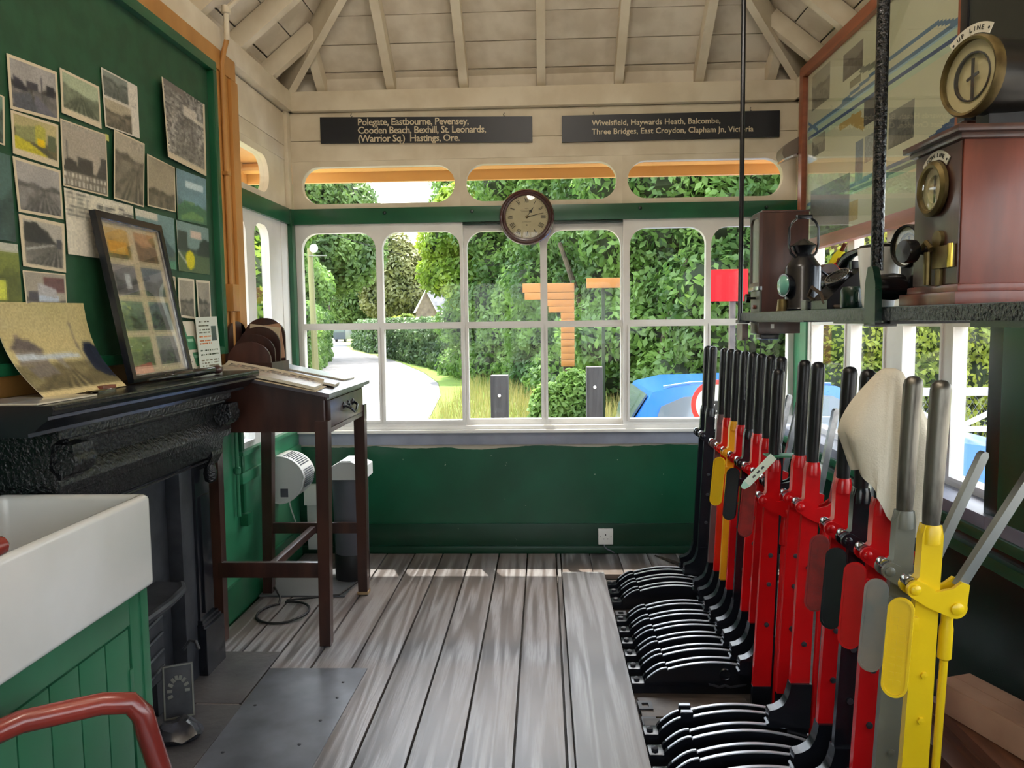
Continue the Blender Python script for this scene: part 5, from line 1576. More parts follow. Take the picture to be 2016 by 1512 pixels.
# slot: colour, grip, catch reach, name plate colour, shoe, label
YFAR = mat('amber_worn_enamel', C(222, 164, 30), 0.3, col2=C(204, 146, 24), scale=8, bump=0.06)
LV = {
 0: (YELLOW, HSTEEL, 0.135, YELLOW, True, 'nearest lever, yellow, with gunmetal grip and yellow oval plate'),
 1: (LGREY, HSTEEL, 0.100, mat('worn_grey_plate', C(128, 130, 132), 0.3, 0.4, col2=C(150, 140, 134), scale=10), True, 'grey lever with grey oval plate beside the nearest yellow lever'),
 2: (RED, HBLACK, 0.070, RED, True, 'red lever with white cloth draped over its grip'),
 3: (BLACK, HBLACK, 0.050, BLACK, True, 'black lever with black oval plate just behind the cloth'),
 4: (RED, HBLACK, 0.045, DRED, True, 'red lever with worn dull red lettered plate'),
 6: (RED, HBLACK, 0.040, None, True, 'red lever without plate, near one of the close pair left of the cloth'),
 7: (RED, HBLACK, 0.040, None, False, 'red lever without plate, far one of the close pair left of the cloth'),
 8: (RED, HBLACK, 0.050, None, False, 'red lever set slightly forward with lower grip and green label strip'),
 9: (BLACK, HBLACK, 0.045, None, True, 'black lever hidden behind the forward red lever'),
 10: (RED, HBLACK, 0.045, DRED, True, 'red lever in mid row with dull red oval plate'),
 11: (RED, HBLACK, 0.045, None, True, 'red lever without plate next to the black lever with dark plate'),
 12: (BLACK, HBLACK, 0.045, BLACK, True, 'black lever with dark green oval plate in the far half'),
 13: (RED, HBLACK, 0.045, None, True, 'red lever between the far black and amber levers'),
 14: (YFAR, HBLACK, 0.045, YELLOW, True, 'amber yellow lever in the far half of the row'),
 15: (RED, HBLACK, 0.045, None, True, 'red lever just beyond the amber lever'),
 16: (BROWNGREY, HBLACK, 0.045, None, True, 'brown grey lever beyond the far red lever'),
 18: (BLACK, HBLACK, 0.045, None, True, 'black lever, second from the far end of the row'),
 19: (BLACK, HBLACK, 0.045, None, True, 'black lever at the far end of the row')}
for s, (colr, grip, cdx, plate, shoe, lab) in LV.items():
    y = ly(s)
    dx = {8: -0.045}.get(s, 0.0)
    dzv = {8: -0.035}.get(s, 0.0)
    t = thing('signal_lever', lab, 'lever', (LX + dx, y, dzv), 'signal levers in the frame')
    lpart('blade', m_blade, colr, t, 'blade', 0)
    lpart('lower', m_lower, BLACK, t, 'blade_foot', 0)
    lpart('shank', m_shank, colr, t, 'shank', 0)
    lpart('grip', m_grip, grip, t, 'grip', 0)
    lpart('crank', m_crank, colr, t, 'catch_crank', 0)
    for k in range(2):
        lpart('rivet%d' % k, m_rivet(k), colr, t, 'rivet', 0)
    lpart('boss', m_boss, STEEL, t, 'spring_boss', 0)
    lpart('catch%.3f' % cdx, m_catch(cdx), STEEL if s not in (0, 1) else mat('dull_steel', C(140, 142, 140), 0.4, 0.8), t, 'catch_handle', 0)
    lpart('rod', m_rod, colr, t, 'catch_rod', 0)
    lpart('sleeve', m_sleeve, colr, t, 'rod_sleeve', 0)
    for z in (0.60, 0.50, 0.36):
        lpart('bolt%.2f' % z, m_bolt(z), colr if s in (0, 1) else IRON, t, 'bolt', 0)
    if shoe:
        lpart('shoe', m_shoe, BLACK, t, 'catch_shoe', 0)
    if plate is not None:
        p = lpart('plate', m_plate, plate, t, 'name_plate', 0)
        lpart('lug', m_lug, colr, t, 'plate_lug', 0)
        r_ = lpart('plrim', m_plrim, plate, p, 'plate_rim', 0)
        if s in (0, 4):
            lpart('emb', m_embossed, plate, p, 'raised_lettering', 0)
# hand-lettered strip clipped on the forward red lever
lb = thing('lever_label_strip', 'pale green label strip clipped across the forward red lever', 'label', (0.74, 2.52, 0.86))
Ml = frameM((0.700, 2.50, 0.868), (0.62, 0.12, 0.60), (-0.55, 0.25, 0.60))
part('strip', MB().xbox((0.125, 0.026, 0.004), Ml, 0.001), mat('pale_green_card', C(206, 226, 210), 0.4), lb)
part('strip_tip', MB().prism([(-0.0625, -0.013), (-0.0625, 0.013), (-0.082, 0.008), (-0.085, 0.0), (-0.08, -0.008)], 'z', -0.002, 0.002).warp(lambda x, y, z: (Ml @ Vector((x, y, z)))[:]), mat('mint_card', C(160, 206, 188), 0.4), lb)
part('lettering', MB().xbox((0.012, 0.006, 0.001), Ml @ Matrix.Translation((-0.03, 0, 0.0026))).xbox((0.012, 0.006, 0.001), Ml @ Matrix.Translation((-0.01, 0, 0.0026))).xbox((0.012, 0.006, 0.001), Ml @ Matrix.Translation((0.01, 0, 0.0026))), IRON, lb)
part('clip_plate', MB().box(0.735, 0.85, 2.54, 2.60, 0.90, 0.906, 0.002), GREEN_L, lb)

# ---- cloth over the third lever
cx, cy = LX + LEAN * 1.23, ly(2)
def cloth_mb():
    nt_, ns = 72, 26
    V, F = [], []
    def reach(th):
        # unit widths of the drape by direction (0 = +x, 180 = -x toward the signalman)
        d = math.degrees(th) % 360
        key = [(0, 0.105), (40, 0.070), (90, 0.060), (140, 0.090), (180, 0.118), (205, 0.105), (240, 0.050), (270, 0.036), (300, 0.060), (330, 0.105), (360, 0.105)]
        for (a, b), (c, e2) in zip(key, key[1:]):
            if a <= d <= c:
                t = (d - a) / (c - a)
                t = t * t * (3 - 2 * t)
                return b + (e2 - b) * t
        return 0.05
    def length(th):
        d = math.degrees(th) % 360
        key = [(0, 0.36), (60, 0.30), (120, 0.26), (180, 0.27), (220, 0.31), (250, 0.37), (290, 0.42), (330, 0.44), (360, 0.36)]
        for (a, b), (c, e2) in zip(key, key[1:]):
            if a <= d <= c:
                return b + (e2 - b) * (d - a) / (c - a)
        return 0.3
    V.append((cx, cy, 1.2375))
    for i in range(1, ns + 1):
        s = i / ns
        for j in range(nt_):
            th = 2 * math.pi * j / nt_
            Lg = length(th)
            rr_ = reach(th)
            d = s * Lg
            if d < 0.03:
                r0 = d * 0.93
                z = 1.2375 - 0.009 * (d / 0.03) ** 3
            else:
                q = (d - 0.03) / (Lg - 0.03)
                bell = math.sin(min(q * 1.55, 1.0) * math.pi / 2)
                back = max(0, q - 0.62) * (0.9 if 130 < math.degrees(th) < 230 else 0.3)
                r0 = 0.028 + (rr_ - 0.028) * bell - back * rr_ * 0.9
                z = 1.2285 - (d - 0.03) * 0.97
            fold = 1 + 0.16 * math.sin(th * 5 + 1.2) * s * s + 0.07 * math.sin(th * 9 + 2.0 * s) * s
            V.append((cx + r0 * fold * math.cos(th), cy + r0 * fold * math.sin(th) * (0.98 - 0.15 * s), z + 0.01 * math.sin(th * 4) * s))
    for j in range(nt_):
        F.append((0, 1 + j, 1 + (j + 1) % nt_))
    for i in range(ns - 1):
        for j in range(nt_):
            a = 1 + i * nt_ + j
            b = 1 + i * nt_ + (j + 1) % nt_
            F.append((a, a + nt_, b + nt_, b))
    return MB().add(V, F)
solo('draped_cloth', cloth_mb(), CLOTH, 'off-white cotton cloth draped over a lever grip', 'cloth', smooth=70)

# ---- timber step and cardboard box behind the levers
sp = thing('timber_step', 'brown timber step along the foot of the right wall', 'step', (1.22, 1.9, -0.028))
part('step_board', MB().box(1.165, 1.345, 0.6, 2.32, 0.165, 0.20, 0.004), STEPB, sp)
part('step_board', MB().box(1.10, 1.16, 0.6, 2.32, 0.10, 0.135, 0.004), STEPB, sp)
part('step_riser', MB().box(1.16, 1.18, 0.6, 2.31, -0.028, 0.165), STEPB, sp)
part('step_riser', MB().box(1.10, 1.12, 0.6, 2.31, -0.028, 0.10), STEPB, sp)
bx_ = thing('cardboard_box', 'plain brown cardboard box on the timber step', 'box', (1.27, 2.15, 0.201))
Mb = Matrix.Translation((1.262, 2.10, 0.245)) @ Matrix.Rotation(R(18), 4, 'Z')
part('carton', MB().xbox((0.125, 0.34, 0.085), Mb, 0.002), CARD, bx_)
part('top_flap', MB().xbox((0.06, 0.34, 0.003), Mb @ Matrix.Translation((-0.031, 0, 0.0445))), CARD, bx_)
part('top_flap', MB().xbox((0.06, 0.34, 0.003), Mb @ Matrix.Translation((0.031, 0, 0.0445))), CARD, bx_)

# ================================================================== SHELF AND INSTRUMENTS
SHX, SHY1, SHZ = 0.81, 3.24, 1.383
shf = thing('instrument_shelf', 'dark green painted shelf hung on iron rods above the levers', 'shelf', (1.0, 2.0, 1.353))
part('shelf_board', MB().box(SHX, 1.26, 0.7, SHY1, 1.353, SHZ, 0.003), GREEN_D, shf)
part('edge_strip', MB().box(SHX - 0.006, SHX, 0.7, SHY1, 1.350, SHZ - 0.002, 0.002), BLACKR, shf)
part('under_batten', MB().box(SHX + 0.02, 1.2, 2.50, 3.20, 1.345, 1.353), BLACK, shf)
part('under_batten', MB().box(SHX + 0.01, 1.2, 1.86, 2.22, 1.342, 1.353), BLACK, shf)
part('cross_beam', MB().box(SHX, 1.40, 1.26, 1.50, 1.338, 1.353), GREEN_D, shf)
part('hanger_rod', MB().tube([(SHX - 0.004, 3.20, 1.345), (SHX - 0.004, 3.20, 3.19)], 0.0095, 10), BLACK, shf)
part('rod_foot', MB().box(SHX - 0.014, SHX + 0.03, 3.18, 3.235, 1.340, 1.353, 0.002), BLACK, shf)
part('hanger_rod', MB().tube([(SHX - 0.006, 1.905, 1.47), (SHX - 0.006, 1.905, 3.19)], 0.0145, 12), BLACKR, shf)
part('rod_strap', MB().prism([(1.870, 1.345), (1.935, 1.345), (1.932, 1.44), (1.918, 1.48), (1.892, 1.48), (1.873, 1.44)], 'x', SHX - 0.022, SHX - 0.006), GREEN_D, shf)
part('rod_hook', MB().box(SHX - 0.022, SHX + 0.03, 1.870, 1.935, 1.336, 1.345, 0.002), BLACK, shf)

# wooden glazed telephone box at the far end
ib = thing('wooden_telephone_box', 'tall mahogany instrument case with glazed front at the far shelf end', 'instrument case', (0.94, 3.13, SHZ))
x0, x1, y0, y1, z0, z1 = 0.842, 1.03, 3.06, 3.20, SHZ + 0.001, 1.775
part('case', MB().box(x0 + 0.012, x1, y0, y1, z0, z1 - 0.006, 0.002), MAHOG_D, ib)
part('cap', MB().box(x0 + 0.008, x1 + 0.003, y0 - 0.003, y1 + 0.003, z1 - 0.006, z1, 0.001), MAHOG_D, ib)
part('glazed_door', MB().ring((y0, y1, z0 + 0.10, z1 - 0.008), (y0 + 0.012, y1 - 0.012, z0 + 0.115, z1 - 0.022), (0, 0, 0.03, 0.03), 'x', x0, x0 + 0.012), MAHOG_D, ib)
part('door_glass', MB().box(x0 + 0.005, x0 + 0.007, y0 + 0.010, y1 - 0.010, z0 + 0.113, z1 - 0.02), mat('dark_reflective_glass', C(70, 92, 70), 0.06, coat=1.0), ib)
part('brass_bezel', MB().box(x0 - 0.004, x0 + 0.012, y0 - 0.001, y1, z0 + 0.085, z0 + 0.10, 0.001), STEEL, ib)
part('winding_knob', MB().lathe([(0.005, 0), (0.005, 0.028), (0.018, 0.03), (0.018, 0.046), (0.0, 0.048)], (x0 + 0.01, y0 + 0.06, z0 + 0.055), (-1, 0, 0), 14), BLACKP, ib)
part('lower_plate', MB().box(x0 + 0.003, x0 + 0.012, y0 + 0.004, y1 - 0.01, z0, z0 + 0.083, 0.001), LGREY, ib)
part('small_knob', MB().lathe([(0.008, 0), (0.008, 0.014), (0.0, 0.016)], (x0 + 0.004, y0 + 0.05, z0 + 0.02), (-1, 0, 0), 12), MAHOG, ib)
tbx = thing('terminal_box', 'dark wooden terminal box with wires under the far shelf end', 'terminal box', (0.93, 3.1, 1.285))
part('backboard', MB().box(0.80, 0.825, 3.145, 3.23, 1.27, 1.338, 0.002), MAHOG_D, tbx)
part('box_body', MB().box(0.848, 1.01, 3.08, 3.2, 1.298, 1.3445, 0.003), DARKWOOD, tbx)
part('lower_block', MB().box(0.862, 0.932, 3.09, 3.18, 1.275, 1.298, 0.006), BLACKP, tbx)
part('white_tag', MB().box(0.895, 0.908, 3.078, 3.08, 1.318, 1.336), PLASTICW, tbx)
for xx_, zb in ((0.812, 1.03), (0.875, 1.02)):
    part('hanging_chain', MB().tube([(xx_, 3.14, z) for z in np.linspace(1.28, zb, 16)], [0.0015 + 0.0015 * (k % 2) for k in range(16)], 6), IRON, tbx)

# signalman's hand lamp
hl = thing('hand_lamp', 'black railway hand lamp with hoop handle and green bullseye lens', 'lamp', (0.905, 2.74, SHZ))
c = (0.905, 2.74, SHZ + 0.001)
part('body', MB().lathe([(0.0, 0), (0.062, 0.0), (0.064, 0.006), (0.060, 0.012), (0.060, 0.148), (0.054, 0.158), (0.030, 0.192), (0.026, 0.196), (0.0, 0.196)], c, (0, 0, 1), 28), BLACK, hl)
part('chimney', MB().lathe([(0.030, 0.190), (0.026, 0.196), (0.042, 0.220), (0.047, 0.224), (0.008, 0.247), (0.0, 0.248)], c, (0, 0, 1), 8), BLACK, hl)
hp = [(c[0] - 0.043, c[1], c[2] + 0.20), (c[0] - 0.050, c[1], c[2] + 0.225), (c[0] - 0.050, c[1], c[2] + 0.285), (c[0] - 0.040, c[1], c[2] + 0.306), (c[0] - 0.020, c[1], c[2] + 0.322), (c[0] + 0.020, c[1], c[2] + 0.322), (c[0] + 0.040, c[1], c[2] + 0.306), (c[0] + 0.050, c[1], c[2] + 0.285), (c[0] + 0.050, c[1], c[2] + 0.225), (c[0] + 0.043, c[1], c[2] + 0.20)]
part('hoop_handle', MB().tube([(c[0] - 0.027, c[1], c[2] + 0.185)] + hp + [(c[0] + 0.027, c[1], c[2] + 0.185)], 0.0045, 8), BLACK, hl)
part('handle_grip', MB().box(c[0] - 0.026, c[0] + 0.026, c[1] - 0.012, c[1] + 0.012, c[2] + 0.316, c[2] + 0.330, 0.004), BLACK, hl)
part('lens_barrel', MB().lathe([(0.034, 0.03), (0.034, 0.062), (0.040, 0.066), (0.040, 0.075)], (c[0], c[1], c[2] + 0.088), (-1, -0.25, 0), 24), BLACK, hl)
part('bullseye_lens', MB().lathe([(0.037, 0.070), (0.032, 0.080), (0.020, 0.087), (0.0, 0.090)], (c[0], c[1], c[2] + 0.088), (-1, -0.25, 0), 24), LENS, hl)
part('back_handle', MB().tube([(c[0] + 0.058, c[1], c[2] + 0.03), (c[0] + 0.085, c[1], c[2] + 0.05), (c[0] + 0.085, c[1], c[2] + 0.12), (c[0] + 0.058, c[1], c[2] + 0.14)], 0.005, 8), BLACK, hl)
solo('brass_pot', MB().lathe([(0.0, 0), (0.022, 0), (0.02, 0.008), (0.017, 0.04), (0.0, 0.042)], (0.838, 2.745, SHZ + 0.001), (0, 0, 1), 18), BRASS, 'small brass pot under the hand lamp lens', 'pot')

# block bell with wooden back behind the lamp
bl_ = thing('block_bell', 'dark wooden round-topped bell case behind the hand lamp', 'bell', (1.02, 2.78, SHZ))
pts = [(0.985, SHZ + 0.001), (1.055, SHZ + 0.001), (1.055, SHZ + 0.13)] + [(1.02 + 0.035 * math.cos(R(a)), SHZ + 0.13 + 0.038 * math.sin(R(a))) for a in np.linspace(15, 165, 8)] + [(0.985, SHZ + 0.13)]
part('case', MB().prism(pts, 'y', 2.80, 2.87), MAHOG_D, bl_)
part('bell_dome', MB().lathe([(0.0, 0.042), (0.02, 0.038), (0.032, 0.02), (0.035, 0.0)], (1.02, 2.80, SHZ + 0.10), (0, -1, 0), 18), BLACK, bl_)
part('cable', MB().tube([(1.045, 2.78, SHZ + 0.06), (1.06, 2.74, SHZ + 0.10), (1.09, 2.72, SHZ + 0.10), (1.10, 2.70, SHZ + 0.06)], 0.004, 8), RUBBER, bl_)

# grey bracket
gb = thing('grey_bracket', 'small grey metal bridge bracket on the shelf edge', 'bracket', (0.87, 2.42, SHZ))
part('bridge_plate', MB().box(0.835, 0.915, 2.40, 2.44, SHZ + 0.026, SHZ + 0.032, 0.001), LGREY, gb)
part('leg', MB().box(0.835, 0.842, 2.40, 2.44, SHZ + 0.001, SHZ + 0.026), LGREY, gb)
part('leg', MB().box(0.908, 0.915, 2.40, 2.44, SHZ + 0.001, SHZ + 0.026), LGREY, gb)

# black dial telephone
ph = thing('dial_telephone', 'black bakelite dial telephone on the shelf', 'telephone', (0.93, 2.26, SHZ))
wedge = [(0.845, SHZ + 0.002), (1.02, SHZ + 0.002), (1.025, SHZ + 0.03), (0.985, SHZ + 0.125), (0.955, SHZ + 0.125), (0.90, SHZ + 0.085), (0.845, SHZ + 0.028)]
part('body', MB().prism(wedge, 'y', 2.19, 2.33), BLACKP, ph)
dn = Vector((-0.55, -0.25, 0.8)).normalized()
dc = Vector((0.893, 2.235, SHZ + 0.095))
dl = part('dial', MB().lathe([(0.040, -0.012), (0.042, 0.0), (0.040, 0.006), (0.034, 0.008), (0.0, 0.008)], dc, dn, 28), BLACKP, ph)
part('dial_ring', MB().lathe([(0.0385, 0.0065), (0.0385, 0.0095), (0.034, 0.0095), (0.034, 0.0085)], dc, dn, 28, cap=False), STEEL, dl)
u_ = dn.cross(Vector((0, 0, 1))).normalized()
w_ = dn.cross(u_)
for k in range(10):
    a = R(30 + 30 * k)
    part('finger_hole', MB().lathe([(0.0055, 0.0085), (0.0055, 0.0098), (0.004, 0.0098)], dc + (u_ * math.cos(a) + w_ * math.sin(a)) * 0.026, dn, 10, cap=False), LGREY, dl)
for y_ in (2.20, 2.295):
    part('cradle', MB().box(0.955, 0.985, y_, y_ + 0.025, SHZ + 0.12, SHZ + 0.15, 0.003), BLACKP, ph)
part('handset', MB().tube([(0.97, 2.12, SHZ + 0.145), (0.97, 2.15, SHZ + 0.165), (0.97, 2.20, SHZ + 0.175), (0.97, 2.26, SHZ + 0.178), (0.97, 2.32, SHZ + 0.175), (0.97, 2.37, SHZ + 0.165), (0.97, 2.40, SHZ + 0.145)], [0.02, 0.018, 0.012, 0.011, 0.012, 0.018, 0.02], 12), BLACKP, ph)
part('braided_cord', MB().tube([(0.86, 2.31, SHZ + 0.02), (0.84, 2.34, SHZ + 0.045), (0.838, 2.30, SHZ + 0.07), (0.85, 2.26, SHZ + 0.05), (0.848, 2.22, SHZ + 0.02), (0.87, 2.19, SHZ + 0.008), (0.93, 2.175, SHZ + 0.008)], 0.006, 8), mat('brown_braided_cord', C(70, 56, 44), 0.8), ph)
# flags rolled up behind the telephone
for nm, colr, off, lab in (('yellow_flag', mat('yellow_flag_cloth', C(236, 226, 40), 0.8), 0.0, 'rolled yellow signal flag leaning behind the telephone'), ('red_flag', mat('red_flag_cloth', C(216, 44, 34), 0.8), 0.05, 'rolled red signal flag leaning behind the telephone')):
    off2 = off - 0.47
    fg = thing('rolled_flag', lab, 'flag', (1.06, 2.50 - off2, SHZ), 'rolled signal flags')
    p0 = Vector((1.045, 2.56 - off2, SHZ + 0.016))
    p1 = Vector((1.10, 2.44 - off2, SHZ + 0.22)) if off == 0 else Vector((1.075, 2.46 - off2, SHZ + 0.17))
    part('stick', MB().tube([p0, p1 + (p1 - p0) * 0.12], 0.008, 8), MAHOG, fg)
    part('cloth_roll', MB().tube([p0 + (p1 - p0) * k for k in (0.28, 0.34, 0.5, 0.7, 0.9, 1.0)], [0.010, 0.020, 0.024, 0.026, 0.022, 0.012], 10), colr, fg)

# white jug and dark cup
jg = thing('white_jug', 'glossy white tapered jug with black lid next to the rod strap', 'jug', (0.955, 2.06, SHZ))
part('jug_body', MB().lathe([(0.0, 0.0), (0.036, 0.0), (0.038, 0.005), (0.040, 0.02), (0.052, 0.150), (0.051, 0.153), (0.0, 0.153)], (0.965, 2.06, SHZ + 0.001), (0, 0, 1), 28), PLASTICW, jg)
part('lid', MB().lathe([(0.050, 0.153), (0.047, 0.160), (0.02, 0.166), (0.0, 0.167)], (0.965, 2.06, SHZ + 0.001), (0, 0, 1), 24), BLACKP, jg)
part('spout', MB().prism([(1.005, SHZ + 0.150), (1.03, SHZ + 0.178), (1.022, SHZ + 0.18), (0.985, SHZ + 0.168)], 'y', 2.05, 2.07), BLACKP, jg)
mg = thing('dark_mug', 'small dark green mug at the foot of the rod strap', 'mug', (0.86, 2.02, SHZ))
part('mug_body', MB().lathe([(0.0, 0), (0.028, 0.0), (0.030, 0.004), (0.030, 0.048), (0.024, 0.058), (0.0, 0.060)], (0.862, 2.03, SHZ + 0.001), (0, 0, 1), 20), GREEN_D, mg)
part('mug_handle', MB().tube([(0.862, 2.00, SHZ + 0.015), (0.858, 1.985, SHZ + 0.02), (0.858, 1.985, SHZ + 0.04), (0.862, 2.0, SHZ + 0.046)], 0.004, 8), GREEN_D, mg)

def gauge(nm, lab, c, r, depth, axis, loc, body, needle=True, bez=None):
    g = thing(nm, lab, 'gauge', loc)
    ax_ = Vector(axis).normalized()
    bz = bez or body
    part('drum', MB().lathe([(r * 0.93, -0.014), (r * 0.95, -depth * 0.2), (r * 0.95, -depth), (r * 0.6, -depth - 0.006), (0, -depth - 0.006)], c, ax_, 32), body, g)
    part('bezel', MB().lathe([(r * 0.96, -0.016), (r * 1.02, -0.012), (r * 1.02, 0.002), (r * 0.97, 0.008), (r * 0.90, 0.006), (r * 0.90, -0.012)], c, ax_, 36, cap=False), bz, g)
    d = part('dial', MB().lathe([(r * 0.91, -0.004), (r * 0.60, -0.006), (r * 0.59, -0.012), (0, -0.012)], c, ax_, 36, cap=False), DIALF, g)
    u = ax_.cross(Vector((0, 0, 1))).normalized()
    w = u.cross(ax_)
    M = frameM(Vector(c), u, Vector((0, 0, 1)))
    if M.to_3x3().col[2].dot(ax_) < 0:
        M = frameM(Vector(c), -u, Vector((0, 0, 1)))
    part('dial_ring', MB().lathe([(r * 0.62, -0.005), (r * 0.62, -0.003), (r * 0.58, -0.003), (r * 0.58, -0.011)], c, ax_, 36, cap=False), IRON, d)
    if needle:
        part('needle', MB().xbox((0.007 * r / 0.08, r * 1.02, 0.002), M @ Matrix.Translation((0, -r * 0.05, -0.006))).xbox((r * 0.42, 0.006 * r / 0.08, 0.002), M @ Matrix.Translation((0, 0, -0.006)) @ Matrix.Rotation(R(15), 4, 'Z')), IRON, d)
    part('front_glass', MB().lathe([(r * 0.9, 0.0), (r * 0.88, 0.002), (0, 0.003)], c, ax_, 32), GLASSP, g)
    return g, M
AXG = (-1, -0.22, 0)
g1, _m1 = gauge('round_gauge', 'black drum gauge on pedestal next to the mahogany block instrument', (0.895, 1.865, 1.532), 0.052, 0.085, AXG, (0.93, 1.87, SHZ), BLACKP)
part('pedestal', MB().box(0.90, 0.975, 1.825, 1.905, SHZ + 0.001, 1.49, 0.006).lathe([(0.02, 0), (0.03, 0.006), (0.034, 0.03), (0.03, 0.07), (0.02, 0.076)], (0.893, 1.865, SHZ + 0.05), (-1, 0, 0), 14), BLACKP, g1)
part('top_stud', MB().lathe([(0.004, 0), (0.004, 0.02), (0.012, 0.024), (0.014, 0.03), (0.0, 0.03)], (0.955, 1.865, 1.578), (0, 0, 1), 12), BLACKP, g1)

# mahogany block instrument
bi = thing('block_instrument', 'large mahogany block instrument case with dial and brass switch', 'instrument', (0.98, 1.655, SHZ))
bx0, bx1, by0, by1 = 0.868, 1.16, 1.555, 1.755
zb = SHZ + 0.001
part('plinth', MB().box(bx0 - 0.020, bx1 + 0.02, by0 - 0.022, by1 + 0.03, zb, zb + 0.026, 0.003).box(bx0 - 0.010, bx1 + 0.01, by0 - 0.012, by1 + 0.012, zb + 0.026, zb + 0.042, 0.005), MAHOG, bi)
part('case', MB().box(bx0, bx1, by0, by1, zb + 0.042, 1.722, 0.003), MAHOG, bi)
part('front_panel', MB().box(bx0 - 0.004, bx0, by0 + 0.004, by1 - 0.004, zb + 0.044, 1.72, 0.001), MAHOG_D, bi)
part('cornice', MB().box(bx0 - 0.012, bx1 + 0.012, by0 - 0.012, by1 + 0.012, 1.722, 1.734, 0.003).box(bx0 - 0.024, bx1 + 0.02, by0 - 0.022, by1 + 0.024, 1.734, 1.748, 0.004), MAHOG_D, bi)
dcx = (bx0 - 0.004, 1.655, 1.637)
bz = part('dial_bezel', MB().lathe([(0.052, 0), (0.060, 0.004), (0.060, 0.012), (0.052, 0.018), (0.046, 0.016), (0.046, 0.004)], dcx, (-1, 0, 0), 32, cap=False), BRASS, bi)
part('dial_face', MB().lathe([(0.047, 0.006), (0.03, 0.005), (0.029, 0.001), (0, 0.001)], dcx, (-1, 0, 0), 32, cap=False), DIALF, bz)
part('dial_needle', MB().box(bx0 - 0.009, bx0 - 0.007, 1.653, 1.657, 1.60, 1.675), IRON, bz)
part('dial_glass', MB().lathe([(0.046, 0.012), (0.03, 0.015), (0, 0.016)], dcx, (-1, 0, 0), 28), GLASSP, bz)
def arc_label(nm, parent, c, axis_x, up, r0, r1_, a0, a1, txt, ts):
    M = frameM(c, axis_x, up)
    pts = [(r1_ * math.cos(R(a)), r1_ * math.sin(R(a))) for a in np.linspace(a0, a1, 14)] + [(r0 * math.cos(R(a)), r0 * math.sin(R(a))) for a in np.linspace(a1, a0, 14)]
    o = part(nm, MB().prism(pts, 'z', 0, 0.002).warp(lambda x, y, z: (M @ Vector((x, y, z)))[:]), mat('ivory_label', C(214, 208, 190), 0.35), parent)
    n = len(txt)
    am = (a0 + a1) / 2
    tb = MB()
    for k, chh in enumerate(txt):
        if chh == ' ':
            continue
        a = a0 - (a0 - a1) * (0.16 + 0.68 * (k + 0.5) / n)
        rr_ = (r0 + r1_) / 2 - ts * 0.34
        Mk = M @ Matrix.Rotation(R(a - 90), 4, 'Z') @ Matrix.Translation((0, rr_, 0.0026))
        tb.merge(text_mb(chh, ts, Mk, 0.0008, 'CENTER'))
    part('lettering', tb, INK, o)
    for a in (a0 + (a1 - a0) * 0.06, a1 - (a1 - a0) * 0.06):
        part('label_screw', MB().lathe([(0.003, 0.002), (0.0, 0.004)], (M @ Vector(((r0 + r1_) / 2 * math.cos(R(a)), (r0 + r1_) / 2 * math.sin(R(a)), 0.0)))[:], M.to_3x3().col[2], 8), INK, o)
    return o
arc_label('line_label', bi, (bx0 - 0.005, 1.655, 1.637), (0, -1, 0), (0, 0, 1), 0.062, 0.082, 135, 45, 'DOWN LINE', 0.013)
sw = part('commutator_knob', MB().lathe([(0.008, 0), (0.008, 0.03), (0.026, 0.032), (0.027, 0.05), (0.025, 0.058), (0, 0.060)], (bx0 - 0.004, 1.692, 1.505), (-1, -0.2, 0), 20), BLACKP, bi)
part('brass_arm', MB().tube([(bx0 - 0.015, 1.69, 1.505), (bx0 - 0.02, 1.68, 1.512), (bx0 - 0.02, 1.66, 1.522), (bx0 - 0.02, 1.635, 1.505)], 0.006, 8), BRASS, bi)
part('brass_disc', MB().lathe([(0.02, 0), (0.02, 0.008), (0.0, 0.010)], (bx0 - 0.004, 1.632, 1.525), (-1, 0, 0), 18), BRASS, bi)
part('brass_lock', MB().box(bx0 - 0.014, bx0 - 0.004, 1.565, 1.645, 1.462, 1.51, 0.002), BRASS, bi)
part('lock_tab', MB().box(bx0 - 0.012, bx0 - 0.004, 1.615, 1.635, 1.425, 1.462, 0.002), BRASS, bi)
part('lock_edge', MB().box(bx0 - 0.016, bx0 - 0.012, 1.562, 1.578, 1.462, 1.512, 0.001), mat('bright_brass', C(200, 166, 70), 0.25, 1.0), bi)
part('brass_tube', MB().tube([(bx0 - 0.018, 1.655, 1.428), (bx0 - 0.018, 1.655, 1.50)], 0.008, 10), BRASS, bi)

# brass drum gauge on top of the instrument
g2, m2 = gauge('brass_drum_gauge', 'large brass-rimmed drum gauge lying on top of the mahogany instrument', (0.878, 1.568, 1.848), 0.079, 0.19, AXG, (0.95, 1.58, 1.749), mat('black_japanned_drum', C(34, 32, 30), 0.3, 0.3), True, BRASS)
part('saddle', MB().box(0.92, 1.05, 1.57, 1.62, 1.749, 1.785, 0.003), IRON, g2)
axv = Vector(AXG).normalized()
arc_label('line_label', g2, Vector((0.878, 1.568, 1.848)) - axv * 0.004, (0.22, -1, 0), (0, 0, 1), 0.083, 0.103, 128, 58, 'UP LINE', 0.013)

bi.location.y += 0.098
g2.location.y += 0.091
g1.location.y += 0.088
ph.location.y += 0.15
gb.location.y += 0.10
jg.location.x -= 0.09
mg.location.x -= 0.017
mg.location.y += 0.125

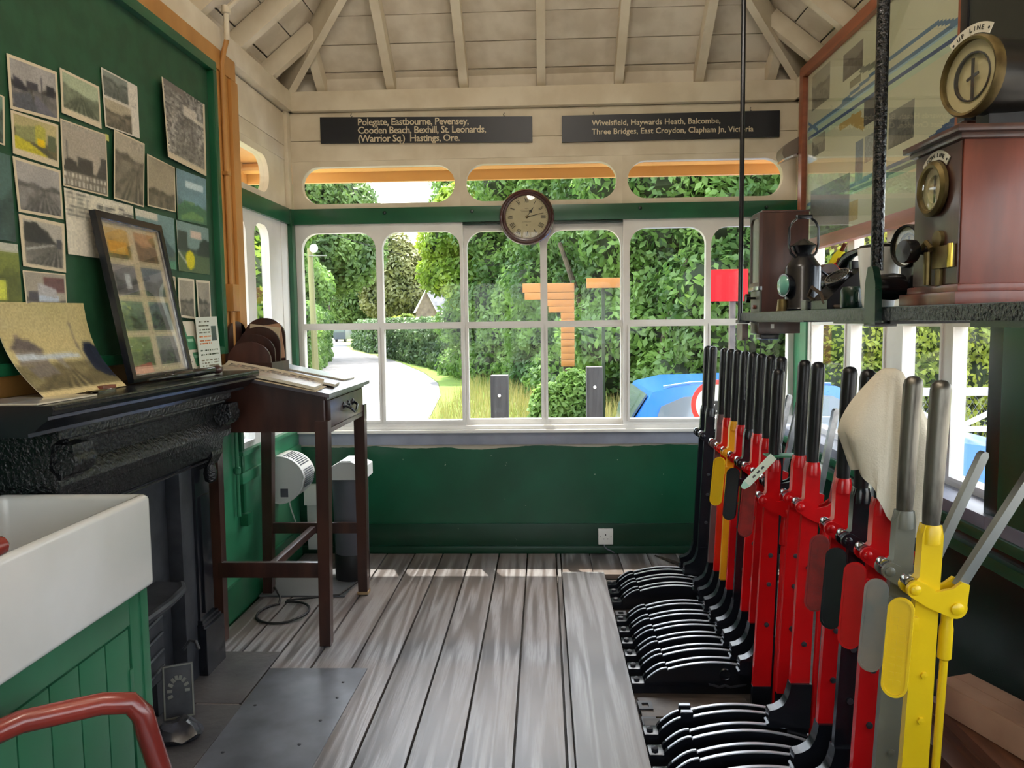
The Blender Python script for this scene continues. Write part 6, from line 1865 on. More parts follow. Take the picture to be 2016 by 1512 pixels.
# ---- framed track diagram
mp_ = thing('track_diagram_frame', 'large framed and glazed track diagram hung along the right wall', 'framed diagram', (1.39, 3.45, 1.70))
mx0, fy0, fy1, fz0, fz1 = 1.362, 2.585, 4.235, 1.705, 2.665
fwid = 0.055
for nm, a in (('frame_rail', (fy0, fy1, fz1 - fwid, fz1)), ('frame_rail', (fy0, fy1, fz0, fz0 + fwid)), ('frame_stile', (fy0, fy0 + fwid + 0.02, fz0 + fwid, fz1 - fwid)), ('frame_stile', (fy1 - fwid, fy1, fz0 + fwid, fz1 - fwid))):
    part(nm, MB().box(mx0, mx0 + 0.045, *a, 0.004), FRAMEW, mp_)
part('backing', MB().box(mx0 + 0.032, mx0 + 0.04, fy0 + 0.02, fy1 - 0.02, fz0 + 0.02, fz1 - 0.02), CARD, mp_)
MW, MH = 190, 110
dia = np.ones((MH, MW, 3)) * np.array((0.83, 0.81, 0.70)) * (0.97 + 0.05 * smooth_noise(MW, MH, 6, rng))[..., None]
gy0, gy1, gz0, gz1 = fy0 + fwid, fy1 - fwid, fz0 + fwid, fz1 - fwid
def D(y, z):
    return (gy1 - y) / (gy1 - gy0), (gz1 - z) / (gz1 - gz0)
YY, XX = np.mgrid[0:MH, 0:MW]
UU, VV = (XX + 0.5) / MW, (YY + 0.5) / MH
def stroke(p, q, wd, colr):
    a, b = np.array(D(*p)), np.array(D(*q))
    asp = np.array([(gy1 - gy0), (gz1 - gz0)])
    P = np.stack([UU, VV], -1) * asp
    a, b = a * asp, b * asp
    d = b - a
    t = np.clip(((P - a) @ d) / (d @ d), 0, 1)
    dist = np.linalg.norm(P - a - t[..., None] * d, axis=-1)
    dia[dist < wd / 2] = colr
def picture(y1_, y0_, z1_, z0_, seed, tint):
    u0, v0 = D(y1_, z1_)
    u1, v1 = D(y0_, z0_)
    a, b, c0, d0 = int(v0 * MH), int(v1 * MH), int(u0 * MW), int(u1 * MW)
    dia[a:b, c0:d0] = img_track(d0 - c0, b - a, seed, tint, 0.5, 0.6, 0.3, 0.8, 0.8, BRD, 0)
def rect(y1_, y0_, z1_, z0_, colr, noise=0.0):
    u0, v0 = D(y1_, z1_)
    u1, v1 = D(y0_, z0_)
    m = (UU >= u0) & (UU <= u1) & (VV >= v0) & (VV <= v1)
    dia[m] = np.array(colr) * (1 - noise + 2 * noise * rng.random((MH, MW, 1)))[m]
BLU, DBL = (0.30, 0.46, 0.60), (0.16, 0.30, 0.50)
stroke((4.15, 2.30), (2.6, 2.30), 0.085, (0.76, 0.82, 0.72))
stroke((4.15, 2.325), (2.6, 2.325), 0.022, BLU); stroke((4.15, 2.318), (2.6, 2.318), 0.010, (0.62, 0.76, 0.84))
stroke((4.15, 2.285), (2.6, 2.285), 0.020, DBL); stroke((3.7, 2.345), (3.30, 2.375), 0.016, BLU); stroke((3.30, 2.375), (2.85, 2.375), 0.016, BLU); stroke((2.85, 2.375), (2.70, 2.33), 0.016, BLU)
stroke((4.15, 2.36), (4.02, 2.30), 0.016, BLU)
stroke((4.15, 1.935), (2.6, 1.945), 0.055, (0.66, 0.78, 0.68)); stroke((4.15, 1.95), (2.6, 1.965), 0.016, BLU); stroke((4.15, 1.925), (2.6, 1.94), 0.016, (0.30, 0.46, 0.50)); stroke((3.0, 1.97), (2.7, 2.02), 0.03, DBL)
stroke((3.72, 2.24), (3.5, 2.24), 0.03, (0.74, 0.60, 0.30)); stroke((3.58, 2.24), (3.47, 2.19), 0.05, (0.72, 0.58, 0.28)); stroke((3.50, 2.42), (3.35, 2.40), 0.025, (0.45, 0.46, 0.42)); rect(3.62, 3.50, 2.41, 2.38, (0.55, 0.52, 0.42))
picture(4.10, 3.86, 2.575, 2.405, 71, (0.9, 0.9, 0.82)); picture(3.70, 3.48, 2.545, 2.425, 72, (0.74, 0.7, 0.68)); picture(4.09, 3.905, 2.265, 2.17, 73, (0.9, 0.9, 0.84)); picture(3.455, 3.335, 2.27, 2.17, 74, (0.5, 0.5, 0.54))
picture(3.212, 3.0, 2.165, 2.03, 75, (0.8, 0.8, 0.8)); rect(4.10, 3.60, 2.015, 1.762, (0.42, 0.39, 0.40), 0.10); rect(3.54, 3.46, 2.13, 1.96, (0.36, 0.44, 0.52), 0.1); rect(3.44, 3.34, 2.13, 2.02, (0.55, 0.57, 0.57), 0.15); rect(3.60, 3.50, 1.88, 1.80, (0.72, 0.60, 0.30), 0.05)
part('diagram_sheet', card_mb([(mx0 + 0.028, gy1 + 0.01, gz1 + 0.01), (mx0 + 0.028, gy0 - 0.01, gz1 + 0.01), (mx0 + 0.028, gy0 - 0.01, gz0 - 0.01), (mx0 + 0.028, gy1 + 0.01, gz0 - 0.01)], dia, 0.001, None, (-1, 0, 0)), PRINT, mp_, smooth=0)
part('glass', MB().box(mx0 + 0.016, mx0 + 0.018, gy0 - 0.005, gy1 + 0.005, gz0 - 0.005, gz1 + 0.005), GLASSP, mp_)
# dark cupboard beside the diagram
dcb = thing('dark_wall_cabinet', 'black and dark green wall cabinet beside the diagram frame', 'cabinet', (1.38, 2.3, 1.97))
part('cabinet_body', MB().box(1.33, 1.425, 1.5, 2.53, 2.03, 2.60, 0.004), mat('blackish_green_paint', C(40, 44, 40), 0.35, col2=C(32, 36, 33), scale=4), dcb)
part('end_board', MB().box(1.325, 1.425, 2.53, 2.572, 1.97, 2.62, 0.003), BLACK, dcb)
# lamp fitting in the far corner
lf = thing('strip_light', 'grey enamel reflector lamp fitting high in the far right corner', 'lamp', (1.36, 4.30, 2.22))
part('reflector', MB().prism([(1.295, 2.205), (1.282, 2.235), (1.288, 2.265), (1.32, 2.295), (1.415, 2.345), (1.42, 2.335), (1.42, 2.255)], 'y', 4.25, 4.36), SHADE, lf)
part('lip', MB().prism([(1.293, 2.198), (1.420, 2.246), (1.420, 2.256), (1.293, 2.208)], 'y', 4.245, 4.365), STEEL, lf)

# ---- station name boards on the far wall
def board(lab, x0, x1, zt0, zt1, zb0, zb1, txt, tx, tz, size, line, tilt, spc=1.0):
    b = thing('destination_board', lab, 'sign', ((x0 + x1) / 2, YF - 0.012, zb0), 'destination boards above the windows')
    v = [(x0, zb0), (x1, zb1), (x1, zt1), (x0, zt0)]
    part('panel', MB().prism(v, 'y', YF - 0.022, YF - 0.005), SIGNB, b)
    M = frameM((tx, YF - 0.0232, tz), (1, 0, tilt), (0, 0, 1))
    part('lettering', text_mb(txt, size, M, 0.001, 'LEFT', spc, line, 0.012), SIGNT, b)
    for x in (x0 + (x1 - x0) * 0.15, x1 - (x1 - x0) * 0.13):
        zz = zt0 + (zt1 - zt0) * (x - x0) / (x1 - x0)
        part('hook', MB().tube([(x, YF - 0.012, zz + 0.022), (x - 0.006, YF - 0.016, zz + 0.012), (x, YF - 0.016, zz + 0.002), (x + 0.004, YF - 0.012, zz + 0.008)], 0.0018, 6), IRON, b)
    return b
board('dark sign listing Polegate, Eastbourne, Pevensey in pale letters', -1.255, -0.052, 2.525, 2.503, 2.381, 2.363,
      'Polegate, Eastbourne, Pevensey,\nCooden Beach, Bexhill, St. Leonards,\n(Warrior Sq.)  Hastings, Ore.', -1.041, 2.475, 0.0540, 0.84, -0.012, 0.92)
board('dark sign listing Wivelsfield, Haywards Heath, Balcombe in pale letters', 0.113, 1.317, 2.502, 2.504, 2.357, 2.361,
      'Wivelsfield, Haywards Heath, Balcombe,\nThree Bridges, East Croydon, Clapham Jn, Victoria', 0.28, 2.444, 0.0435, 1.1, -0.004)

# ---- wall clock
cl = thing('wall_clock', 'round mahogany railway wall clock with Roman numerals over the window', 'clock', (-0.088, 4.39, 1.78))
cc_ = Vector((-0.088, YF - 0.024, 1.942))
part('case_drum', MB().lathe([(0.135, 0), (0.135, 0.035)], cc_, (0, -1, 0), 40), MAHOG_D, cl)
part('wooden_rim', MB().lathe([(0.148, 0.012), (0.155, 0.02), (0.155, 0.03), (0.150, 0.040), (0.142, 0.045), (0.136, 0.043), (0.130, 0.050), (0.122, 0.048), (0.118, 0.040), (0.118, 0.030)], cc_, (0, -1, 0), 56, cap=False), mat('dark_clock_mahogany', C(74, 40, 38), 0.25, col2=C(56, 28, 28), scale=5, coat=0.5), cl)
dd = part('dial', MB().lathe([(0.120, 0.036), (0, 0.037)], cc_, (0, -1, 0), 48), mat('clock_dial_cream', C(204, 190, 152), 0.5, col2=C(192, 178, 140), scale=8), cl)
CM = frameM(cc_ + Vector((0, -0.0375, 0)), (1, 0, 0), (0, 0, 1))
num = ['XII', 'I', 'II', 'III', 'IIII', 'V', 'VI', 'VII', 'VIII', 'IX', 'X', 'XI']
for k, s in enumerate(num):
    a = -math.pi / 6 * k
    Mk = CM @ Matrix.Rotation(a, 4, 'Z') @ Matrix.Translation((0, 0.079, 0))
    nbm = MB()
    wd = {'I': 0.0062, 'V': 0.011, 'X': 0.011}
    tot = sum(wd[c2] for c2 in s)
    xx_ = -tot / 2
    for c2 in s:
        w0 = wd[c2]
        cxm = xx_ + w0 / 2
        hgt = 0.027
        def stk(p, q, th):
            p, q = Vector((p[0], p[1], 0)), Vector((q[0], q[1], 0))
            d = (q - p)
            an = math.atan2(d.y, d.x)
            nbm.xbox((d.length, th, 0.0008), Mk @ Matrix.Translation((p + q) / 2 + Vector((0, 0, 0.0004))) @ Matrix.Rotation(an, 4, 'Z'))
        if c2 == 'I':
            stk((cxm, 0), (cxm, hgt), 0.0030)
        elif c2 == 'V':
            stk((cxm, 0), (cxm - 0.004, hgt), 0.0032)
            stk((cxm, 0), (cxm + 0.004, hgt), 0.0016)
        else:
            stk((cxm - 0.004, hgt), (cxm + 0.004, 0), 0.0032)
            stk((cxm + 0.004, hgt), (cxm - 0.004, 0), 0.0014)
        xx_ += w0
    part('numeral', nbm, INK, dd)
mm = MB()
for k in range(60):
    a = math.pi / 30 * k
    mm.xbox((0.0014, 0.004, 0.0006), CM @ Matrix.Rotation(a, 4, 'Z') @ Matrix.Translation((0, 0.112, 0.0003)))
part('minute_marks', mm, INK, dd)
part('maker_lettering', text_mb('L.B.S.C.', 0.010, CM @ Matrix.Translation((0, 0.047, 0.0003)), 0.0005, 'CENTER').merge(text_mb('LONDON', 0.009, CM @ Matrix.Translation((0, -0.030, 0.0003)), 0.0005, 'CENTER', 1.3)) if False else text_mb('LONDON', 0.009, CM @ Matrix.Translation((0, -0.030, 0.0003)), 0.0005, 'CENTER', 1.3), INK, dd)
part('maker_lines', MB().xbox((0.05, 0.0025, 0.0005), CM @ Matrix.Translation((-0.012, 0.038, 0.0003))).xbox((0.036, 0.0018, 0.0005), CM @ Matrix.Translation((-0.012, 0.031, 0.0003))).xbox((0.02, 0.0025, 0.0005), CM @ Matrix.Translation((0, 0.048, 0.0003))), mat('faded_ink', C(96, 86, 66), 0.6), dd)
part('winding_hole', MB().lathe([(0.0035, 0), (0.0, 0.0008)], CM @ Vector((0, -0.045, 0.0002)), (0, -1, 0), 10), INK, dd)
def hand(ang, L_, w1, spade):
    M = CM @ Matrix.Rotation(R(-ang), 4, 'Z') @ Matrix.Translation((0, 0, 0.004))
    b = MB().prism([(-w1, 0), (w1, 0), (w1 * 0.5, L_), (-w1 * 0.5, L_)], 'z', 0, 0.001)
    if spade:
        b.prism([(0, L_ + 0.016), (0.004, L_ * 0.85), (0.010, L_ * 0.66), (0.004, L_ * 0.60), (-0.004, L_ * 0.60), (-0.010, L_ * 0.66), (-0.004, L_ * 0.85)], 'z', 0, 0.0012)
    return b.warp(lambda x, y, z: (M @ Vector((x, y, z)))[:])
part('hour_hand', hand(36, 0.052, 0.002, True), INK, cl)
part('minute_hand', hand(77.5, 0.096, 0.002, False), INK, cl)
part('hand_boss', MB().lathe([(0.008, 0), (0.008, 0.006), (0.005, 0.008), (0, 0.0085)], CM @ Vector((0, 0, 0)), (0, -1, 0), 16), BRASS, cl)
part('glass', MB().lathe([(0.119, 0.044), (0.08, 0.047), (0, 0.049)], cc_, (0, -1, 0), 40), GLASSP, cl)

# ---- added globe lamps, out of view in the roof, to lift the dim interior
def fill_lamp(x, y, z, lab):
    g = thing('fill_globe_lamp', lab, 'lamp', (x, y, z), 'added fill lamps')
    m = MATS.get('fill_light_opal')
    if m is None:
        m = bpy.data.materials.new('fill_light_opal')
        m.use_nodes = True
        b = m.node_tree.nodes['Principled BSDF']
        b.inputs['Base Color'].default_value = (0.9, 0.88, 0.84, 1)
        b.inputs['Emission Color'].default_value = (1.0, 0.92, 0.82, 1)
        b.inputs['Emission Strength'].default_value = LAMP
        MATS['fill_light_opal'] = m
    part('globe', MB().lathe([(0.15 * math.sin(R(a)), -0.15 * math.cos(R(a))) for a in range(0, 171, 10)], (x, y, z), (0, 0, 1), 24), m, g)
    part('gallery', MB().lathe([(0.03, 0.145), (0.045, 0.15), (0.045, 0.17), (0.012, 0.19)], (x, y, z), (0, 0, 1), 16), BRASS, g)
    part('stem', MB().tube([(x, y, z + 0.18), (x, y, 3.63)], 0.006, 8), BRASS, g)
LAMP = 17.0
fill_lamp(-0.007, 1.9, 3.22, 'added fill globe lamp out of view above the sink')
fill_lamp(-0.007, 0.7, 3.22, 'added fill globe lamp out of view above the camera')

# ================================================================== OUTSIDE
GZ = -0.70
GRASS = mat('meadow_grass', C(98, 116, 50), 0.9, col2=C(132, 132, 74), scale=0.8, detail=8)
ROADM = mat('pale_tarmac', C(132, 130, 130), 0.85, col2=C(116, 114, 114), scale=3, detail=8)
L_OAK = leaf_mat('oak_leaves', C(72, 100, 52), C(132, 160, 88), 0.5, 0.45)
L_BRI = leaf_mat('bright_leaves', C(86, 122, 40), C(176, 196, 70), 0.8, 0.5)
L_HED = leaf_mat('hazel_leaves', C(70, 104, 52), C(132, 166, 82), 0.9, 0.5)
L_DRK = leaf_mat('yew_leaves', C(60, 84, 52), C(104, 132, 80), 1.2, 0.35)
L_CON = leaf_mat('dull_conifer_leaves', C(92, 100, 54), C(140, 140, 84), 0.7, 0.3)
L_YEL = leaf_mat('yellow_green_leaves', C(96, 122, 46), C(178, 184, 76), 1.0, 0.5)
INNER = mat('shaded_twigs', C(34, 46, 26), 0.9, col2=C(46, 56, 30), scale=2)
BARK = mat('grey_bark', C(96, 84, 70), 0.9, col2=C(70, 60, 50), scale=6, bump=0.3)

ground = struct('ground', MB().box(-120, 120, YF + 0.12, 260, GZ - 0.3, GZ), GRASS, smooth=0)
GRAVEL = mat('pale_yard_gravel', C(160, 152, 140), 0.9, col2=C(136, 128, 116), scale=6, detail=8)
struct('ground_near', MB().box(-120, 120, -60, YF + 0.12, GZ - 0.3, GZ), GRAVEL, smooth=0)
struct('forecourt', MB().box(-1.9, 14, YF + 0.12, 9.6, GZ, GZ + 0.015), GRAVEL, smooth=0)
road_r = [(-1.6, 7.5), (-2.05, 11.0), (-2.442, 16.1), (-2.876, 21.2), (-3.571, 25.7), (-4.845, 30.9), (-7.25, 38.8), (-9.09, 44.0), (-11.85, 50.8), (-14.6, 57.8), (-26.4, 98.8)]
road_l = [(-33.0, 112.0), (-16.9, 58.3), (-12.6, 43.5), (-9.2, 30.0), (-8.2, 24.0), (-7.6, 18.0), (-7.4, 12.0), (-7.4, 7.5)]
struct('road', MB().prism(road_r + road_l, 'z', GZ, GZ + 0.02), ROADM, smooth=0)
struct('road_verge', MB().prism([(x + 0.02, y) for x, y in road_r[1:8]] + [(x + 1.6 + 0.02 * y, y) for x, y in reversed(road_r[1:8])], 'z', GZ, GZ + 0.03), mat('mown_verge_grass', C(112, 138, 48), 0.9, col2=C(98, 124, 44), scale=2), smooth=0)

def leaf_cloud(clumps, n, size, seed):
    """leaf blades scattered over the skins of ellipsoid clumps; clump = (x, y, z, rx, ry, rz)"""
    r = np.random.default_rng(seed)
    cl_ = np.array(clumps, float)
    area = (cl_[:, 3] * cl_[:, 5] + cl_[:, 4] * cl_[:, 5] + cl_[:, 3] * cl_[:, 4])
    pick = r.choice(len(cl_), n, p=area / area.sum())
    d = r.normal(size=(n, 3))
    d /= np.linalg.norm(d, axis=1)[:, None]
    rad = 0.72 + 0.42 * r.random(n) ** 0.7
    p = cl_[pick, :3] + d * cl_[pick, 3:6] * rad[:, None]
    p[:, 2] = np.maximum(p[:, 2], GZ + 0.03)
    nn = d + r.normal(size=(n, 3)) * 0.7 + np.array([0, 0, 0.35])
    nn /= np.linalg.norm(nn, axis=1)[:, None]
    a = np.cross(nn, r.normal(size=(n, 3)))
    a /= np.linalg.norm(a, axis=1)[:, None]
    b = np.cross(nn, a)
    s = size * (0.6 + 0.8 * r.random(n))[:, None]
    V = np.stack([p - a * s, p + b * s * 0.5 + nn * s * 0.15, p + a * s, p - b * s * 0.5 + nn * s * 0.15], 1).reshape(-1, 3)
    me = bpy.data.meshes.new('leaves')
    me.vertices.add(4 * n)
    me.vertices.foreach_set('co', V.astype(np.float32).ravel())
    me.loops.add(4 * n)
    me.loops.foreach_set('vertex_index', np.arange(4 * n, dtype=np.int32))
    me.polygons.add(n)
    me.polygons.foreach_set('loop_start', np.arange(0, 4 * n, 4, dtype=np.int32))
    me.update(calc_edges=True)
    return me
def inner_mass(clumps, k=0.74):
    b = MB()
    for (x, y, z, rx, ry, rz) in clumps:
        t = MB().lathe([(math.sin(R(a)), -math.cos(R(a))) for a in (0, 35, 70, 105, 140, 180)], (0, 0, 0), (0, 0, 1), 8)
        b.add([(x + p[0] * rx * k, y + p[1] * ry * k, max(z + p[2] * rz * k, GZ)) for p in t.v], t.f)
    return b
def plant(name, lab, cat, loc, clumps, n, size, seed, lm, trunk=None, group=None):
    t = thing(name, lab, cat, loc, group)
    o = bpy.data.objects.new('leaves', leaf_cloud(clumps, n, size, seed))
    o.data.materials.append(lm)
    COL.objects.link(o)
    o.parent = t
    o.location = -Vector(loc)
    o['kind'] = 'stuff'
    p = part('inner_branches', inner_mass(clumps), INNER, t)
    if trunk:
        for tr_ in trunk:
            part('trunk', MB().tube(tr_[0], tr_[1], 8), BARK, t)
    return t
def blob(c, rr_, n, seed, k=0.55):
    """a crown: clumps packed into an ellipsoid"""
    r = random.Random(seed)
    out = []
    for i in range(n):
        while True:
            x, y, z = (r.uniform(-1, 1) for _ in range(3))
            if x * x + y * y + z * z <= 1:
                break
        q = r.uniform(0.75, 1.15) * k
        m = min(rr_) * q
        out.append((c[0] + x * (rr_[0] - m * 0.6), c[1] + y * (rr_[1] - m * 0.6), c[2] + z * (rr_[2] - m * 0.6), m * 1.1, m, m * 0.9))
    return out
def row(p0, p1, h, w, seed, step=0.8, z0=GZ):
    """clipped hedge: clumps along a line"""
    r = random.Random(seed)
    p0, p1 = Vector((*p0, 0)), Vector((*p1, 0))
    n = int((p1 - p0).length / step) + 1
    out = []
    for i in range(n + 1):
        p = p0.lerp(p1, i / n)
        for k in range(max(2, int(h / 0.7))):
            zz = z0 + (k + 0.5) * h / max(2, int(h / 0.7))
            out.append((p.x + r.uniform(-0.1, 0.1), p.y + r.uniform(-0.1, 0.1), zz, step * 0.8, w, h / max(2, int(h / 0.7)) * 0.75))
    return out

# tall hedge of trees behind the crossing
big = []
line = [(-2.6, 28.5), (-1.0, 25.0), (0.6, 20.5), (2.2, 17.5), (4.2, 15.5), (7.0, 14.0)]
rb = random.Random(8)
for (a, b) in zip(line, line[1:]):
    n = 4
    for i in range(n):
        px, py = a[0] + (b[0] - a[0]) * i / n, a[1] + (b[1] - a[1]) * i / n
        for k in range(7):
            big.append((px + rb.uniform(-0.5, 0.5), py + rb.uniform(-0.7, 1.2), GZ + 0.6 + k * 1.15 + rb.uniform(-0.3, 0.3), 1.0 + rb.uniform(-0.2, 0.3), 1.1, 0.85))
plant('hazel_thicket', 'tall dense green thicket filling the middle and right windows', 'thicket', (1.5, 20.0, GZ), big, 170000, 0.095, 1, L_HED,
      [([(0.9, 19.0, GZ), (1.0, 18.8, 1.5), (0.4, 18.5, 3.2)], [0.12, 0.09, 0.05]), ([(2.3, 16.6, GZ), (2.6, 16.4, 1.2), (3.0, 16.3, 2.6)], [0.10, 0.08, 0.04])])
plant('lime_tree', 'bright yellow-green tree at the left edge of the thicket', 'tree', (-2.8, 27.0, GZ), blob((-2.9, 27.0, 3.6), (1.5, 1.5, 2.6), 16, 3), 24000, 0.105, 4, L_BRI, [([(-2.8, 27.2, GZ), (-2.8, 27.0, 3.5)], [0.16, 0.08])])
plant('oak_tree', 'tall dark oak tree filling the left window pane', 'tree', (-12.5, 44.0, GZ), blob((-13.6, 44.0, 6.0), (3.7, 3.6, 5.0), 26, 5), 60000, 0.17, 6, L_OAK, [([(-12.6, 44.0, GZ), (-12.4, 44.0, 5.0)], [0.35, 0.18])])
plant('ash_tree', 'lighter green tree rising behind the telegraph pole', 'tree', (-12.4, 36.0, GZ), blob((-12.7, 36.0, 4.7), (2.2, 2.2, 4.6), 20, 7), 36000, 0.14, 8, L_HED, [([(-12.3, 36.0, GZ), (-12.3, 36.0, 4.0)], [0.25, 0.12])])
plant('pine_tree', 'dull olive conifer behind the cottage roof', 'tree', (-12.0, 66.0, GZ), blob((-12.2, 66.0, 4.9), (3.6, 3.0, 4.6), 22, 9), 40000, 0.19, 10, L_CON, [([(-12.0, 66.0, GZ), (-12.0, 66.0, 5.0)], [0.35, 0.15])])
plant('beech_tree', 'dark tree between the oak and the conifer', 'tree', (-16.5, 72.0, GZ), blob((-17.0, 72.0, 4.8), (3.8, 3.0, 5.2), 22, 11), 34000, 0.21, 12, L_OAK, [([(-16.5, 72.0, GZ), (-16.5, 72.0, 5.0)], [0.35, 0.15])])
plant('distant_copse', 'distant dark copse closing the end of the lane', 'trees', (-22.0, 108.0, GZ), blob((-24.0, 112.0, 2.5), (13.0, 4.0, 6.0), 30, 13, 0.7), 14000, 0.6, 14, L_DRK)
plant('roadside_hedge', 'clipped green hedge on the left side of the lane', 'hedge', (-10.9, 35.5, GZ), row((-9.3, 28.5), (-12.6, 43.0), 2.8, 0.6, 15), 26000, 0.10, 16, L_HED)
plant('yew_hedge', 'long clipped dark hedge curving along the right side of the lane', 'hedge', (-6.5, 39.0, GZ), row((-3.2, 30.5), (-9.9, 48.0), 2.0, 0.9, 17), 22000, 0.12, 18, L_DRK)
plant('far_hedge', 'dark hedge end beyond the bend of the lane', 'hedge', (-13.0, 56.0, GZ), row((-11.2, 52.0), (-14.6, 61.0), 2.1, 0.9, 19), 7000, 0.15, 20, L_DRK)
plant('garden_shrub', 'yellow-green rounded shrub above the dark hedge', 'shrub', (-8.3, 50.0, GZ), blob((-8.3, 50.0, 1.1), (2.2, 1.0, 0.9), 9, 21), 4500, 0.16, 22, L_YEL)
plant('laurel_bush', 'sunlit yellow-green bush at the foot of the telegraph pole', 'bush', (-8.3, 24.3, GZ), blob((-8.5, 24.5, 1.0), (0.9, 0.8, 1.0), 8, 23), 4500, 0.10, 24, L_YEL)
plant('privet_hedge', 'bright yellow-green hedge behind the white crossing gate', 'hedge', (8.0, 12.8, GZ), row((4.6, 12.2), (9.5, 13.6), 4.2, 0.9, 25), 52000, 0.05, 26, L_YEL)
plant('side_bush', 'green bush outside the left wall window', 'bush', (-5.0, 9.5, GZ), blob((-6.4, 13.2, 1.4), (1.6, 1.6, 2.2), 12, 27), 7000, 0.09, 28, L_BRI)

# rough grass tufts
r = np.random.default_rng(31)
n = 9000
X = r.uniform(-2.3, 3.0, n)
Y = r.uniform(9.0, 24.0, n)
ok = X > -1.95 - 0.045 * (Y - 9) * 1.0
X, Y = X[ok], Y[ok]
n = len(X)
hgt = r.uniform(0.18, 0.62, n)
ang = r.uniform(0, 2 * math.pi, n)
w = 0.012
V = np.zeros((n, 3, 3))
V[:, 0] = np.stack([X - w * np.cos(ang), Y - w * np.sin(ang), np.full(n, GZ)], 1)
V[:, 1] = np.stack([X + w * np.cos(ang), Y + w * np.sin(ang), np.full(n, GZ)], 1)
V[:, 2] = np.stack([X + r.normal(0, 0.09, n), Y + r.normal(0, 0.09, n), GZ + hgt], 1)
gm = MB()
gm.v = [tuple(p) for p in V.reshape(-1, 3)]
gm.f = [(3 * i, 3 * i + 1, 3 * i + 2) for i in range(n)]
solo('long_grass', gm, leaf_mat('dry_grass_blades', C(120, 126, 60), C(170, 156, 100), 1.5, 0.4), 'long dry yellow grass beyond the gate posts', 'grass', kind='stuff', smooth=0)

# posts
def post(x0, x1, top, y, lab):
    p = thing('gate_post', lab, 'post', ((x0 + x1) / 2, y, GZ), 'blackened timber posts')
    part('timber', MB().box(x0, x1, y, y + (x1 - x0), GZ, top, 0.006), mat('tarred_timber', C(60, 58, 60), 0.7, col2=C(40, 39, 42), scale=6, stretch=(4, 4, 0.4), bump=0.3), p)
    part('bolt_head', MB().lathe([(0.014, 0), (0.012, 0.008), (0, 0.01)], ((x0 + x1) / 2, y, top - 0.17), (0, -1, 0), 10), PLASTICW, p)
post(-0.456, -0.305, 0.90, 6.5, 'left black timber post outside the middle window')
post(0.361, 0.498, 0.965, 6.5, 'right black timber post outside the middle window')
# boards and beam standing in for an orange reflection in the window glass
OCHRE = mat('ochre_reflection_boards', C(158, 104, 42), 0.6, col2=C(136, 88, 34), scale=5)
tp_ = thing('glass_reflection_post', 'ochre reflection in the middle window, built as a boarded post outside', 'post', (0.24, 7.5, GZ))
zt = 1.70
rows_ = [(-0.20, 0.30, 1.635, 1.72), (-0.18, 0.30, 1.565, 1.632), (-0.02, 0.30, 1.50, 1.562), (0.05, 0.30, 1.44, 1.497)]
for k in range(8):
    rows_.append((0.17, 0.30, 1.375 - 0.066 * k, 1.437 - 0.066 * k))
for (a, b, z0, z1) in rows_:
    part('board', MB().box(a, b, 7.5, 7.56, z0, z1, 0.004), OCHRE, tp_)
part('core_post', MB().box(0.19, 0.28, 7.56, 7.64, GZ, 1.6), BARK, tp_)
ar = thing('glass_reflection_beam', 'smaller ochre window reflection, built as a short beam outside', 'beam', (0.58, 7.5, GZ))  # right-hand piece of the window reflection, given solid shape
part('beam', MB().box(0.42, 0.74, 7.5, 7.56, 1.67, 1.765, 0.004), OCHRE, ar)
part('support', MB().box(0.57, 0.60, 7.56, 7.59, GZ, 1.70), INNER, ar)

plant('bramble_bush', 'dark bramble bush hiding the foot of the reflection stand-in post', 'bush', (0.2, 7.3, GZ), [(0.05, 7.28, -0.35, 0.34, 0.17, 0.35), (0.30, 7.28, -0.2, 0.30, 0.17, 0.45), (0.15, 7.3, 0.25, 0.26, 0.15, 0.35), (0.28, 7.3, 0.55, 0.20, 0.14, 0.32), (0.05, 7.3, 0.5, 0.18, 0.14, 0.25)], 14000, 0.034, 42, L_HED)
# blue car
BLUE = mat('blue_car_paint', C(40, 112, 206), 0.2, coat=1.0)
car = thing('blue_hatchback', 'bright blue parked hatchback under the right-hand window', 'car', (2.7, 7.45, GZ))
body = [(0.74, -0.40), (0.70, -0.10), (0.72, 0.22), (0.80, 0.30), (3.55, 0.28), (4.35, 0.16), (4.72, 0.0), (4.78, -0.25), (4.75, -0.45), (4.4, -0.48), (4.15, -0.5), (3.5, -0.5), (1.9, -0.5), (1.2, -0.5)]
part('lower_body', MB().prism(body, 'y', 6.62, 8.28), BLUE, car)
cab = [(0.76, 0.27), (0.80, 0.48), (0.95, 0.72), (1.20, 0.78), (2.0, 0.80), (2.55, 0.76), (3.5, 0.27)]
cb_ = MB().prism(cab, 'y', 6.62, 8.28)
cb_.warp(lambda x, y, z: (x, 7.45 + (y - 7.45) * (1 - 0.22 * max(0, (z - 0.27) / 0.53)), z))
part('cabin', cb_, BLUE, car)
def side_y(z):
    return 7.45 - 0.83 * (1 - 0.22 * (z - 0.27) / 0.53)
WDARK = mat('car_window_glass', C(96, 108, 116), 0.05, coat=1.0)
for pts in ([(0.92, 0.36), (1.02, 0.60), (1.22, 0.68), (1.42, 0.69), (1.42, 0.36)], [(1.50, 0.36), (1.50, 0.695), (2.08, 0.71), (2.08, 0.36)], [(2.16, 0.36), (2.16, 0.705), (2.50, 0.68), (3.05, 0.40), (3.05, 0.36)]):
    w_ = MB().prism(pts, 'y', 0.0, 0.010)
    w_.warp(lambda x, y, z: (x, side_y(z) - y, z))
    part('side_window', w_, WDARK, car)
part('roof_rail', MB().tube([(1.05, 6.80, 0.765), (1.3, 6.80, 0.80), (2.0, 6.80, 0.815), (2.5, 6.80, 0.78)], 0.012, 8), BLUE, car)
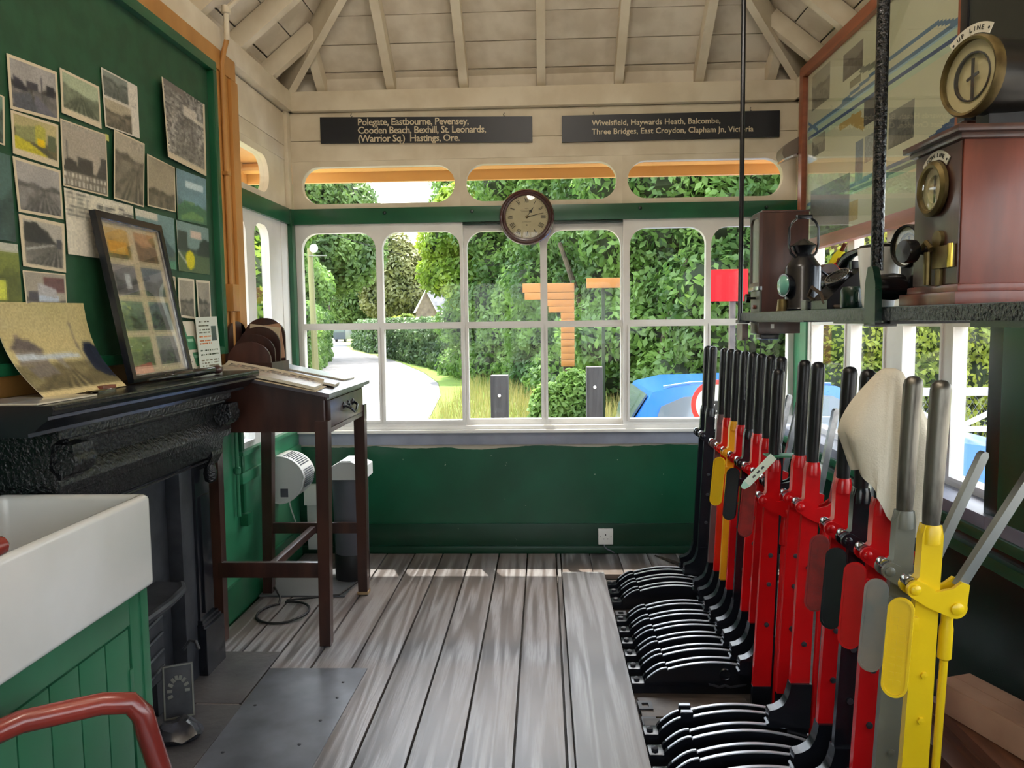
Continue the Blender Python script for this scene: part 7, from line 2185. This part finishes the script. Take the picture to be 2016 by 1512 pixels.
part('rear_window', MB().prism([(0.765, 0.36), (0.79, 0.50), (0.92, 0.70), (0.93, 0.69), (0.81, 0.50), (0.785, 0.36)], 'y', 6.85, 8.05).shift((-0.012, 0, 0)), WDARK, car)
for x in (1.45, 3.95):
    for y in (6.66, 8.12):
        wh = part('wheel', MB().lathe([(0.0, 0), (0.20, 0.0), (0.29, 0.02), (0.30, 0.06), (0.30, 0.13), (0.28, 0.16), (0.0, 0.16)], (x, y - 0.02, GZ + 0.30), (0, 1, 0), 24), RUBBER, car)
        part('hub_cap', MB().lathe([(0.19, 0.0), (0.17, 0.012), (0.05, 0.018), (0, 0.018)], (x, y - 0.02, GZ + 0.30), (0, -1, 0), 20), STEEL, wh)
part('wing_mirror', MB().box(2.92, 3.05, 6.48, 6.64, 0.34, 0.46, 0.02), BLUE, car)

# weight limit sign
ws = thing('weight_limit_sign', 'round red-ringed weight limit sign in front of the blue car', 'road sign', (1.31, 5.92, GZ))
sc_ = Vector((1.315, 5.90, 0.705))
part('sign_post', MB().tube([(1.315, 5.925, GZ), (1.315, 5.925, 0.80)], 0.025, 10), LGREY, ws)
part('red_ring', MB().lathe([(0.19, -0.006), (0.19, 0.0), (0.155, 0.001), (0.155, -0.004)], sc_, (-0.1, -1, 0), 36), mat('sign_red', C(206, 60, 54), 0.35), ws)
part('white_disc', MB().lathe([(0.156, -0.004), (0.156, 0.0), (0, 0.0)], sc_, (-0.1, -1, 0), 36), PLASTICW, ws)
part('lorry_symbol', MB().prism([(1.20, 0.63), (1.20, 0.685), (1.235, 0.72), (1.26, 0.72), (1.26, 0.735), (1.43, 0.735), (1.43, 0.63)], 'y', 5.893, 5.896), INK, ws)
part('figures', text_mb('7.5T', 0.085, frameM((1.262, 5.8925, 0.652), (1, 0, 0), (0, 0, 1)), 0.001), PLASTICW, ws)

# red square board on a post
rs = thing('red_target_board', 'plain red square board on a post before the thicket', 'sign', (2.05, 8.6, GZ))
part('board', MB().box(1.839, 2.25, 8.6, 8.62, 1.548, 1.897, 0.004), mat('signal_red_board', C(170, 8, 10), 0.95), rs)
part('post', MB().box(2.06, 2.12, 8.62, 8.68, GZ, 1.89), BARK, rs)

# white crossing gate
wg = thing('crossing_gate', 'white timber crossing gate with wire mesh outside the right windows', 'gate', (5.2, 9.0, GZ))
gx0, gx1, gy = 3.9, 7.2, 9.0
for z0, z1 in ((0.44, 0.53), (-0.40, -0.30), (0.02, 0.08)):
    part('rail', MB().box(gx0, gx1, gy, gy + 0.06, z0, z1, 0.004), WHITE, wg)
for x in (gx0, 5.5, gx1 - 0.08):
    part('stile', MB().box(x, x + 0.08, gy - 0.01, gy + 0.07, GZ, 0.60, 0.004), WHITE, wg)
for (xa, za, xb, zb_) in ((4.0, 0.42, 5.5, -0.32), (4.0, -0.32, 5.5, 0.42), (5.6, 0.42, 7.1, -0.32), (5.6, -0.32, 7.1, 0.42)):
    part('brace', MB().tube([(xa, gy + 0.03, za), (xb, gy + 0.03, zb_)], 0.03, 6), WHITE, wg)
wm = MB()
for k in range(46):
    xk = gx0 + k * 0.075
    wm.tube([(xk, gy + 0.035, -0.35), (min(xk + 0.5, gx1), gy + 0.035, 0.47)], 0.0022, 3)
    wm.tube([(xk, gy + 0.037, 0.47), (min(xk + 0.5, gx1), gy + 0.037, -0.35)], 0.0022, 3)
part('wire_mesh', wm, PLASTICG, wg, kind='stuff')

# cottage, pole, van
hs = thing('stone_cottage', 'small stone cottage with pale slate roof among the trees', 'house', (-8.6, 60.0, GZ))
ST = mat('brown_stone', C(128, 112, 98), 0.9, col2=C(104, 90, 80), scale=3)
SLT = mat('pale_slates', C(132, 128, 130), 0.7, col2=C(112, 108, 112), scale=3)
gab = [(-9.95, GZ), (-9.95, 2.2), (-9.1, 3.75), (-8.25, 2.2), (-8.25, GZ)]
part('gable_wall', MB().prism(gab, 'y', 60.0, 60.2), ST, hs)
part('side_wall', MB().box(-8.25, -5.5, 60.2, 60.4, GZ, 2.2), ST, hs)
rfv = MB().add([(-9.1, 59.8, 3.9), (-5.6, 61.0, 3.9), (-5.4, 60.0, 2.15), (-8.2, 59.6, 2.15), (-9.1, 59.9, 4.0), (-5.6, 61.1, 4.0), (-5.4, 60.1, 2.25), (-8.2, 59.7, 2.25)], [(0, 1, 2, 3), (7, 6, 5, 4), (0, 4, 5, 1), (1, 5, 6, 2), (2, 6, 7, 3), (3, 7, 4, 0)])
part('roof_slope', rfv, SLT, hs)
part('barge_board', MB().tube([(-10.05, 59.85, 2.1), (-9.1, 59.85, 3.85), (-8.2, 59.65, 2.15)], 0.08, 4), WHITE, hs)
wn_ = part('window', MB().box(-8.15, -7.6, 60.12, 60.2, 1.45, 2.1), WHITE, hs)
part('pane', MB().box(-8.05, -7.7, 60.09, 60.12, 1.52, 2.03), INK, wn_)
tl = thing('telegraph_pole', 'pale timber telegraph pole with round lamp left of the lane', 'pole', (-7.5, 25.0, GZ))
part('pole', MB().tube([(-7.50, 25.0, GZ), (-7.57, 25.0, 3.80)], [0.11, 0.085], 10), mat('pale_pole_wood', C(130, 126, 86), 0.8), tl)
part('cross_arm', MB().tube([(-7.57, 24.9, 3.55), (-7.0, 24.9, 3.55)], 0.02, 6), LGREY, tl)
part('lamp_disc', MB().lathe([(0.0, -0.03), (0.13, -0.02), (0.14, 0.0), (0.13, 0.02), (0.0, 0.03)], (-7.38, 24.8, 3.78), (0, 1, 0), 18), PLASTICW, tl)
wr_ = [(-7.57 + 9.0 * t, 25.0 + 6 * t, 4.55 - 1.3 * t - 0.9 * t * (1 - t)) for t in np.linspace(0, 1, 14)]
wi = solo('overhead_wire', MB().tube([(-10.5, 25.5, 5.1)] + [(-7.57 + 6.0 * t, 25.0 + 4 * t, 4.5 - 1.5 * t - 0.5 * t * (1 - t)) for t in np.linspace(0.0, 1, 14)], 0.012, 5), INK, 'thin dark overhead wire sagging across the left window', 'wire')
vn = thing('distant_van', 'small dark van far along the lane', 'van', (-22.6, 84.5, GZ))
part('van_body', MB().box(-23.3, -21.9, 84.5, 88.0, GZ + 0.28, 1.05, 0.12), mat('dark_van_paint', C(70, 78, 88), 0.3), vn)
part('windscreen', MB().box(-23.2, -22.0, 84.46, 84.5, 0.35, 0.9, 0.02), WDARK, vn)
for x in (-23.1, -22.1):
    part('wheel', MB().lathe([(0.0, 0), (0.30, 0.0), (0.32, 0.05), (0.32, 0.2), (0, 0.2)], (x - 0.1, 85.1, GZ + 0.32), (1, 0, 0), 14), RUBBER, vn)
